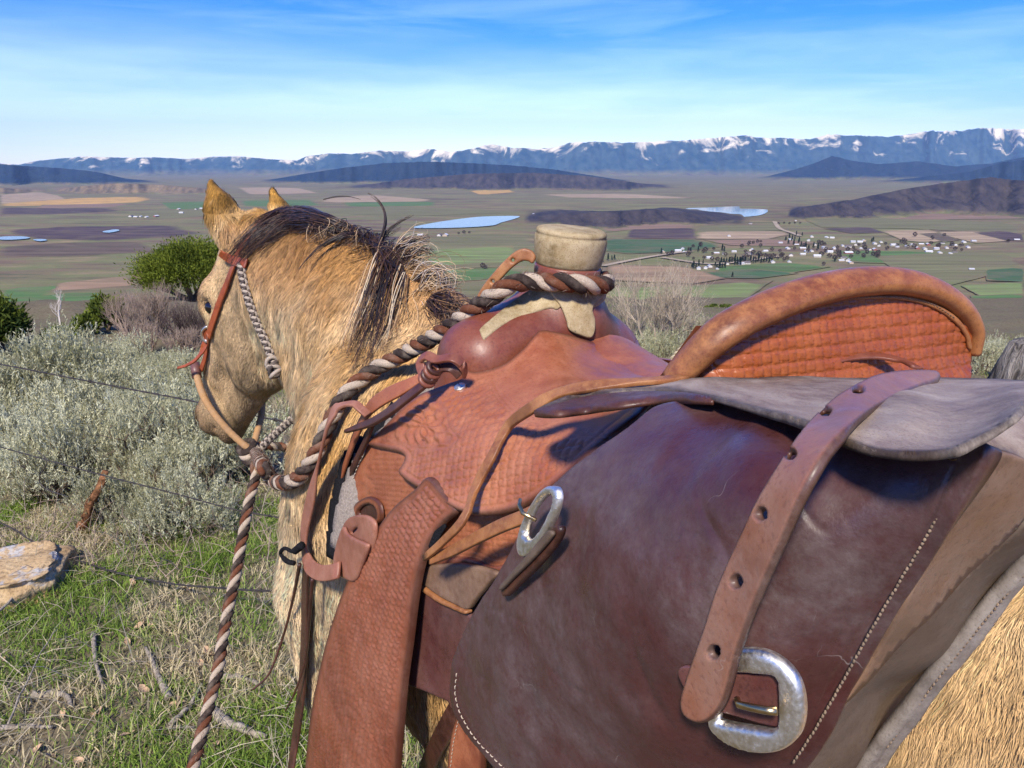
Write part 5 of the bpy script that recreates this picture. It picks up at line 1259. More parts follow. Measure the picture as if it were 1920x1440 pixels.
bk_ = patch('back_panel', [(2000, 965), (1940, 1022), (1890, 1080), (1840, 1140), (1780, 1215), (1720, 1290), (1650, 1380), (1580, 1480), (1520, 1570), (1560, 1590), (1625, 1490), (1660, 1430), (1725, 1335), (1788, 1255), (1862, 1165), (1925, 1078), (2000, 1020)], g3, 0.007, m_welt, bags, h=6, edge=8, relief=lambda u, v, d, P, h: -0.0022 * np.exp(-((d - 19) / 3.0) ** 2) + 0.0008 * vfbm(u * 60, v * 60, 0, 2, 3), lift=0.004)
stitches('stitching', [(1960, 1015), (1895, 1085), (1840, 1152), (1780, 1226), (1722, 1302), (1655, 1395)], g3, m_thread_d, bk_, gap=9, r=0.0006, lift=0.004)
# ---- the flap: stiff, standing out over the mouth of the bag
fp = Depth([(1000, 763, 't', .285), (1047, 741, 't', .262), (1127, 722, 't', .225), (1250, 716, 't', .175), (1290, 710, 't', .16), (1500, 705, 't', .115), (1700, 705, 't', .105), (1920, 712, 't', .12), (2000, 716, 't', .13),
            (1100, 762, 't', .275), (1193, 750, 't', .275), (1293, 741, 't', .285), (1360, 750, 't', .305), (1413, 763, 't', .318), (1480, 783, 't', .338), (1560, 813, 't', .362), (1647, 843, 't', .380), (1713, 849, 't', .385), (1773, 843, 't', .385), (1820, 823, 't', .382), (1873, 790, 't', .372), (1920, 750, 't', .345), (1700, 770, 't', .315), (1550, 745, 't', .265)], 2e-5)
fpo = [(998, 766), (1020, 754), (1047, 743), (1085, 732), (1127, 723), (1190, 718), (1250, 714), (1290, 709), (1400, 706), (1500, 704), (1600, 704), (1700, 705), (1800, 708), (1920, 713), (2010, 716), (2010, 722), (1960, 733), (1920, 752), (1895, 775), (1873, 791), (1848, 808), (1820, 823), (1797, 836), (1773, 843), (1713, 848), (1647, 842), (1597, 829), (1560, 813), (1520, 798), (1480, 783), (1445, 773), (1413, 763), (1385, 755), (1347, 745), (1293, 735), (1240, 732), (1193, 732), (1140, 736), (1100, 741), (1050, 753), (1010, 768)]
flap = patch('flap', fpo, fp, 0.0038, m_flap, bags, h=6, edge=3, n_out=300, relief=lambda u, v, d, P, h: 0.0015 * vfbm(h[:, 0] * 14, h[:, 1] * 14, 0, 3, 3))
patch('flap_binding', [(1000, 767), (1050, 752), (1100, 740), (1140, 735), (1193, 731), (1240, 731), (1293, 734), (1340, 743), (1300, 743), (1240, 744), (1193, 750), (1140, 759), (1100, 765), (1050, 771), (1012, 772)], fp, 0.006, m_dkleather, flap, h=5, edge=5, lift=0.0005)
# yoke running over the horse's back to the off-side bag
yv = []
for a in np.linspace(0, 1, 14):
    yv.append([(-0.43 - 0.01 * a, -0.12 + 0 * a, 0)])
u, v = np.meshgrid(np.linspace(-1, 1, 14), np.linspace(0.15, -0.34, 30), indexing='ij')
u = -0.54 - u * (0.075 + 0.03 * np.clip(np.abs(v) / 0.3, 0, 1) ** 2)
zz_ = 1.492 - 0.02 * ((u + 0.54) / 0.12) ** 2 + 0.02 * np.cos(v * 6) - np.where(v < -0.16, (np.abs(v) - 0.16) * 0.35, 0) - 0.06
i = np.arange(13)[:, None]; j = np.arange(29)[None]
Fy = np.stack([i * 30 + j, (i + 1) * 30 + j, (i + 1) * 30 + j + 1, i * 30 + j + 1], -1).reshape(-1, 4)
mesh_np('yoke', H(u, v, zz_).reshape(-1, 3), Fy, m_flap, bags)
# off-side bag: same pouch mirrored, simpler
hv = np.array([(s, -(0.31 + 0.055 * math.sin(math.pi * a) * math.sin(math.pi * b_)), z) for a in np.linspace(0, 1, 14) for b_ in np.linspace(0, 1, 14) for s, z in [(-0.36 - 0.33 * a, 1.40 - 0.30 * b_)]])
i = np.arange(13)[:, None]; j = np.arange(13)[None]
F_ = np.stack([i * 14 + j, i * 14 + j + 1, (i + 1) * 14 + j + 1, (i + 1) * 14 + j], -1).reshape(-1, 4)
hb2 = hv.copy(); hb2[:, 1] = -0.235
rim = [0 * 14 + q for q in range(14)] + [q * 14 + 13 for q in range(1, 14)] + [13 * 14 + q for q in range(12, -1, -1)] + [q * 14 for q in range(12, 0, -1)]
rim = np.array(rim); nx_ = np.roll(rim, -1)
mesh_np('off_side_pouch', np.concatenate([H(hv[:, 0], hv[:, 1], hv[:, 2]), H(hb2[:, 0], hb2[:, 1], hb2[:, 2])]), [F_, F_[:, ::-1] + 196, np.stack([nx_, rim, rim + 196, nx_ + 196], 1)], m_bag, bags)
# pouch body filling behind the front panel
hv = []
for a in np.linspace(0, 1, 12):
    for b_ in np.linspace(0, 1, 12): hv.append((-0.34 - 0.27 * a, 0.325, 1.47 - 0.28 * b_))
# ---- closing strap with punched holes
st_d = Depth([(1760, 700, 't', .135), (1720, 693, 't', .155), (1650, 700, 't', .215), (1665, 730, 't', .245), (1600, 735, 't', .300), (1560, 745, 't', .312), (1545, 785, 't', .352), (1590, 800, 't', .372), (1500, 830, 't', .384), (1488, 880, 't', .400), (1440, 965, 't', .405), (1395, 1080, 't', .405), (1355, 1200, 't', .405), (1315, 1345, 't', .400)], 1e-4)
so = [(1766, 703), (1758, 692), (1735, 689), (1700, 690), (1665, 694), (1635, 702), (1600, 719), (1565, 740), (1525, 776), (1497, 808), (1470, 846), (1440, 893), (1412, 941), (1385, 1000), (1358, 1058), (1335, 1115), (1318, 1170), (1300, 1222), (1282, 1275), (1272, 1312), (1275, 1338), (1290, 1352), (1310, 1357), (1332, 1347), (1352, 1322), (1366, 1282), (1378, 1232), (1396, 1178), (1415, 1128), (1440, 1070), (1466, 1010), (1490, 953), (1515, 902), (1542, 858), (1570, 822), (1605, 790), (1645, 762), (1690, 738), (1730, 722), (1755, 714)]
def oval(cx, cy, a, b_, rot=0.0, n=12):
    t = np.linspace(0, 2 * math.pi, n, endpoint=False); x, y = a * np.cos(t), b_ * np.sin(t)
    return [(cx + x_ * math.cos(rot) - y_ * math.sin(rot), cy + x_ * math.sin(rot) + y_ * math.cos(rot)) for x_, y_ in zip(x, y)]
holes = [oval(1610, 729, 10, 5), oval(1546, 768, 10, 6), oval(1480, 849, 10, 9), oval(1425, 963, 9, 10), oval(1379, 1090, 9, 11), oval(1337, 1223, 9, 11)]
patch('closing_strap', so, st_d, 0.0042, m_bstrap, bags, h=5, holes=holes, edge=7, n_out=240)
# ---- big buckle with tongue, held by a leather chape
bd_ = Depth([(1320, 1220, 't', .398), (1500, 1220, 't', .393), (1320, 1410, 't', .398), (1500, 1410, 't', .393)])
outer = [(1330, 1280), (1345, 1245), (1372, 1224), (1400, 1220), (1435, 1226), (1468, 1246), (1492, 1276), (1503, 1312), (1504, 1350), (1494, 1384), (1470, 1406), (1440, 1415), (1405, 1414), (1368, 1403), (1340, 1384), (1324, 1360), (1322, 1320)]
inner = [(1352, 1270), (1358, 1264), (1400, 1265), (1446, 1270), (1455, 1278), (1457, 1320), (1456, 1366), (1448, 1373), (1400, 1366), (1352, 1357), (1346, 1350), (1348, 1310)]
bk1 = patch('buckle', outer, bd_, 0.006, m_steel, bags, h=5, holes=[inner], edge=16, lift=0.001)
tube('buckle_tongue', np.stack([bd_.at(x, y, 0.005 + l)[0][0] for x, y, l in [(1388, 1306, -.002), (1400, 1309, .002), (1425, 1314, .0022), (1450, 1319, .002), (1468, 1323, .0005)]]), np.array([.0017, .0019, .0020, .0020, .0021]), m_brass, bk1, 10)
patch('buckle_chape', [(1262, 1262), (1290, 1256), (1370, 1270), (1462, 1274), (1462, 1330), (1455, 1372), (1370, 1352), (1300, 1330), (1268, 1290)], bd_, 0.003, m_oxblood, bags, h=6, lift=-0.004, edge=5)
# ---- small buckle on the front edge, with its short billet
sb = Depth([(1000, 930, 't', .362), (1060, 920, 't', .372), (985, 1040, 't', .370), (1040, 1040, 't', .378), (945, 1110, 't', .366)])
o2 = [(1040, 911), (1054, 914), (1059, 930), (1055, 955), (1042, 985), (1026, 1014), (1008, 1036), (993, 1044), (982, 1038), (979, 1018), (985, 990), (998, 960), (1016, 930), (1030, 915)]
i2 = [(1043, 926), (1048, 932), (1044, 952), (1033, 976), (1020, 998), (1006, 1012), (996, 1008), (995, 994), (1003, 972), (1016, 948), (1032, 930)]
bk2 = patch('buckle', o2, sb, 0.005, m_steel, bags, h=3, holes=[i2], edge=7, lift=0.006)
tube('buckle_tongue', np.stack([sb.at(x, y, l)[0][0] for x, y, l in [(1020, 975, .006), (1012, 962, .013), (1005, 948, .013), (999, 937, .010)]]), 0.0015, m_brass, bk2, 8)
patch('small_billet', [(1048, 985), (1056, 990), (1052, 1008), (1030, 1040), (1005, 1068), (975, 1096), (952, 1118), (944, 1112), (946, 1098), (966, 1076), (990, 1052), (1014, 1024), (1034, 998)], sb, 0.005, m_dkleather, bags, h=4, edge=4, lift=0.003)
patch('small_billet', [(1044, 994), (1052, 1000), (1040, 1018), (1008, 1052), (976, 1082), (954, 1104), (950, 1098), (972, 1072), (1000, 1042), (1026, 1012)], sb, 0.003, m_gusset2, bags, h=4, edge=3, lift=0.007)
rv, rn = bp.at(1795, 853, 0.001)
lathe('rivet', [(0.0035, -0.001), (0.0037, 0.0007), (0.0030, 0.0014), (0.0026, 0.0008), (0.0001, 0.0008)], rv[0], rn[0], m_brass, bags, 24)

# ================================================================== pads, loose straps, headstall and ropes
def shell(name, sel, off, thick, m, parent=None):
    """a blanket lying on the horse: the chosen skin pushed out, with thickness"""
    cen = hV[hF].mean(1); F = hF[sel(cen)]
    used = np.unique(F); mp = np.full(len(hV), -1); mp[used] = np.arange(len(used)); F = mp[F]
    wob = 0.004 * vfbm(hV[used, 0] * 8, hV[used, 1] * 8, hV[used, 2] * 8, 2, 3)
    A = hV[used] + hN[used] * (off + thick + wob)[:, None]; B = hV[used] + hN[used] * off
    n = len(used); ed = {}
    for f in F:
        for k in range(4): ed[(f[k], f[(k + 1) % 4])] = 1
    bd = np.array([e for e in ed if (e[1], e[0]) not in ed])
    P = np.concatenate([A, B])
    return mesh_np(name, H(P[:, 0], P[:, 1], P[:, 2]), [F, F[:, ::-1] + n, np.stack([bd[:, 1], bd[:, 0], bd[:, 0] + n, bd[:, 1] + n], 1)], m, parent)
pad = shell('saddle_pad', lambda c: (c[:, 0] > -0.47) & (c[:, 0] < 0.205 - 0.45 * np.clip(c[:, 2] - 1.24, 0, 1)) & (np.abs(c[:, 1]) > 0.10) & (c[:, 2] > 1.135 - 0.12 * (c[:, 0] + 0.1)), 0.004, 0.014, m_felt_k)
tag(pad, 'black felt saddle pad showing at the shoulder under the grey pad', 'saddle pad')
pad2 = shell('saddle_blanket', lambda c: (c[:, 0] > -0.45) & (c[:, 0] < 0.175 - 0.45 * np.clip(c[:, 2] - 1.24, 0, 1)) & (np.abs(c[:, 1]) > 0.11) & (c[:, 2] > 1.155 - 0.12 * (c[:, 0] + 0.1)), 0.019, 0.016, m_felt_g)
tag(pad2, 'grey felt liner pad between the saddle skirt and the black pad', 'saddle pad')
pl = Depth([(793, 1060, 't', .286), (917, 1067, 't', .284), (873, 1143, 't', .288), (793, 1093, 't', .288)])
m_wear = leather('pad_wear_leather', (0.150, 0.075, 0.040), (0.07, 0.03, 0.018), (0.25, 0.15, 0.09), 0.6, 3.0, 0.5, (0.28, 0.21, 0.15))
wl_ = patch('wear_leather', [(790, 1066), (830, 1058), (880, 1060), (930, 1075), (912, 1098), (890, 1125), (874, 1144), (850, 1134), (826, 1122), (800, 1104), (786, 1090)], pl, 0.006, m_wear, pad2, h=4, edge=5)
patch('wear_leather_binding', [(786, 1090), (800, 1104), (826, 1122), (850, 1134), (874, 1144), (873, 1152), (848, 1142), (822, 1130), (796, 1112), (784, 1098)], pl, 0.008, m_string, pad2, h=3, edge=3, lift=0.002)
# dark cinch latigo hanging down the near shoulder, two thongs tied beside it
lat = strap('cinch_latigo', [on_horse(574, 1066, .02)[0][0], on_horse(572, 1120, .012)[0][0], on_horse(571, 1200, .010)[0][0], on_horse(566, 1290, .012)[0][0], on_horse(556, 1370, .014)[0][0], on_horse(546, 1440, .016)[0][0], on_horse(538, 1520, .02)[0][0]], [.022, .028, .029, .030, .030, .030, .030], 0.0045, HN + HD * 0.1, m_dkleather, None, n=70)
tag(lat, 'dark brown cinch strap hanging down the shoulder beside the fender', 'strap')
th1 = tube('leather_thong', catmull([on_horse(562, 1058, .03)[0][0], on_horse(550, 1120, .02)[0][0], on_horse(532, 1190, .016)[0][0], W(505, 1262, 1.30), W(474, 1293, 1.30)], 60), np.linspace(.0032, .0018, 60), m_dkleather, None, 6)
tag(th1, 'long black thong curling away from the shoulder over the grass', 'thong')
th2 = tube('leather_thong', catmull([on_horse(586, 1085, .03)[0][0], on_horse(580, 1160, .028)[0][0], on_horse(572, 1240, .026)[0][0], on_horse(552, 1300, .03)[0][0], on_horse(535, 1333, .03)[0][0]], 60), np.linspace(.0032, .0016, 60), m_dkleather, None, 6)
tag(th2, 'black thong hanging over the dark cinch strap', 'thong')
kn = tube('tie_loop', catmull([on_horse(552, 1056, .03)[0][0], on_horse(538, 1052, .035)[0][0], on_horse(526, 1038, .035)[0][0], on_horse(534, 1028, .035)[0][0], on_horse(550, 1034, .03)[0][0], on_horse(566, 1022, .03)[0][0]], 40), np.array([.004] * 10 + [.003] * 20 + [.006] * 10), m_felt_k, None, 8)
tag(kn, 'small black webbing loop tied at the shoulder edge of the pad', 'loop')
fc = strap('flank_cinch', [on_horse(870, 1310, .008)[0][0], on_horse(845, 1350, .008)[0][0], on_horse(818, 1400, .008)[0][0], on_horse(795, 1450, .008)[0][0], on_horse(775, 1500, .008)[0][0]], .026, 0.005, HN, m_dkleather, None, n=40)
tag(fc, 'dark flank strap crossing the belly hair below the saddlebag', 'strap')
# strap hanging from the horn, punched with holes
hs = Depth([(1000, 478, 'D', .955), (985, 468, 'D', .955), (945, 500, 'D', .965), (905, 545, 'D', .985), (890, 572, 'D', .995), (930, 540, 'D', .975)])
hst = patch('horn_strap', [(1004, 482), (996, 470), (980, 466), (962, 474), (942, 492), (922, 514), (906, 534), (895, 552), (890, 566), (896, 572), (908, 560), (924, 540), (942, 520), (960, 502), (978, 490), (990, 490), (998, 494)], hs, 0.0042, m_string, saddle, h=3, edge=4, holes=[oval(961, 488, 3.2, 3.2, n=8), oval(923, 528, 3.2, 3.2, n=8)])

# ---- twisted ropes
def rope(name, C, dia, pitch, mats, label, cat, step=0.0035, k=7, parent=None):
    C = np.asarray(C, float); L = np.linalg.norm(np.diff(C, axis=0), axis=1).sum()
    P = catmull(C, max(20, int(L / step)))
    Tn, S, N = frames(P); d = np.concatenate([[0], np.cumsum(np.linalg.norm(np.diff(P, axis=0), axis=1))])
    root = parent or empty(name, C[0], label, cat)
    nm = ['rope_strand'] * len(mats)
    for q, m in enumerate(mats):
        a = 2 * math.pi * (d / pitch + q / len(mats))
        rad = dia * 0.27
        c = P + S * (np.cos(a) * rad)[:, None] + N * (np.sin(a) * rad)[:, None]
        wob = 1 + 0.05 * vnoise(d * 90, np.full(len(d), q * 3.3))
        tn, s2, n2 = frames(c)
        V, F = sweep(c, s2, n2, circle(k), dia * 0.29 * wob, dia * 0.29 * wob)
        mesh_np('rope_strand', V, F, m, root)
    nf = int(L * 900); rg2 = np.random.default_rng(int(L * 1000)); ii = rg2.integers(0, len(P) - 1, nf); aa2 = rg2.random(nf) * 2 * math.pi
    dv = S[ii] * np.cos(aa2)[:, None] + N[ii] * np.sin(aa2)[:, None]; b0 = P[ii] + dv * dia * 0.46
    tip = b0 + dv * (0.002 + 0.005 * rg2.random((nf, 1))) + Tn[ii] * rg2.normal(0, 0.006, (nf, 1))
    cc = np.array([(0.30, 0.24, 0.18), (0.06, 0.04, 0.03), (0.16, 0.07, 0.04)])[rg2.integers(0, 3, nf)]
    hair_obj('rope_fuzz', np.stack([b0, (b0 + tip) / 2 + rg2.normal(0, 0.0006, (nf, 3)), tip], 1), 0.00022, 0.0001, m_fuzz, root, cc)
    return root
m_fuzz = hair_mat('rope_fuzz', 0.7, 0.2, False)
def fibre_mat(name, col, var=0.35):
    m, nt, b = mat(name, 0.85, 0.15)
    n = noise_n(nt, coords(nt, 'Position', (1, 1, 1)), 700, 3, 0.6); n2 = noise_n(nt, coords(nt, 'Position'), 60, 4)
    c = ramp(nt, n, [(0.3, tuple(x * (1 - var) for x in col)), (0.7, tuple(min(1, x * (1 + var)) for x in col))])
    c = mixc(nt, ramp(nt, n2, [(0.45, 0.0), (0.75, 0.35)]), c, (0.30, 0.24, 0.18))
    nt.links.new(c, b.inputs['Base Color']); bump(nt, b, n, 0.7, 0.0015); return m
m_rk, m_rw, m_rb = fibre_mat('dark_rope_fibre', (0.035, 0.024, 0.020)), fibre_mat('pale_rope_fibre', (0.40, 0.32, 0.24)), fibre_mat('rust_rope_fibre', (0.125, 0.045, 0.022))
def sk_d(px, py, off, lim=9.0):
    p, _ = on_horse(px, py, off); return min(project(p[0])[2], lim)
hbx = hb + ax / np.linalg.norm(ax) * 0.004
coil = []
for a in np.linspace(205, -60, 14):
    t = R(a); coil.append(hbx + 0.052 * (math.cos(t) * np.array([1, 0, 0]) - math.sin(t) * np.array([0, 1, 0])) * np.array([1, -1, 1]) * 1.0 + np.array([0, 0, -0.004]))
def around(a, z=0.0, r=0.052):
    t = R(a); return hbx + np.array([math.cos(t) * r, math.sin(t) * r, z])
# from behind the horn round its front, then down across the neck to the bosal
coilP = [around(a, z) for a, z in [(120, -.004), (80, -.004), (40, -.006), (0, -.010), (-35, -.010), (-70, -.006), (-105, -.003), (-135, -.005)]]
rein_px = [(960, 532, .955), (925, 555, .965), (890, 578, .985), (845, 612, 1.02), (800, 640, 1.06), (750, 668, 1.11), (700, 694, 1.17), (660, 726, 1.22), (632, 764, 1.27), (612, 806, 1.33), (596, 842, 1.42), (578, 874, 1.53), (556, 898, 1.63), (530, 906, 1.71), (508, 896, 1.77), (492, 872, 1.81), (478, 848, 1.83), (466, 836, 1.85)]
_rp = np.array(rein_px); _sd = project(on_horse(_rp[:, 0], _rp[:, 1], 0.020)[0])[:, 2]
reinP = [W(q[0], q[1], min(q[2], d_)) for q, d_ in zip(rein_px, _sd)]
mec = rope('mecate_reins', np.array(coilP + reinP), 0.0225, 0.062, (m_rk, m_rw, m_rb), 'twisted black, white and rust rope rein dallied round the saddle horn', 'rope')
mec['group'] = 'twisted three-colour horsehair rope'
lead_px = [(470, 842, 1.85), (474, 866, 1.84), (480, 888, 1.83), (474, 915, 1.81), (466, 945, 1.79), (459, 985, 1.77), (451, 1030, 1.75), (443, 1075, 1.72), (433, 1120, 1.69), (424, 1165, 1.66), (417, 1205, 1.63), (411, 1245, 1.60), (400, 1290, 1.57), (386, 1345, 1.53), (372, 1400, 1.49), (360, 1450, 1.45), (352, 1490, 1.42)]
lead = rope('lead_rope', np.array([W(*q) for q in lead_px]), 0.0235, 0.066, (m_rk, m_rw, m_rb), 'twisted lead rope hanging straight down from the knot under the chin', 'rope')
rope('off', np.array([W(468, 838, 1.87), W(500, 836, 1.90), W(530, 838, 1.93), W(565, 842, 1.90), W(600, 850, 1.80)]), 0.0215, 0.055, (m_rk, m_rw, m_rb), None, None, parent=mec)
m_cot = fibre_mat('pale_cotton_rope', (0.62, 0.52, 0.34), 0.2)
lar = [H(-0.10 + 0.15 * math.cos(R(a)), -0.245 - 0.02 * math.sin(R(a * 2)) - 0.0006 * i_, 1.265 + 0.15 * math.sin(R(a))) for i_, a in enumerate(range(0, 740, 20))]
rope('lariat', np.array(lar), 0.012, 0.03, (m_cot, m_cot, m_cot), 'pale coiled cotton rope hanging on the off side of the saddle', 'rope', step=0.006)

# ---- headstall with bosal and fiador
stall = empty('bosal_headstall', hw(0.2, 0, 0), 'russet leather headstall with rawhide bosal and braided fiador on the horse\'s head', 'bridle')
def on_head(pts, off): 
    a = np.array(pts, float); p, n = on_horse(a[:, 0], a[:, 1], off); return p, n
p_, n_ = on_head([(492, 416), (476, 430), (462, 446), (452, 462), (443, 480)], .008)
strap('crown_strap', p_, .016, .0035, n_, m_headstall, stall, n=50)
p_, n_ = on_head([(412, 474), (420, 480), (434, 487), (450, 492), (462, 494)], .009)
strap('browband', p_, .020, .0035, n_, m_headstall, stall, n=40)
p_, n_ = on_head([(443, 486), (434, 508), (424, 535), (413, 562), (404, 588), (396, 612), (391, 632)], .007)
chk = strap('cheek_strap', p_, .017, .004, n_, m_headstall, stall, n=80)
p2 = np.array([W(390, 628, project(p_[-1])[2] - .004), W(388, 650, 1.815), W(384, 672, 1.835), W(377, 694, 1.855)])
strap('cheek_strap_end', p2, .014, .004, n_[-1], m_headstall, stall, n=30)
strap('loose_strap_end', [W(389, 630, 1.795), W(384, 645, 1.795), W(377, 662, 1.80), W(364, 677, 1.805), W(348, 686, 1.81), W(333, 690, 1.815)], [.013, .014, .014, .014, .013, .006], .004, np.array([(0.2, -1, .2)] * 2 + [(-.5, -.8, .5)] * 4), m_headstall, stall, n=50)
bk3 = Depth([(385, 627, 'D', 1.775), (395, 627, 'D', 1.775), (385, 640, 'D', 1.785)])
patch('buckle', [(376, 622), (386, 612), (396, 618), (397, 632), (388, 644), (378, 638)], bk3, 0.004, m_steel, stall, h=3, edge=2.5, holes=[[(380, 624), (387, 617), (392, 621), (393, 631), (387, 639), (382, 635)]])
patch('keeper', [(378, 620), (392, 618), (394, 634), (384, 640), (376, 634)], bk3, 0.003, m_headstall, stall, h=3, lift=-.004)
# bosal: a stiff rawhide noseband closing in a heel knot under the chin
m_bosal = fibre_mat('bosal_rawhide', (0.40, 0.23, 0.105), 0.3)
bos = [hw(0.435, 0.0, 0.068), hw(0.425, 0.040, 0.050), hw(0.418, 0.070, 0.018), hw(0.435, 0.078, -0.030), hw(0.470, 0.066, -0.080), hw(0.505, 0.040, -0.125), hw(0.52, 0.0, -0.150), hw(0.505, -0.040, -0.125), hw(0.470, -0.066, -0.080), hw(0.435, -0.078, -0.030), hw(0.418, -0.070, 0.018), hw(0.425, -0.040, 0.050)]
bpx = [(366, 690, 1.865), (369, 704, 1.85), (375, 726, 1.84), (384, 748, 1.835), (396, 768, 1.835), (411, 788, 1.835), (429, 808, 1.84), (448, 826, 1.845), (466, 840, 1.85)]
B_ = np.array([W(*q) for q in bpx]); far = np.array([W(474, 838, 1.87), hw(0.48, -0.060, -0.085), hw(0.44, -0.078, -0.03), hw(0.418, -0.07, 0.02), hw(0.42, -0.035, 0.058), hw(0.425, 0.01, 0.062)])
bt = catmull(np.concatenate([B_, far]), 150, True)
_, S_b, N_b = frames(bt)
dd_ = np.arange(150); rb_ = 0.0085 * (1 + 0.05 * np.sin(dd_ * 2.2))
Vb, Fb = sweep(bt, S_b, N_b, circle(10), rb_, rb_, True)
mesh_np('bosal', Vb, Fb, m_bosal, stall)
tube('bosal_wrap', B_[:2] + np.array([[0, 0, .012], [0, 0, -.006]]), 0.0115, m_oxblood, stall, 12)
# heel knot and the wraps of the mecate round it
ball('heel_knot', W(492, 872, 1.83), (0.020, 0.020, 0.028), m_bosal, stall, 18)
for q in range(3):
    c0 = W(462 + q * 5, 838 + q * 9, 1.85); t_ = np.linspace(0, 2 * math.pi, 17)[:-1]
    ring_ = c0 + 0.019 * (np.cos(t_)[:, None] * np.array([0.5, 0.7, 0.5]) + np.sin(t_)[:, None] * np.array([0.75, -0.6, -0.1]))
    tube('mecate_wrap', ring_, 0.0085, (m_rk, m_rw, m_rk)[q], stall, 8, closed=True)
# fiador: two-tone braid from the brow down behind the cheek and on to the knot
m_fg, m_fd = fibre_mat('fiador_pale', (0.36, 0.30, 0.24)), fibre_mat('fiador_dark', (0.07, 0.055, 0.05))
def braid(name, C, w, mats, parent, pitch=0.03):
    P = catmull(np.asarray(C), 160); Tn, S, N = frames(P, np.array([0, -1.0, 0.15])); d = np.concatenate([[0], np.cumsum(np.linalg.norm(np.diff(P, axis=0), axis=1))])
    Vs, Fs, b0 = {}, {}, 0
    for q in range(4):
        a = 2 * math.pi * d / pitch * (1 if q % 2 else -1) + q * math.pi / 2 * 1.0
        c = P + S * (np.cos(a) * w * 0.34)[:, None] + N * (np.sin(a) * w * 0.22)[:, None]
        t2, s2, n2 = frames(c); V, F = sweep(c, s2, n2, circle(6), w * 0.22, w * 0.22)
        mesh_np(name, V, F, mats[q % 2], parent)
fia = [(452, 496), (455, 520), (463, 552), (472, 580), (482, 606), (494, 632), (505, 658), (513, 680), (519, 696)]
p_, n_ = on_head(fia, .009)
braid('fiador_braid', p_, .017, (m_fg, m_fd), stall)
for q in range(5):
    c0 = p_[-2] + (p_[-1] - p_[-2]) * q / 3.2 + n_[-1] * .003; t_ = np.linspace(0, 2 * math.pi, 13)[:-1]
    ax_ = (p_[-1] - p_[-2]) / np.linalg.norm(p_[-1] - p_[-2]); sd_ = np.cross(ax_, n_[-1])
    tube('fiador_knot', c0 + 0.0115 * (np.cos(t_)[:, None] * n_[-1] + np.sin(t_)[:, None] * sd_) + ax_ * (0.006 * np.sin(t_ + q * 2.1))[:, None], 0.0042, m_fd if q % 2 else m_fg, stall, 6, closed=True)
braid('fiador_braid', np.array([W(560, 775, 1.80), W(540, 792, 1.82), W(515, 815, 1.84), W(492, 838, 1.85), W(484, 860, 1.85)]), .018, (m_fg, m_fd), stall)

# ---- mane, built lock by lock along traced guides
def locks(name, guides, n_per, rad, seed, col, r0=0.0009, curl=0.5, k=10, tip=0.35, var=0.35, lit=None):
    rg = np.random.default_rng(seed); PP, CC = [], []
    for g in guides:
        g2 = np.array([x[:2] for x in g], float); q = on_horse(g2[:, 0], g2[:, 1], 0.010)[0] if len(g[0]) == 2 else np.array([W(*x) for x in g])
        n = n_per; P = catmull(q, k); Tn, S, N = frames(P)
        u = np.linspace(0, 1, k)
        a = rg.random(n) * 2 * math.pi; rr_ = rad * np.sqrt(rg.random(n))
        ox, oy = np.cos(a) * rr_, np.sin(a) * rr_
        sp = (0.55 + 0.9 * np.sin(math.pi * np.clip(u * 0.9, 0, 1))) * (1 - (1 - tip) * u ** 2)
        fr = 1 + rg.normal(0, 0.5, n)[:, None] * u[None] ** 2
        ph = rg.random(n) * 6.28; am = rg.normal(0, curl * rad, n)
        wob = am[:, None] * np.sin(u[None] * (4 + 3 * rg.random(n))[:, None] + ph[:, None]) * u[None]
        L = np.clip(rg.normal(0.92, 0.12, n), 0.5, 1.1)
        ui = np.clip(u[None] * L[:, None], 0, 1) * (k - 1); i0 = np.clip(ui.astype(int), 0, k - 2); f = (ui - i0)[..., None]
        base = P[i0] * (1 - f) + P[i0 + 1] * f
        Pn = base + S[i0] * ((ox[:, None] * sp * fr + wob)[..., None]) + N[i0] * ((oy[:, None] * sp * fr + wob * 0.6)[..., None])
        PP.append(Pn)
        c = np.asarray(col)[rg.integers(0, len(col), n)] * (1 + var * rg.normal(size=(n, 1)) * 0.6); CC.append(np.clip(c, 0.004, 0.9))
    return hair_obj(name, np.concatenate(PP), r0, r0 * 0.25, m_mane, horse, np.concatenate(CC))
m_mane = hair_mat('mane_hair', 0.38, 0.5, False)
DK = [(0.020, 0.012, 0.010), (0.035, 0.018, 0.012), (0.055, 0.027, 0.016), (0.012, 0.009, 0.009)]
TN = [(0.36, 0.22, 0.10), (0.52, 0.36, 0.20), (0.20, 0.11, 0.05), (0.62, 0.50, 0.33)]
GR = [(0.42, 0.36, 0.30), (0.22, 0.16, 0.12), (0.55, 0.47, 0.38)]
forward = [[(648, 424), (600, 411), (548, 407), (500, 428), (462, 458), (432, 496)], [(640, 424), (590, 414), (540, 416), (496, 440), (466, 468), (446, 498)], [(620, 414), (575, 406), (530, 404), (492, 418), (462, 442), (440, 470)], [(650, 432), (600, 422), (555, 424), (515, 446), (484, 476)], [(610, 410), (560, 405), (515, 410), (478, 432), (452, 462), (425, 488)], [(655, 430), (610, 416), (560, 414), (520, 432), (480, 462), (458, 488)], [(590, 409), (545, 403), (505, 404), (478, 416)]]
locks('mane', forward, 110, 0.017, 51, DK + [(0.10, 0.05, 0.025)], 0.0007, 0.7)
crest = [[(x, 418 + max(0, x - 640) * .45), (x + 3, 426 + max(0, x - 640) * .45), (x - 4, 440 + max(0, x - 640) * .45), (x - 8, 455 + max(0, x - 640) * .45)] for x in range(590, 760, 14)]
locks('mane', crest, 26, 0.015, 52, TN[:3] + DK + DK, 0.0006, 1.2)
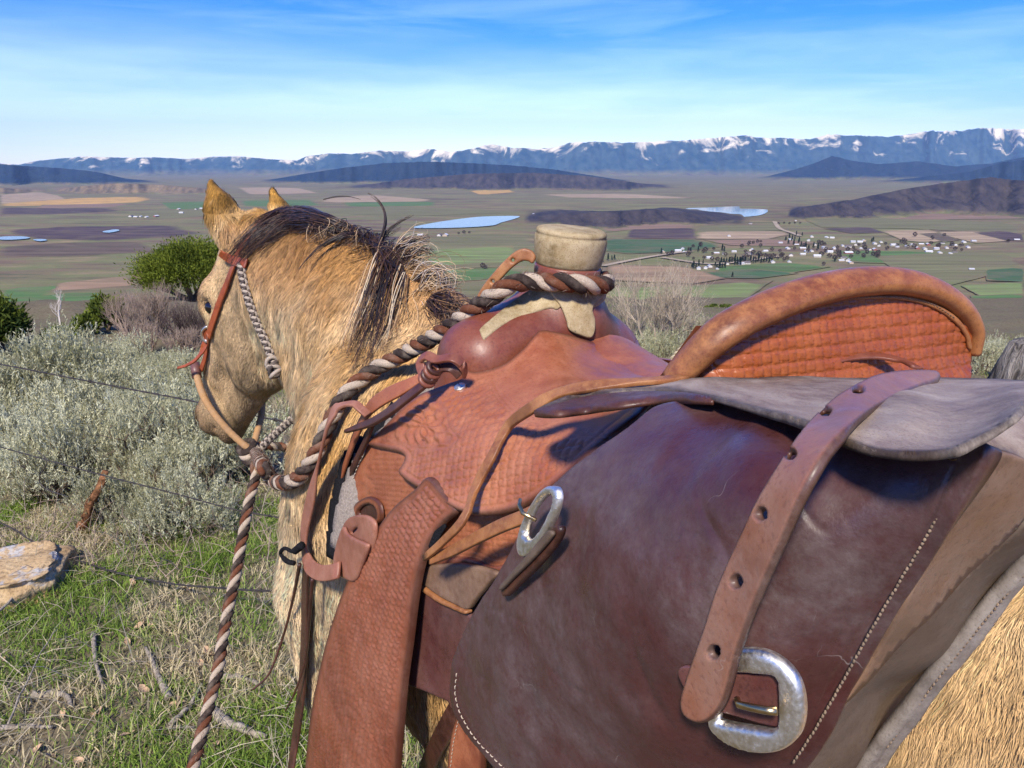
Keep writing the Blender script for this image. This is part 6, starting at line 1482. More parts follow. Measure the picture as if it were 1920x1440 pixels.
blow = [[(640, 424), (668, 430), (700, 440), (728, 436), (750, 425)], [(655, 432), (690, 446), (722, 462), (752, 462)], [(672, 440), (706, 458), (735, 480), (764, 490)], [(690, 452), (720, 478), (745, 508), (772, 522)], [(700, 462), (716, 492), (722, 530), (712, 566)], [(716, 474), (738, 505), (748, 545), (742, 585)]]
locks('mane', blow, 18, 0.009, 61, DK + [(0.10, 0.05, 0.025)], 0.0006, 1.0, tip=0.8)
falls = [[(738, 470), (722, 505), (708, 550), (694, 600), (676, 650), (655, 700)], [(728, 472), (706, 520), (690, 566), (672, 616), (652, 668)], [(746, 490), (730, 540), (716, 590), (704, 640), (684, 690)], [(752, 500), (738, 550), (722, 610), (706, 660)], [(718, 465), (700, 500), (684, 545), (664, 600), (648, 660)], [(760, 515), (748, 560), (735, 610), (718, 660)]]
locks('mane', falls[:3], 22, 0.011, 53, DK + [(0.10, 0.05, 0.025)], 0.0007, 0.8, tip=0.35)
locks('mane', falls[3:], 26, 0.013, 54, DK[:2] + TN, 0.0007, 1.0, tip=0.6)
wild = [[(706, 470, 1.38), (716, 440, 1.38), (722, 415, 1.38), (719, 392, 1.38), (705, 372, 1.38), (690, 362, 1.38)], [(704, 470, 1.39), (722, 440, 1.39), (745, 418, 1.39), (775, 402, 1.39)], [(692, 446, 1.42), (664, 438, 1.41), (632, 446, 1.40), (600, 463, 1.40), (576, 485, 1.40), (560, 505, 1.40)], [(690, 450, 1.42), (665, 443, 1.41), (640, 445, 1.40), (608, 462, 1.40)]]
locks('mane', wild, 22, 0.0035, 55, DK, 0.0007, 0.5, tip=0.3)
locks('mane', [[(606, 374, 1.45), (630, 369, 1.45), (655, 369, 1.45), (676, 374, 1.45)]], 7, 0.0012, 56, DK, 0.0006, 0.3)
tuft = [[(742, 480, 1.35), (765, 462, 1.34), (788, 452, 1.34), (806, 446, 1.34)], [(752, 495, 1.33), (780, 478, 1.32), (800, 470, 1.32), (815, 480, 1.32)], [(765, 510, 1.31), (792, 500, 1.30), (815, 508, 1.30), (838, 525, 1.30)], [(775, 530, 1.29), (805, 512, 1.28), (835, 518, 1.28), (862, 530, 1.27)], [(790, 545, 1.27), (820, 530, 1.26), (850, 545, 1.25)], [(760, 500, 1.32), (745, 540, 1.31), (738, 580, 1.31)], [(775, 520, 1.30), (770, 560, 1.29), (760, 600, 1.29)], [(790, 545, 1.27), (780, 580, 1.26), (768, 615, 1.26)], [(805, 560, 1.25), (800, 590, 1.24), (790, 625, 1.24)]]
locks('mane', tuft, 34, 0.017, 57, TN + TN[1:2] + GR[:1], 0.0006, 1.4, tip=1.1)
locks('mane', [tuft[q] for q in (0, 1, 3, 5, 6, 7)], 34, 0.011, 58, DK, 0.0007, 0.8, tip=0.5)
withers = [[(806, 565, 1.24), (830, 580, 1.22), (855, 600, 1.19), (872, 630, 1.16)], [(800, 575, 1.24), (825, 600, 1.21), (848, 625, 1.18), (866, 655, 1.15)], [(795, 590, 1.24), (815, 615, 1.22), (838, 640, 1.19), (858, 672, 1.15)], [(812, 560, 1.23), (845, 575, 1.20), (872, 590, 1.17)], [(830, 570, 1.21), (845, 600, 1.19), (850, 640, 1.17), (846, 670, 1.16)]]
locks('mane', withers, 130, 0.016, 59, DK + TN[2:3], 0.0008, 0.8, tip=0.8)
# tail, off the picture but there
tl = [H(-1.08, 0, 1.22), H(-1.16, 0, 1.05), H(-1.19, 0, 0.8), H(-1.18, 0.01, 0.5), H(-1.16, 0.02, 0.25)]
Pt_ = catmull(np.array(tl), 10); n_t = 700; rg_ = np.random.default_rng(60)
off_ = rg_.normal(0, 0.03, (n_t, 1, 3)) * np.linspace(0.4, 1.3, 10)[None, :, None]
hair_obj('tail', Pt_[None] + off_, 0.0012, 0.0004, m_mane, horse, np.array(DK)[rg_.integers(0, 4, n_t)])
# ================================================================== plants, fence, rock
def gz_at(x, y): return float(ground_z(np.array([x]), np.array([y]))[0])
def ground_px(px, py):
    """where a pixel's ray meets the hillside"""
    r = ray(px, py); D = 0.6 * 1.03 ** np.arange(200); P = CAM + r * D[:, None]
    k = int(np.argmax(P[:, 2] < ground_z(P[:, 0], P[:, 1]))); a_, b_ = D[max(k - 1, 0)], D[k]
    D = np.linspace(a_, b_, 40); P = CAM + r * D[:, None]
    return P[int(np.argmax(P[:, 2] < ground_z(P[:, 0], P[:, 1])))]
def quads(C, A, B):
    """leaf quads: centre C, half vectors A (length) and B (width) -> diamond-ish leaf"""
    n = len(C); V = np.stack([C - A, C + B * 1.0 - A * 0.1, C + A, C - B - A * 0.1], 1).reshape(-1, 3)
    return V, np.arange(4 * n).reshape(-1, 4)
def rand_dirs(n, rg):
    v = rg.normal(size=(n, 3)); return v / np.linalg.norm(v, axis=1)[:, None]
def branches(segs, k=3):
    """list of (a, b, ra, rb) -> one mesh of tapered twigs"""
    a = np.array([s_[0] for s_ in segs]); b_ = np.array([s_[1] for s_ in segs]); ra = np.array([s_[2] for s_ in segs]); rb = np.array([s_[3] for s_ in segs])
    d = b_ - a; d /= np.linalg.norm(d, axis=1)[:, None] + 1e-9
    h_ = np.where(np.abs(d[:, 2:3]) < 0.9, np.array([[0, 0, 1.0]]), np.array([[1.0, 0, 0]])); u = np.cross(d, h_); u /= np.linalg.norm(u, axis=1)[:, None]; v = np.cross(d, u)
    th = np.linspace(0, 2 * math.pi, k, endpoint=False); c, s_ = np.cos(th), np.sin(th)
    R0 = a[:, None] + ra[:, None, None] * (c[None, :, None] * u[:, None] + s_[None, :, None] * v[:, None])
    R1 = b_[:, None] + rb[:, None, None] * (c[None, :, None] * u[:, None] + s_[None, :, None] * v[:, None])
    V = np.concatenate([R0, R1], 1).reshape(-1, 3); base = (np.arange(len(a)) * 2 * k)[:, None]; j = np.arange(k)[None]
    F = np.stack([base + j, base + (j + 1) % k, base + k + (j + 1) % k, base + k + j], -1).reshape(-1, 4)
    return V, F
def grow(p, d, L, r, lev, rg, out, tips, spread=0.6, up=0.15, shrink=0.72, kids=3, curve=0.25, sub=3):
    for q in range(sub):
        d2 = d + curve * rg.normal(size=3) * 0.5 + np.array([0, 0, up * 0.3]); d2 /= np.linalg.norm(d2)
        e = p + d2 * L / sub; r2 = r * (1 - 0.12); out.append((p, e, r, r2)); p, d, r = e, d2, r2
        if lev > 0 and q < sub - 1 and rg.random() < 0.75:
            s_ = rg.normal(size=3); s_ -= s_ @ d * d; s_ /= np.linalg.norm(s_) + 1e-9
            nd = d + spread * s_ * (0.8 + 0.5 * rg.random()) + np.array([0, 0, up]); nd /= np.linalg.norm(nd)
            grow(p, nd, L * shrink * (0.7 + 0.4 * rg.random()), r * 0.62, lev - 1, rg, out, tips, spread, up, shrink, kids, curve, sub)
    if lev > 0:
        for _ in range(kids - 1 if rg.random() < 0.5 else kids):
            s_ = rg.normal(size=3); s_ -= s_ @ d * d; s_ /= np.linalg.norm(s_) + 1e-9
            nd = d + spread * s_ + np.array([0, 0, up]); nd /= np.linalg.norm(nd)
            grow(p, nd, L * shrink * (0.75 + 0.4 * rg.random()), r * 0.68, lev - 1, rg, out, tips, spread, up, shrink, kids, curve, sub)
    else: tips.append((p, d))
def leaf_mat(name, lo, hi, rough=0.7, trans=0.25, sc=4.0):
    m, nt, b = mat(name, rough, 0.2)
    oi = nt.nodes.new('ShaderNodeObjectInfo'); a = nt.nodes.new('ShaderNodeAttribute'); a.attribute_name = 'tone'
    n = noise_n(nt, coords(nt, 'Position'), sc, 3)
    f = math_n(nt, 'ADD', math_n(nt, 'MULTIPLY', a.outputs['Fac'], 0.65), math_n(nt, 'MULTIPLY_ADD', n, 0.7, math_n(nt, 'MULTIPLY_ADD', oi.outputs['Random'], 0.3, -0.35)))
    c = ramp(nt, f, [(0.1, lo), (0.85, hi)]); nt.links.new(c, b.inputs['Base Color'])
    tr = nt.nodes.new('ShaderNodeBsdfTranslucent'); nt.links.new(c, tr.inputs[0]); mx = nt.nodes.new('ShaderNodeMixShader'); mx.inputs[0].default_value = trans
    out = [q for q in nt.nodes if q.type == 'OUTPUT_MATERIAL'][0]
    nt.links.new(b.outputs[0], mx.inputs[1]); nt.links.new(tr.outputs[0], mx.inputs[2]); nt.links.new(mx.outputs[0], out.inputs[0])
    return m
m_sage = leaf_mat('sagebrush_leaf', (0.26, 0.255, 0.125), (0.72, 0.70, 0.47), 0.8, 0.3)
m_bark = flat_mat('grey_bark', (0.17, 0.125, 0.09), 0.9, 0.5, 60, 0.1, bmp=0.6, bdist=0.004)
m_twig = flat_mat('bare_twig', (0.30, 0.225, 0.175), 0.9, 0.35, 8, 0.1)
m_twig2 = flat_mat('pale_twig', (0.42, 0.345, 0.255), 0.9, 0.3, 8, 0.1)
m_twig3 = flat_mat('dark_twig', (0.085, 0.06, 0.055), 0.9, 0.4, 8, 0.1)
m_jun = leaf_mat('juniper_needle', (0.020, 0.040, 0.008), (0.185, 0.225, 0.022), 0.75, 0.25, 2.5)

# ---- sagebrush: a few grown shapes, then individuals
def sage_mesh(seed, n_sprig=620):
    rg = np.random.default_rng(seed); out, tips = [], []
    for _ in range(9):
        a = rg.random() * 6.28; d = np.array([math.cos(a) * 0.9, math.sin(a) * 0.9, 0.75 + 0.6 * rg.random()]); d /= np.linalg.norm(d)
        grow(np.array([math.cos(a), math.sin(a), 0]) * 0.03, d, 0.20, 0.012, 2, rg, out, tips, 0.75, 0.25, 0.75, 3, 0.5)
    Vs, Fs = branches(out, 4)
    tp = np.array([t[0] for t in tips]); td = np.array([t[1] for t in tips])
    idx = rg.integers(0, len(tp), n_sprig)
    P = tp[idx] + rg.normal(0, 0.045, (n_sprig, 3)); d = td[idx] * 0.5 + np.array([0, 0, 0.9]) + rg.normal(0, 0.28, (n_sprig, 3)); d /= np.linalg.norm(d, axis=1)[:, None]
    ln = 0.05 + 0.09 * rg.random(n_sprig)
    nl = 13; V, F, tone = [], [], []
    C = np.repeat(P, nl, 0) + np.repeat(d * ln[:, None], nl, 0) * rg.random((n_sprig * nl, 1)) + rg.normal(0, 0.006, (n_sprig * nl, 3))
    ld = np.repeat(d, nl, 0) + rg.normal(0, 0.55, (n_sprig * nl, 3)); ld /= np.linalg.norm(ld, axis=1)[:, None]
    wv = np.cross(ld, rand_dirs(len(ld), rg)); wv /= np.linalg.norm(wv, axis=1)[:, None] + 1e-9
    sz = (0.009 + 0.008 * rg.random(len(ld)))[:, None]
    V, F = quads(C, ld * sz, wv * 0.0032)
    tone = np.repeat(np.repeat(rg.random(n_sprig), nl), 4)
    stalk = [(p, p + q * l, 0.0016, 0.0008) for p, q, l in zip(P, d, ln)]
    V2, F2 = branches(stalk, 3)
    return (Vs, Fs), (np.concatenate([V, V2]), [F, F2 + len(V)], np.concatenate([tone, np.full(len(V2), 0.35)]))
protos = []
for q in range(5):
    (Vs, Fs), (Vf, Ff, tn_) = sage_mesh(200 + q)
    root = empty('sagebrush', (0, 0, 0))
    mesh_np('foliage', Vf, Ff, m_sage, root, smooth=False, attrs={'tone': tn_}); mesh_np('stems', Vs, Fs, m_bark, root)
    protos.append(root)
sage_used = [False] * 5
def place(protos, used, q, loc, rz, sc, label, cat, group, scz=None):
    if not used[q]: o = protos[q]; used[q] = True
    else: o = copy_tree(protos[q])
    o.location = loc; o.rotation_euler = (0, 0, rz); o.scale = (sc, sc, scz or sc)
    return tag(o, label, cat, group)
rg = np.random.default_rng(77)
L_NEAR = 'silvery green sagebrush growing along the wire fence left of the horse'
L_FAR = 'pale sagebrush on the slope beyond the far side of the saddle'
spots = []
for py, x0, x1, st, k_ in [(1000, -30, 500, 150, .62), (940, 40, 500, 140, .80), (895, -40, 480, 128, .95), (850, 10, 470, 118, 1.05), (815, -40, 380, 108, 1.1), (788, 0, 260, 98, 1.15), (766, -40, 385, 92, .85), (748, 0, 390, 84, .75), (734, -30, 400, 76, .65), (722, 10, 430, 70, .58), (712, -20, 470, 64, .55)]:
    for x in np.arange(x0, x1, st):
        px, pyj = x + rg.normal(0, st * 0.22), py + rg.normal(0, 9)
        if 250 < px < 350 and 740 < py < 805: continue           # grassy gap
        if px < 175 and py > 960: continue                        # the boulder lies here
        p = ground_px(px, pyj); sc = k_ * (0.72 + 0.5 * rg.random())
        sz_ = 'small' if sc < 0.8 else ('broad' if sc < 1.15 else 'tall rounded')
        wh_ = 'standing right at the barbed wire' if p[1] < 3.4 else ('growing just past the barbed wire' if p[1] < 5.5 else 'at the top of the drop, well past the wire')
        spots.append((p, sc, f'{sz_} silvery sagebrush {wh_}', 'sagebrush along the fence'))
for x in (70, 235):
    p = ground_px(x + rg.normal(0, 10), 716); spots.append((p + np.array([0, .3, 0]), 0.8 + 0.15 * rg.random(), 'tall rounded silvery sagebrush at the top of the drop, well past the wire', 'sagebrush along the fence'))
for py, x0, x1, st in [(705, 1150, 1330, 80), (672, 1150, 1340, 75), (640, 1300, 1380, 46), (700, 1840, 1925, 45), (675, 1835, 1925, 40)]:
    for x in np.arange(x0, x1, st):
        p = ground_px(x + rg.normal(0, 8), py + rg.normal(0, 3)); spots.append((p, 0.5 + 0.3 * rg.random(), L_FAR if x < 1500 else 'pale sagebrush next to the cracked grey fence post', 'sagebrush on the far slope'))
for p, sc, lb, gp in spots:
    z = gz_at(p[0], p[1]) - 0.02
    place(protos, sage_used, int(rg.integers(0, 5)), (p[0], p[1], z), rg.random() * 6.28, sc, lb, 'sagebrush', gp, sc * (0.85 + 0.3 * rg.random()))

# ---- junipers
def juniper(px, py_top, py_base, Y, wid_px, seed, label, n_cl=420, flat=0.8):
    rg = np.random.default_rng(seed)
    r = ray(px, py_top); top = CAM + r * (Y / r[1]); zb = gz_at(top[0], Y); h = top[2] - zb
    wid = wid_px / FPX * (Y / r[1]) * 0.66
    root = empty('juniper', (top[0], Y, zb), label, 'tree', 'junipers')
    out, tips = [], []
    for _ in range(5):
        a = rg.random() * 6.28; d = np.array([math.cos(a) * 0.75, math.sin(a) * 0.75, 0.9]); d /= np.linalg.norm(d)
        grow(np.array([0, 0, 0.0]), d, h * 0.40, 0.045 * h, 2, rg, out, tips, 0.6, 0.15, 0.7, 2, 0.4)
    Vb, Fb = branches(out, 5)
    mesh_np('trunk', Vb + np.array([top[0], Y, zb]), Fb, m_bark, root)
    # clumps on a lumpy crown
    u = rand_dirs(n_cl, rg); u[:, 2] = np.abs(u[:, 2]) * 0.95 - 0.22
    lump = 0.78 + 0.22 * vfbm(u[:, 0] * 2.2 + seed, u[:, 1] * 2.2, u[:, 2] * 2.2, 2, 3) ; rad = lump * (0.45 + 0.55 * rg.random(n_cl) ** 0.4)
    c = u * rad[:, None] * np.array([wid, wid, h * 0.66]) + np.array([0, 0, h * 0.44])
    nl = 34; N = n_cl * nl
    od = u * 0.8 + np.array([0, 0, 0.5]); od /= np.linalg.norm(od, axis=1)[:, None]
    cs = 0.075 * h ** 0.7
    C = np.repeat(c, nl, 0) + rg.normal(0, cs, (N, 3)); ld = np.repeat(od, nl, 0) + rg.normal(0, 0.5, (N, 3)); ld /= np.linalg.norm(ld, axis=1)[:, None]
    wv = np.cross(ld, rand_dirs(N, rg)); wv /= np.linalg.norm(wv, axis=1)[:, None] + 1e-9
    V, F = quads(C, ld * 0.042, wv * 0.013)
    tone = np.repeat(np.repeat(0.25 + 0.75 * rg.random(n_cl), nl) * (0.6 + 0.4 * rg.random(N)), 4)
    mesh_np('crown', V + np.array([top[0], Y, zb]), F, m_jun, root, smooth=False, attrs={'tone': tone})
juniper(345, 434, 600, 18.0, 175, 301, 'bushy green juniper with a round crown beyond the horse\'s face', 900)
juniper(-22, 555, 640, 9.0, 90, 302, 'bright green juniper on the slope at the end of the upper wire', 300)
juniper(193, 552, 606, 10.2, 48, 303, 'small upright juniper seedling beside the bare brush', 90)
juniper(158, 590, 622, 9.8, 40, 304, 'low juniper seedling among sagebrush near the bare sapling', 60)
juniper(112, 612, 634, 9.4, 60, 305, 'flat green juniper shrub behind the sagebrush', 70)
juniper(1352, 572, 606, 21.0, 62, 306, 'dark little shrub on the pale slope behind the cantle', 60)

# ---- bare brush
def bare(px, py_top, Y, seed, m, label, stems=7, lev=3, r=0.012, spread=0.5, up=0.25, name='bare_shrub', group='leafless brush', lean=0.6, zoff=0.0):
    rg = np.random.default_rng(seed); rr_ = ray(px, py_top); top = CAM + rr_ * (Y / rr_[1]); zb = gz_at(top[0], Y) + zoff; h = top[2] - zb
    out, tips = [], []
    for _ in range(stems):
        a = rg.random() * 6.28; d = np.array([math.cos(a) * lean, math.sin(a) * lean, 1.0]); d /= np.linalg.norm(d)
        grow(np.array([math.cos(a), math.sin(a), 0]) * 0.05, d, h * 0.36, r, lev, rg, out, tips, spread, up, 0.72, 3, 0.35)
    V, F = branches(out, 3); V = V * np.array([1, 1, h / max(V[:, 2].max(), 0.1)])
    o = mesh_np(name, V + np.array([top[0], Y, zb]), F, m)
    return tag(o, label, 'shrub', group)
bare(1228, 470, 8.5, 401, m_twig2, 'big leafless bush with pale tips standing behind the saddle horn', 9, 4, 0.021, 0.55, 0.3)
bare(1285, 560, 9.0, 402, m_twig2, 'lower leafless bush beside the rolled cantle', 8, 3, 0.014)
bare(1165, 560, 8.8, 403, m_twig2, 'thin leafless bush at the right of the saddle fork', 7, 3, 0.014)
bare(286, 512, 10.0, 404, m_twig, 'grey leafless brush under the round juniper', 16, 3, 0.013, lean=0.75)
bare(240, 540, 9.6, 405, m_twig, 'reddish leafless brush beside the small upright juniper', 16, 3, 0.013, lean=0.75)
bare(345, 560, 9.4, 406, m_twig3, 'dark leafless brush close to the horse\'s eye', 16, 3, 0.013, lean=0.75)
bare(400, 575, 9.2, 407, m_twig3, 'dark tangled brush right behind the horse\'s forehead', 16, 3, 0.013, lean=0.75)
bare(265, 590, 8.8, 408, m_twig, 'low tangle of bare twigs above the sagebrush', 16, 3, 0.013, lean=0.75)
bare(340, 600, 8.6, 409, m_twig, 'short bare twigs above sagebrush next to the cheek strap', 16, 3, 0.013, lean=0.75)
bare(107, 540, 10.5, 410, flat_mat('aspen_bark', (0.52, 0.47, 0.42), 0.9, 0.2, 8, 0.1), 'slim pale leafless sapling in front of the green field', 1, 4, 0.016, 0.5, 0.3, 'bare_sapling', lean=0.05)

# ---- grass, straw and litter near the fence
m_grass, nt, b = mat('grass_blades', 0.6, 0.25)
a = nt.nodes.new('ShaderNodeAttribute'); a.attribute_name = 'col'; nt.links.new(a.outputs['Color'], b.inputs['Base Color'])
tr = nt.nodes.new('ShaderNodeBsdfTranslucent'); nt.links.new(a.outputs['Color'], tr.inputs[0]); mx = nt.nodes.new('ShaderNodeMixShader'); mx.inputs[0].default_value = 0.3
nt.links.new(b.outputs[0], mx.inputs[1]); nt.links.new(tr.outputs[0], mx.inputs[2]); nt.links.new(mx.outputs[0], [q for q in nt.nodes if q.type == 'OUTPUT_MATERIAL'][0].inputs[0])
def blades(name, P, d, L, wd, col, droop, m):
    n = len(P); k = 3; u = np.linspace(0, 1, k)
    side = np.cross(d, np.array([0, 0, 1.0]) + 0.3 * rng.normal(size=(n, 3))); side /= np.linalg.norm(side, axis=1)[:, None] + 1e-9
    C = P[:, None] + d[:, None] * (L[:, None] * u[None])[..., None] + np.array([0, 0, -1.0]) * (droop[:, None] * L[:, None] * u[None] ** 2)[..., None]
    w = wd[:, None] * (1 - u[None] ** 1.6) + 0.0002
    V = np.stack([C - side[:, None] * w[..., None], C + side[:, None] * w[..., None]], 2).reshape(-1, 3)
    base = (np.arange(n) * 2 * k)[:, None]; j = np.arange(k - 1)[None] * 2
    F = np.stack([base + j, base + j + 1, base + j + 3, base + j + 2], -1).reshape(-1, 4)
    return mesh_np(name, V, F, m, None, smooth=True, attrs={'col': np.repeat(col, 2 * k, 0)})
def scatter(n, x0, x1, y0, y1, rg):
    x = x0 + (x1 - x0) * rg.random(n); y = y0 + (y1 - y0) * rg.random(n); return x, y
rg = np.random.default_rng(91)
def grass_field(n, x0, x1, y0, y1, name, label, Lm, dry):
    x, y = scatter(n * 2, x0, x1, y0, y1, rg)
    dens = vfbm(x * 2.2, y * 2.2, 0, 3, 14) + 0.55 * vfbm(x * 9, y * 9, 0, 2, 18)
    k = rg.random(len(x)) < np.clip(0.6 + 0.55 * dens, 0.25, 1); x, y = x[k][:n], y[k][:n]; m_ = len(x)
    z = ground_z(x, y); d = np.stack([rg.normal(0, 0.42, m_), rg.normal(0, 0.42, m_), np.ones(m_)], 1); d /= np.linalg.norm(d, axis=1)[:, None]
    t = vfbm(x * 3.1, y * 3.1, 0, 3, 22) + 0.5 * rg.normal(size=m_) * 0.7
    g1_, g2_, st = np.array([0.095, 0.175, 0.020]), np.array([0.27, 0.36, 0.06]), np.array([0.60, 0.50, 0.30])
    f = rg.random(m_)[:, None]; col = g1_ * (1 - f) + g2_ * f; dr = (ss(0.15, 0.6, t + dry))[:, None]; col = col * (1 - dr) + st * (0.65 + 0.5 * rg.random((m_, 1))) * dr
    L = Lm * (0.45 + 0.9 * rg.random(m_)); o = blades(name, np.stack([x, y, z - 0.004], 1), d, L, 0.0011 + 0.0013 * rg.random(m_), col, 0.2 + 0.5 * rg.random(m_), m_grass)
    return tag(o, label, 'grass', kind='stuff')
grass_field(78000, -2.6, 0.1, 1.35, 3.9, 'grass', 'short green spring grass with dry blades beside the rock', 0.085, -0.05)
grass_field(22000, -4.5, 0.0, 3.9, 8.0, 'grass', 'grass in the gaps between the sagebrush', 0.10, 0.05)
grass_field(16000, 0.6, 9.0, 6.0, 22.0, 'grass', 'pale thin grass on the slope behind the saddle', 0.16, 0.35)
grass_field(26000, 0.1, 4.0, 0.3, 6.0, 'grass', 'short grass on the ground at the off side of the horse', 0.085, 0.1)
grass_field(12000, -5.0, -2.6, 1.0, 5.0, 'grass', 'short grass on the ground past the boulder', 0.09, 0.05)
# dry stalks lying and leaning
n = 5200; x, y = scatter(n, -2.6, 0.0, 1.4, 4.6, rg); k = rg.random(n) < np.clip(0.5 + 0.5 * vfbm(x * 1.7, y * 1.7, 0, 2, 33) + 0.25 * (x > -0.9), 0.05, 1); x, y = x[k], y[k]; m_ = len(x)
d = np.stack([rg.normal(0, 1, m_), rg.normal(0, 1, m_), np.abs(rg.normal(0.25, 0.35, m_))], 1); d /= np.linalg.norm(d, axis=1)[:, None]
col = np.array([[0.56, 0.48, 0.33]]) * (0.55 + 0.6 * rg.random((m_, 1)))
tag(blades('straw', np.stack([x, y, ground_z(x, y) + 0.008 + 0.02 * rg.random(m_)], 1), d, 0.10 + 0.30 * rg.random(m_), 0.0009 + 0.0011 * rg.random(m_), col, 0.15 + 0.2 * rg.random(m_), m_grass), 'dry straw stalks scattered over the grass', 'straw', kind='stuff')
# grey dead twigs at the feet of the sagebrush
out = []
for _ in range(900):
    x_, y_ = -2.7 + 2.6 * rg.random(), 2.75 + 2.2 * rg.random(); p = np.array([x_, y_, gz_at(x_, y_) + 0.03 * rg.random()])
    d_ = np.array([rg.normal(), rg.normal(), abs(rg.normal(0.5, 0.5))]); d_ /= np.linalg.norm(d_)
    for q in range(3):
        e_ = p + d_ * (0.04 + 0.06 * rg.random()); r_ = 0.0022 * (1 - 0.25 * q); out.append((p, e_, r_, r_ * 0.75)); p = e_; d_ = d_ + rg.normal(0, 0.4, 3); d_ /= np.linalg.norm(d_)
V, F = branches(out, 4); tag(mesh_np('dead_twigs', V, F, m_twig), 'grey brown dead twigs under the sagebrush', 'twigs', kind='stuff')
# weathered sticks one can pick out
m_stick = flat_mat('weathered_wood', (0.27, 0.23, 0.18), 0.95, 0.6, 70, 0.05, bmp=1.0, bdist=0.006)
def stick(pts, r, label, lift=0.02):
    P = []
    for (px, py) in pts: q = ground_px(px, py); P.append(q + np.array([0, 0, lift * 0.6]))
    P = catmull(np.array(P), 26); P[:, 2] += 0.006 * vnoise(np.arange(26) * 0.35, np.full(26, pts[0][0] * 0.1))
    rr_ = r * (1 - 0.55 * np.linspace(0, 1, 26)) * (1 + 0.09 * vnoise(np.arange(26) * 0.7, np.full(26, pts[0][1] * 0.1)))
    return tag(tube('stick', P, rr_, m_stick, None, 7), label, 'stick', 'weathered sticks in the grass')
stick([(318, 1318), (300, 1280), (285, 1245), (274, 1222)], 0.013, 'stout grey stick leaning in the grass with a broken end', 0.03)
stick([(176, 1195), (178, 1225), (182, 1255), (196, 1300)], 0.010, 'crooked grey stick standing out of the green grass', 0.03)
stick([(60, 1312), (100, 1304), (125, 1312), (135, 1330)], 0.014, 'short bent grey stick half sunk in the grass', 0.02)
stick([(395, 1340), (430, 1365), (465, 1378), (500, 1392)], 0.020, 'thick split grey branch lying behind the lead rope', 0.03)
stick([(412, 1280), (440, 1276), (470, 1284), (492, 1296)], 0.012, 'pale branch among dry stalks close to the black thong', 0.03)
stick([(-10, 1180), (25, 1150), (50, 1120), (72, 1092)], 0.006, 'thin bleached stick leaning across the rock', 0.10)
stick([(0, 1372), (50, 1366), (100, 1370)], 0.010, 'flat grey stick at the edge of the green grass', 0.015)
stick([(320, 1370), (345, 1345), (362, 1325), (380, 1290)], 0.009, 'pale stick slanting up to the lead rope', 0.03)
stick([(318, 1372), (345, 1370), (370, 1374)], 0.008, 'short pale stick at the foot of the lead rope', 0.02)
stick([(20, 1380), (60, 1290), (80, 1250), (112, 1200)], 0.0035, 'long straw coloured stalk leaning over the grass', 0.08)
stick([(160, 1252), (220, 1253), (278, 1253)], 0.003, 'straight dry stalk lying between two grey sticks', 0.04)
# dead leaves
m_leafd = flat_mat('dead_leaf', (0.42, 0.28, 0.17), 0.8, 0.4, 40, 0.2)
lu, lv = np.meshgrid(np.linspace(-1, 1, 7), np.linspace(-1, 1, 5), indexing='ij')
lw = np.sqrt(np.clip(1 - lu ** 2, 0, 1)) * 0.55; LV = np.stack([lu, lv * lw, 0.25 * lv ** 2 * lw + 0.18 * lu ** 2 + 0.05 * np.sin(lu * 5)], -1).reshape(-1, 3) * 0.018
i = np.arange(6)[:, None]; j = np.arange(4)[None]; LF = np.stack([i * 5 + j, (i + 1) * 5 + j, (i + 1) * 5 + j + 1, i * 5 + j + 1], -1).reshape(-1, 4)
lp = None
for (px, py) in [(330, 1328), (338, 1322), (262, 1180), (285, 1182), (390, 1228), (395, 1236), (378, 1250), (190, 1340), (176, 1346), (120, 1345), (345, 1110), (355, 1112), (250, 1098), (190, 1100), (415, 1150), (200, 1175), (72, 1412), (90, 1415), (150, 1435), (418, 1420), (405, 1405), (240, 1385), (240, 1210), (430, 1115), (270, 1300), (185, 1170), (12, 1242), (95, 1425)]:
    p = ground_px(px, py)
    o = mesh_np('dead_leaf', LV, LF, m_leafd) if lp is None else lp.copy()
    if lp is None: lp = o
    else: COL.objects.link(o)
    o.location = (p[0], p[1], p[2] + 0.016); o.rotation_euler = (rg.normal(0, 0.5), rg.normal(0, 0.5), rg.random() * 6.28); s_ = 0.7 + 0.7 * rg.random(); o.scale = (s_, s_, s_)
    tag(o, 'curled tan dead leaf lying in the green grass', 'leaf', 'dead leaves in the grass')

# ---- the sandstone boulder
m_rock, nt, b = mat('sandstone', 0.9, 0.15)
v = coords(nt, 'Object'); n1 = noise_n(nt, coords(nt, 'Object', (4, 4, 16)), 1.0, 7, 0.6, 0.5); n2 = noise_n(nt, v, 9, 6, 0.6); n3 = noise_n(nt, v, 60, 5)
c = ramp(nt, n1, [(0.3, (0.26, 0.16, 0.075)), (0.5, (0.46, 0.32, 0.165)), (0.72, (0.58, 0.45, 0.27))])
c = mixc(nt, ramp(nt, n2, [(0.58, 0.0), (0.64, 0.9)]), c, (0.40, 0.39, 0.37)); c = mixc(nt, ramp(nt, n3, [(0.35, 0.6), (0.5, 0.0)]), c, (0.16, 0.10, 0.05))
nt.links.new(c, b.inputs['Base Color']); bump(nt, b, math_n(nt, 'ADD', n3, n1), 0.7, 0.012)
bp_ = ground_px(62, 1140)
u = rand_dirs(4000, np.random.default_rng(5))
bmr = bmesh.new(); bmesh.ops.create_icosphere(bmr, subdivisions=5, radius=1.0); rv_ = np.array([q.co[:] for q in bmr.verts]); rf_ = np.array([[q.index for q in f.verts] for f in bmr.faces]); bmr.free()
sh = np.sign(rv_) * np.abs(rv_) ** 0.62
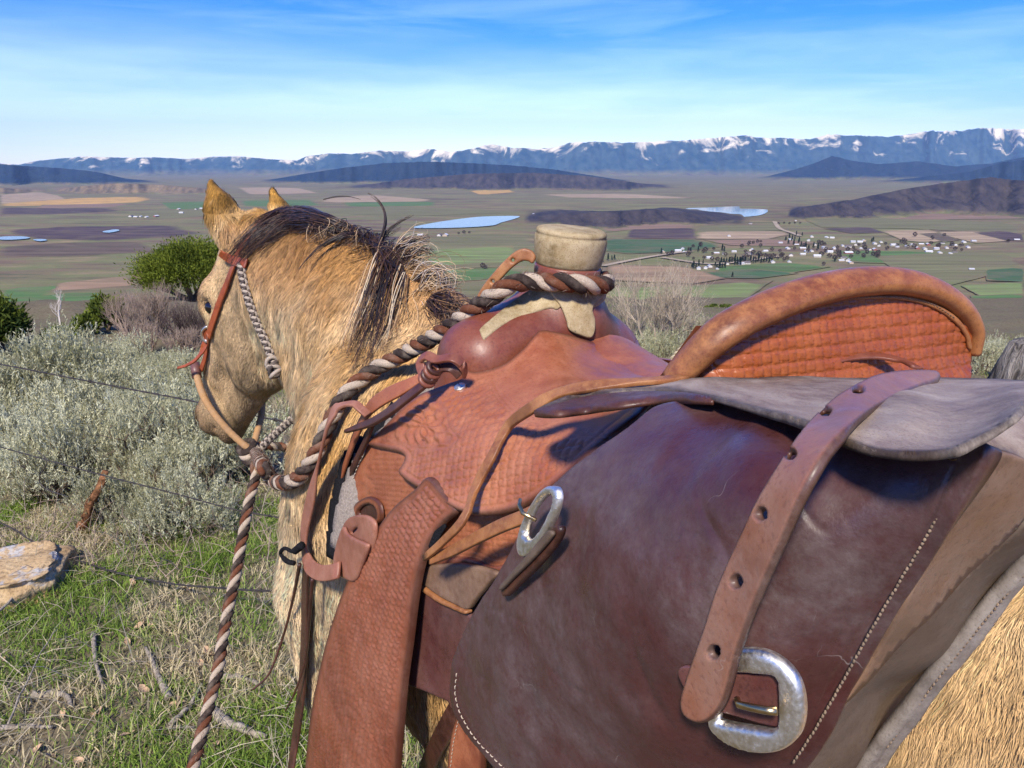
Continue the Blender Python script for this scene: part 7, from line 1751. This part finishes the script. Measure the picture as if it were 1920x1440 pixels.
sh[:, 2] = np.clip(sh[:, 2], -0.8, 0.62 + 0.08 * vfbm(rv_[:, 0] * 2, rv_[:, 1] * 2, 0, 3, 4))
ly = 0.035 * np.sign(np.sin(sh[:, 2] * 11 + vfbm(rv_[:, 0] * 1.5, rv_[:, 1] * 1.5, 0, 2, 9)))
sh = sh * (1 + 0.13 * vfbm(rv_[:, 0] * 1.6, rv_[:, 1] * 1.6, rv_[:, 2] * 1.6, 4, 6) + ly * (np.abs(rv_[:, 2]) < 0.5))[:, None]
rk = mesh_np('boulder', sh * np.array([0.225, 0.18, 0.105]), rf_, m_rock)
rk.location = (bp_[0] - 0.20, bp_[1] + 0.14, gz_at(bp_[0], bp_[1]) + 0.035); rk.rotation_euler = (0.03, -0.05, 0.35)
tag(rk, 'ochre sandstone boulder with grey lichen half buried in the grass', 'rock')
# ---- broken sagebrush stump glowing orange in the brush
p0, p1 = ground_px(150, 1010), None
sp_ = ground_px(150, 1004)
st_ = [sp_ + np.array([x, 0.02 + y, z]) for x, y, z in [(-.01, 0, -.04), (0, 0, .03), (.03, .01, .09), (.05, .02, .15), (.10, .03, .22), (.13, .05, .30)]]
P = catmull(np.array(st_), 40)
stump = tube('stump', P, 0.026 * (1 - 0.45 * np.linspace(0, 1, 40)) * (1 + 0.22 * vnoise(np.arange(40) * 0.25, np.zeros(40))), flat_mat('split_wood', (0.20, 0.095, 0.045), 0.95, 0.7, 45, 0.05, bmp=1.0, bdist=0.02), None, 9)
tag(stump, 'broken orange brown stump of dead sagebrush inside the brush', 'stump')

# ---- barbed wire fence
m_wire = flat_mat('rusty_wire', (0.060, 0.050, 0.045), 0.6, 0.4, 60, 0.4, 0.4)
fence = empty('wire_fence', (-2.1, 3.0, 0.0), 'slack barbed wire fence of three rusty strands in front of the sagebrush', 'fence')
def wire(pts, r=0.0026, barbs=5):
    P = catmull(np.array(pts), 240); d = np.concatenate([[0], np.cumsum(np.linalg.norm(np.diff(P, axis=0), axis=1))]); Tn, S, N = frames(P)
    V, F, b0 = [], [], 0
    for q in (0, math.pi):
        a = d * 2 * math.pi / 0.11 + q; c = P + S * (np.cos(a) * r * 0.8)[:, None] + N * (np.sin(a) * r * 0.8)[:, None]
        v, f = sweep(c, S, N, circle(5), r * 0.75, r * 0.75, cap=False); V.append(v); F.append(f[0] + b0); b0 += len(v)
    w_ = mesh_np('wire_strand', np.concatenate(V), np.concatenate(F), m_wire, fence)
    for q in np.linspace(0.06, 0.94, barbs):
        i_ = int(q * 239); p = P[i_]; seg = []
        for sg in (1, -1):
            t_ = np.linspace(0, 4 * math.pi, 16); cc = p + Tn[i_] * (np.linspace(-.006, .006, 16) * sg)[:, None] + (S[i_] * np.cos(t_)[:, None] + N[i_] * np.sin(t_)[:, None]) * r * 2.0
            cc = np.concatenate([[p + (S[i_] * 0.5 + N[i_] * 0.85) * 0.016 * sg], cc, [p - (S[i_] * 0.6 - N[i_] * 0.5) * 0.016 * sg]])
            seg.append(cc)
        cc = seg[0]; t2, s2, n2 = frames(cc); v, f = sweep(cc, s2, n2, circle(4), 0.0012, 0.0012); mesh_np('barb', v, f, m_wire, w_)
fY = lambda X: 2.03 - 0.457 * X
def fpt(px, py):
    r = ray(px, py); D = 2.03 / (r[1] + 0.457 * r[0]); return CAM + r * D
post_p = np.array([1.06, 1.60])
wire([fpt(-160, 655), fpt(0, 683), fpt(120, 706), fpt(240, 729), fpt(360, 752), fpt(520, 788), fpt(640, 800), np.array([0.3, 1.92, 0.98]), np.array([post_p[0], post_p[1], 1.02])])
wire([fpt(-160, 795), fpt(0, 838), fpt(100, 866), fpt(200, 893), fpt(330, 926), fpt(430, 953), fpt(520, 970), fpt(620, 985), np.array([0.3, 1.92, 0.60]), np.array([post_p[0], post_p[1], 0.66])], 0.0022)
wire([fpt(-160, 925), fpt(0, 980), fpt(70, 1020), fpt(150, 1052), fpt(230, 1076), fpt(320, 1094), fpt(420, 1103), fpt(500, 1108), fpt(620, 1108), np.array([0.3, 1.92, 0.28]), np.array([post_p[0], post_p[1], 0.34])], 0.0032)
lp_ = tube('loose_wire', catmull(np.array([fpt(70, 845), fpt(88, 866), fpt(74, 895), fpt(84, 915), fpt(128, 932)]), 60), 0.0022, m_wire, fence, 6)
# ---- weathered post at the far side of the horse
m_post, nt, b = mat('weathered_post', 0.9, 0.1)
v = coords(nt, 'Object', (60, 60, 5)); n1 = noise_n(nt, v, 1.0, 6, 0.65, 1.0)
nt.links.new(ramp(nt, n1, [(0.35, (0.07, 0.06, 0.05)), (0.5, (0.25, 0.22, 0.19)), (0.7, (0.40, 0.36, 0.31))]), b.inputs['Base Color']); bump(nt, b, n1, 1.0, 0.02)
r_ = ray(1912, 668); pD = 1.62 / r_[1]; ptop = CAM + r_ * pD
zz = np.linspace(0, 1, 30); base = np.array([ptop[0] + 0.10, ptop[1] + 0.05, gz_at(ptop[0], ptop[1]) - 0.15])
P = base + (ptop + np.array([0.03, 0, 0.03]) - base) * zz[:, None]
th = np.linspace(0, 2 * math.pi, 28, endpoint=False)
rad = 0.085 * (1 + 0.10 * vfbm(np.cos(th)[None] * 2 + 0 * zz[:, None], np.sin(th)[None] * 2 + 0 * zz[:, None], zz[:, None] * 3, 3, 7) - 0.10 * np.abs(np.sin(th * 5 + 2))[None])
tp_ = np.where(zz > 0.93, 1 - (zz - 0.93) * 6, 1.0)
V = P[:, None] + (rad * tp_[:, None])[..., None] * np.stack([np.cos(th), np.sin(th), 0 * th + 0], -1)[None]
i = np.arange(29)[:, None]; j = np.arange(28)[None]; F = np.stack([i * 28 + j, i * 28 + (j + 1) % 28, (i + 1) * 28 + (j + 1) % 28, (i + 1) * 28 + j], -1).reshape(-1, 4)
V = np.concatenate([V.reshape(-1, 3), [P[-1] + np.array([0, 0, 0.02])]]); jj = np.arange(28)
tag(mesh_np('fence_post', V, [F, np.stack([29 * 28 + jj, 29 * 28 + (jj + 1) % 28, np.full(28, len(V) - 1)], 1)], m_post), 'cracked grey wooden fence post on the off side of the horse', 'post')
# ================================================================== the little town in the valley
def house_proto(name, wall, roof, L, Wd, h, rh):
    root = empty(name, (0, 0, 0))
    x, y = L / 2, Wd / 2
    V = np.array([(-x, -y, 0), (x, -y, 0), (x, y, 0), (-x, y, 0), (-x, -y, h), (x, -y, h), (x, y, h), (-x, y, h), (-x, 0, h + rh), (x, 0, h + rh)], float)
    mesh_np('wall', V, [np.array([(0, 1, 5, 4), (2, 3, 7, 6), (1, 2, 6, 5), (3, 0, 4, 7)]), np.array([(4, 8, 7), (5, 6, 9)])], wall, root, smooth=False)
    o = 0.5; e = rh * (o / y)
    R_ = np.array([(-x - o, -y - o, h - e), (x + o, -y - o, h - e), (x + o, 0, h + rh + .05), (-x - o, 0, h + rh + .05), (-x - o, y + o, h - e), (x + o, y + o, h - e)], float)
    R2 = R_ + np.array([0, 0, 0.35])
    mesh_np('roof', np.concatenate([R_, R2]), np.array([(6, 7, 8, 9), (9, 8, 11, 10), (0, 3, 2, 1), (3, 4, 5, 2), (0, 1, 7, 6), (4, 10, 11, 5), (1, 2, 8, 7), (2, 5, 11, 8), (0, 6, 9, 3), (3, 9, 10, 4)]), roof, root, smooth=False)
    wv, wf = [], []
    for q in range(int(L // 4)):
        cx = -x + 2.4 + q * 4; b0 = len(wv); yy = -y - 0.06
        wv += [(cx - .6, yy, 1.0), (cx + .6, yy, 1.0), (cx + .6, yy, 2.3), (cx - .6, yy, 2.3)]; wf.append((b0, b0 + 1, b0 + 2, b0 + 3))
    for q in range(len(wf)):
        mesh_np('window', np.array(wv[q * 4:q * 4 + 4]), np.array([(0, 1, 2, 3)]), m_win, root, smooth=False)
    return root
m_win = flat_mat('dark_window', (0.03, 0.035, 0.04), 0.2, 0.1, 1, 0.5)
w_white = flat_mat('white_siding', (0.56, 0.53, 0.49), 0.8, 0.06, 0.5, 0.2); w_tan = flat_mat('tan_siding', (0.46, 0.36, 0.27), 0.8, 0.1, 0.5, 0.2)
w_red = flat_mat('red_barn_wall', (0.24, 0.09, 0.07), 0.8, 0.1, 0.5, 0.2)
r_grey = flat_mat('grey_roof', (0.40, 0.40, 0.42), 0.6, 0.1, 0.5, 0.3); r_white = flat_mat('white_metal_roof', (0.54, 0.54, 0.54), 0.5, 0.05, 0.5, 0.3); r_dark = flat_mat('dark_roof', (0.13, 0.11, 0.11), 0.8, 0.1, 0.5, 0.2)
HP_ = [house_proto('house', w_white, r_white, 15, 9, 3.2, 2.4), house_proto('house', w_white, r_grey, 13, 9, 3.4, 2.6), house_proto('house', w_tan, r_white, 17, 10, 3.2, 2.4), house_proto('house', w_white, r_dark, 14, 9, 3.4, 2.6), house_proto('barn', w_red, r_white, 22, 12, 5.0, 3.2)]
H_LAB = ['white house with a pale metal roof in the valley town', 'white house with a grey roof in the valley town', 'tan house with a pale roof in the valley town', 'white house with a dark roof in the valley town', 'red barn with a white roof in the valley town']
h_used = [False] * 5
def on_valley(px, py): return Zp(px, py, VZ)
rg = np.random.default_rng(123)
hpx = [(1243, 473), (1271, 472), (1280, 468), (1283, 474), (1343, 476), (1357, 477), (1376, 473), (1330, 485), (1404, 477), (1409, 470), (1435, 472), (1331, 501), (1323, 504), (1310, 505), (1345, 506), (1390, 496), (1400, 495), (1449, 493), (1480, 493), (1463, 457), (1482, 451), (1477, 467), (1493, 460), (1505, 467), (1505, 478), (1483, 480), (1363, 496), (1367, 444), (1492, 415), (1407, 420),
       (1522, 445), (1550, 446), (1560, 447), (1599, 455), (1612, 455), (1620, 452), (1652, 455), (1580, 462), (1615, 467), (1640, 470), (1630, 469), (1675, 461), (1682, 464), (1711, 460), (1727, 459), (1740, 460), (1767, 457), (1787, 462), (1807, 455), (1825, 454), (1815, 465), (1720, 467), (1734, 468), (1741, 474), (1762, 476), (1790, 475), (1782, 477), (1906, 451), (1821, 507), (1582, 485), (1590, 490), (1577, 490), (1595, 494), (1532, 482), (1522, 472), (1565, 467), (1590, 477), (1605, 460), (1590, 464), (1648, 462), (1700, 463), (1755, 468), (1775, 466),
       (246, 407), (255, 408), (264, 407), (275, 408), (293, 407), (335, 393), (340, 400), (368, 393), (378, 392), (788, 442), (825, 443), (835, 443), (392, 389), (1000, 403), (1640, 458), (1555, 474), (1545, 466), (1512, 473), (1528, 460), (1516, 452)]
m_houses = 0
for px, py in hpx:
    q = int(rg.choice(5, p=[.38, .27, .13, .14, .08])); p = on_valley(px, py); far = px < 1100
    o = HP_[q] if not h_used[q] else copy_tree(HP_[q]); h_used[q] = True
    o.location = p; o.rotation_euler = (0, 0, rg.choice([0, math.pi / 2]) * 0.9 + rg.normal(0, 0.15)); s_ = (0.62 + 0.35 * rg.random()) * (1.4 if far else 1.0); o.scale = (s_,) * 3
    lb = H_LAB[q] if not far else H_LAB[q].replace('in the valley town', 'of a farm across the valley')
    if not far: lb = lb.replace('in the valley town', 'beside the long row of dark conifers' if px < 1458 else ('within the thick clump of town conifers' if px < 1530 else ('in the open part of the valley town' if px < 1665 else 'of the scattered farmsteads below the tan fields')))
    tag(o, lb, 'barn' if q == 4 else 'house', 'town houses' if not far else 'far farm buildings')
# trees of the town
def tree_proto(name, seed, kind):
    rg = np.random.default_rng(seed); root = empty(name, (0, 0, 0)); n = 150
    if kind == 'c':
        z = rg.random(n) ** 0.7; a = rg.random(n) * 6.28; r = (1 - z) * 2.3 * np.sqrt(rg.random(n)) + 0.15
        c = np.stack([np.cos(a) * r, np.sin(a) * r, 1 + z * 9], 1); ld = np.stack([np.cos(a), np.sin(a), -0.25 + 0 * a], 1)
    else:
        u = rand_dirs(n, rg); c = u * (2.6 + rg.random((n, 1)) * 1.2) * np.array([1, 1, 0.85]) + np.array([0, 0, 5.0]); ld = u + np.array([0, 0, .4])
    ld = ld + rg.normal(0, .35, ld.shape); ld /= np.linalg.norm(ld, axis=1)[:, None]; wv = np.cross(ld, rand_dirs(n, rg)); wv /= np.linalg.norm(wv, axis=1)[:, None]
    V, F = quads(c, ld * 0.95, wv * 0.5)
    mesh_np('crown', V, F, m_con if kind == 'c' else m_dec, root, smooth=False, attrs={'tone': np.repeat(rg.random(n), 4)})
    Vt, Ft = branches([(np.array([0, 0, -0.5]), np.array([0, 0, 5.0]), 0.28, 0.12)], 6); mesh_np('trunk', Vt, Ft, m_bark, root)
    return root
m_con = leaf_mat('far_conifer', (0.006, 0.013, 0.010), (0.022, 0.040, 0.022), 0.9, 0.05, 0.2); m_dec = leaf_mat('far_bare_tree', (0.045, 0.032, 0.030), (0.13, 0.095, 0.075), 0.9, 0.1, 0.2)
TP = [tree_proto('conifer', 1, 'c'), tree_proto('conifer', 2, 'c'), tree_proto('bare_tree', 3, 'd'), tree_proto('bare_tree', 4, 'd')]
t_used = [False] * 4
con = [(1291, 471), (1295, 473), (1309, 473), (1354, 471), (1358, 472), (1297, 501), (1305, 503), (1310, 499), (1318, 496), (1300, 505), (1341, 500), (1344, 503), (1349, 504), (1354, 504), (1359, 504), (1480, 448), (1485, 452), (1490, 449), (1478, 458), (1488, 460), (1493, 442), (1504, 442), (1502, 463), (1510, 466), (1498, 456), (1473, 452), (1373, 521), (1637, 453), (1565, 491), (1575, 481), (1634, 455), (1516, 468), (1525, 466), (1533, 470), (1378, 490), (1240, 478), (1130, 492), (1140, 489), (1147, 488), (1152, 487)] + [(x, 493 - 0.02 * (x - 1350) + (x % 3)) for x in range(1352, 1452, 5)] + [(x, 497) for x in range(1378, 1392, 5)]
dec = [(1260, 478), (1253, 480), (1290, 482), (1300, 487), (1320, 486), (1335, 490), (1345, 492), (1412, 478), (1420, 480), (1427, 483), (1435, 484), (1443, 486), (1450, 484), (1458, 487), (1466, 482), (1405, 456), (1412, 458), (1420, 456), (1426, 455), (1470, 490), (1476, 487), (1535, 458), (1540, 462), (1548, 470), (1555, 484), (1570, 474), (1600, 468), (1610, 462), (1660, 460), (1690, 458), (1620, 460), (1595, 484), (1540, 480), (1415, 488), (1400, 486), (1760, 462), (1800, 462), (1890, 455), (1702, 466), (910, 505), (905, 504), (860, 440), (870, 439), (880, 438), (1490, 420), (1500, 420), (1480, 421), (1470, 420), (1460, 421), (1715, 445), (1770, 444)]
_r = np.random.default_rng(9)
dec += [(x, 470 + 0.02 * (x - 1400) + y) for x, y in zip(_r.uniform(1290, 1650, 46), _r.normal(4, 9, 46))] + [(x, 462 + y) for x, y in zip(_r.uniform(1660, 1830, 14), _r.normal(0, 5, 14))]
for lst, ks, lb, gp in ((con, (0, 1), 'dark conifer standing among the houses of the valley town', 'town conifers'), (dec, (2, 3), 'leafless brown tree standing among the valley houses', 'town bare trees')):
    for px, py in lst:
        q = ks[int(rg.integers(0, 2))]; o = TP[q] if not t_used[q] else copy_tree(TP[q]); t_used[q] = True
        o.location = on_valley(px, py); s_ = 0.85 + 0.7 * rg.random(); o.scale = (s_, s_, s_ * (0.8 + 0.4 * rg.random())); o.rotation_euler = (0, 0, rg.random() * 6.28)
        tag(o, lb, 'tree', gp)
# ================================================================== air between here and the mountains
me = bpy.data.meshes.new('haze'); bm = bmesh.new(); bmesh.ops.create_cube(bm, size=1.0); bm.to_mesh(me); bm.free()
m_haze = bpy.data.materials.new('haze'); m_haze.use_nodes = True
hn = m_haze.node_tree; hn.nodes.remove(hn.nodes['Principled BSDF'])
pv = hn.nodes.new('ShaderNodeVolumePrincipled'); pv.inputs['Color'].default_value = (0.38, 0.62, 1.0, 1); pv.inputs['Density'].default_value = 2.6e-5
hn.links.new(pv.outputs[0], [n for n in hn.nodes if n.type == 'OUTPUT_MATERIAL'][0].inputs['Volume'])
me.materials.append(m_haze)
o = bpy.data.objects.new('haze', me); COL.objects.link(o)
o.location = (0, 0, (VZ - 12 + 1700) / 2); o.scale = (64000, 64000, 1700 - VZ + 12)
tag(o, 'thin bluish haze filling the air over the valley', 'haze', kind='stuff')
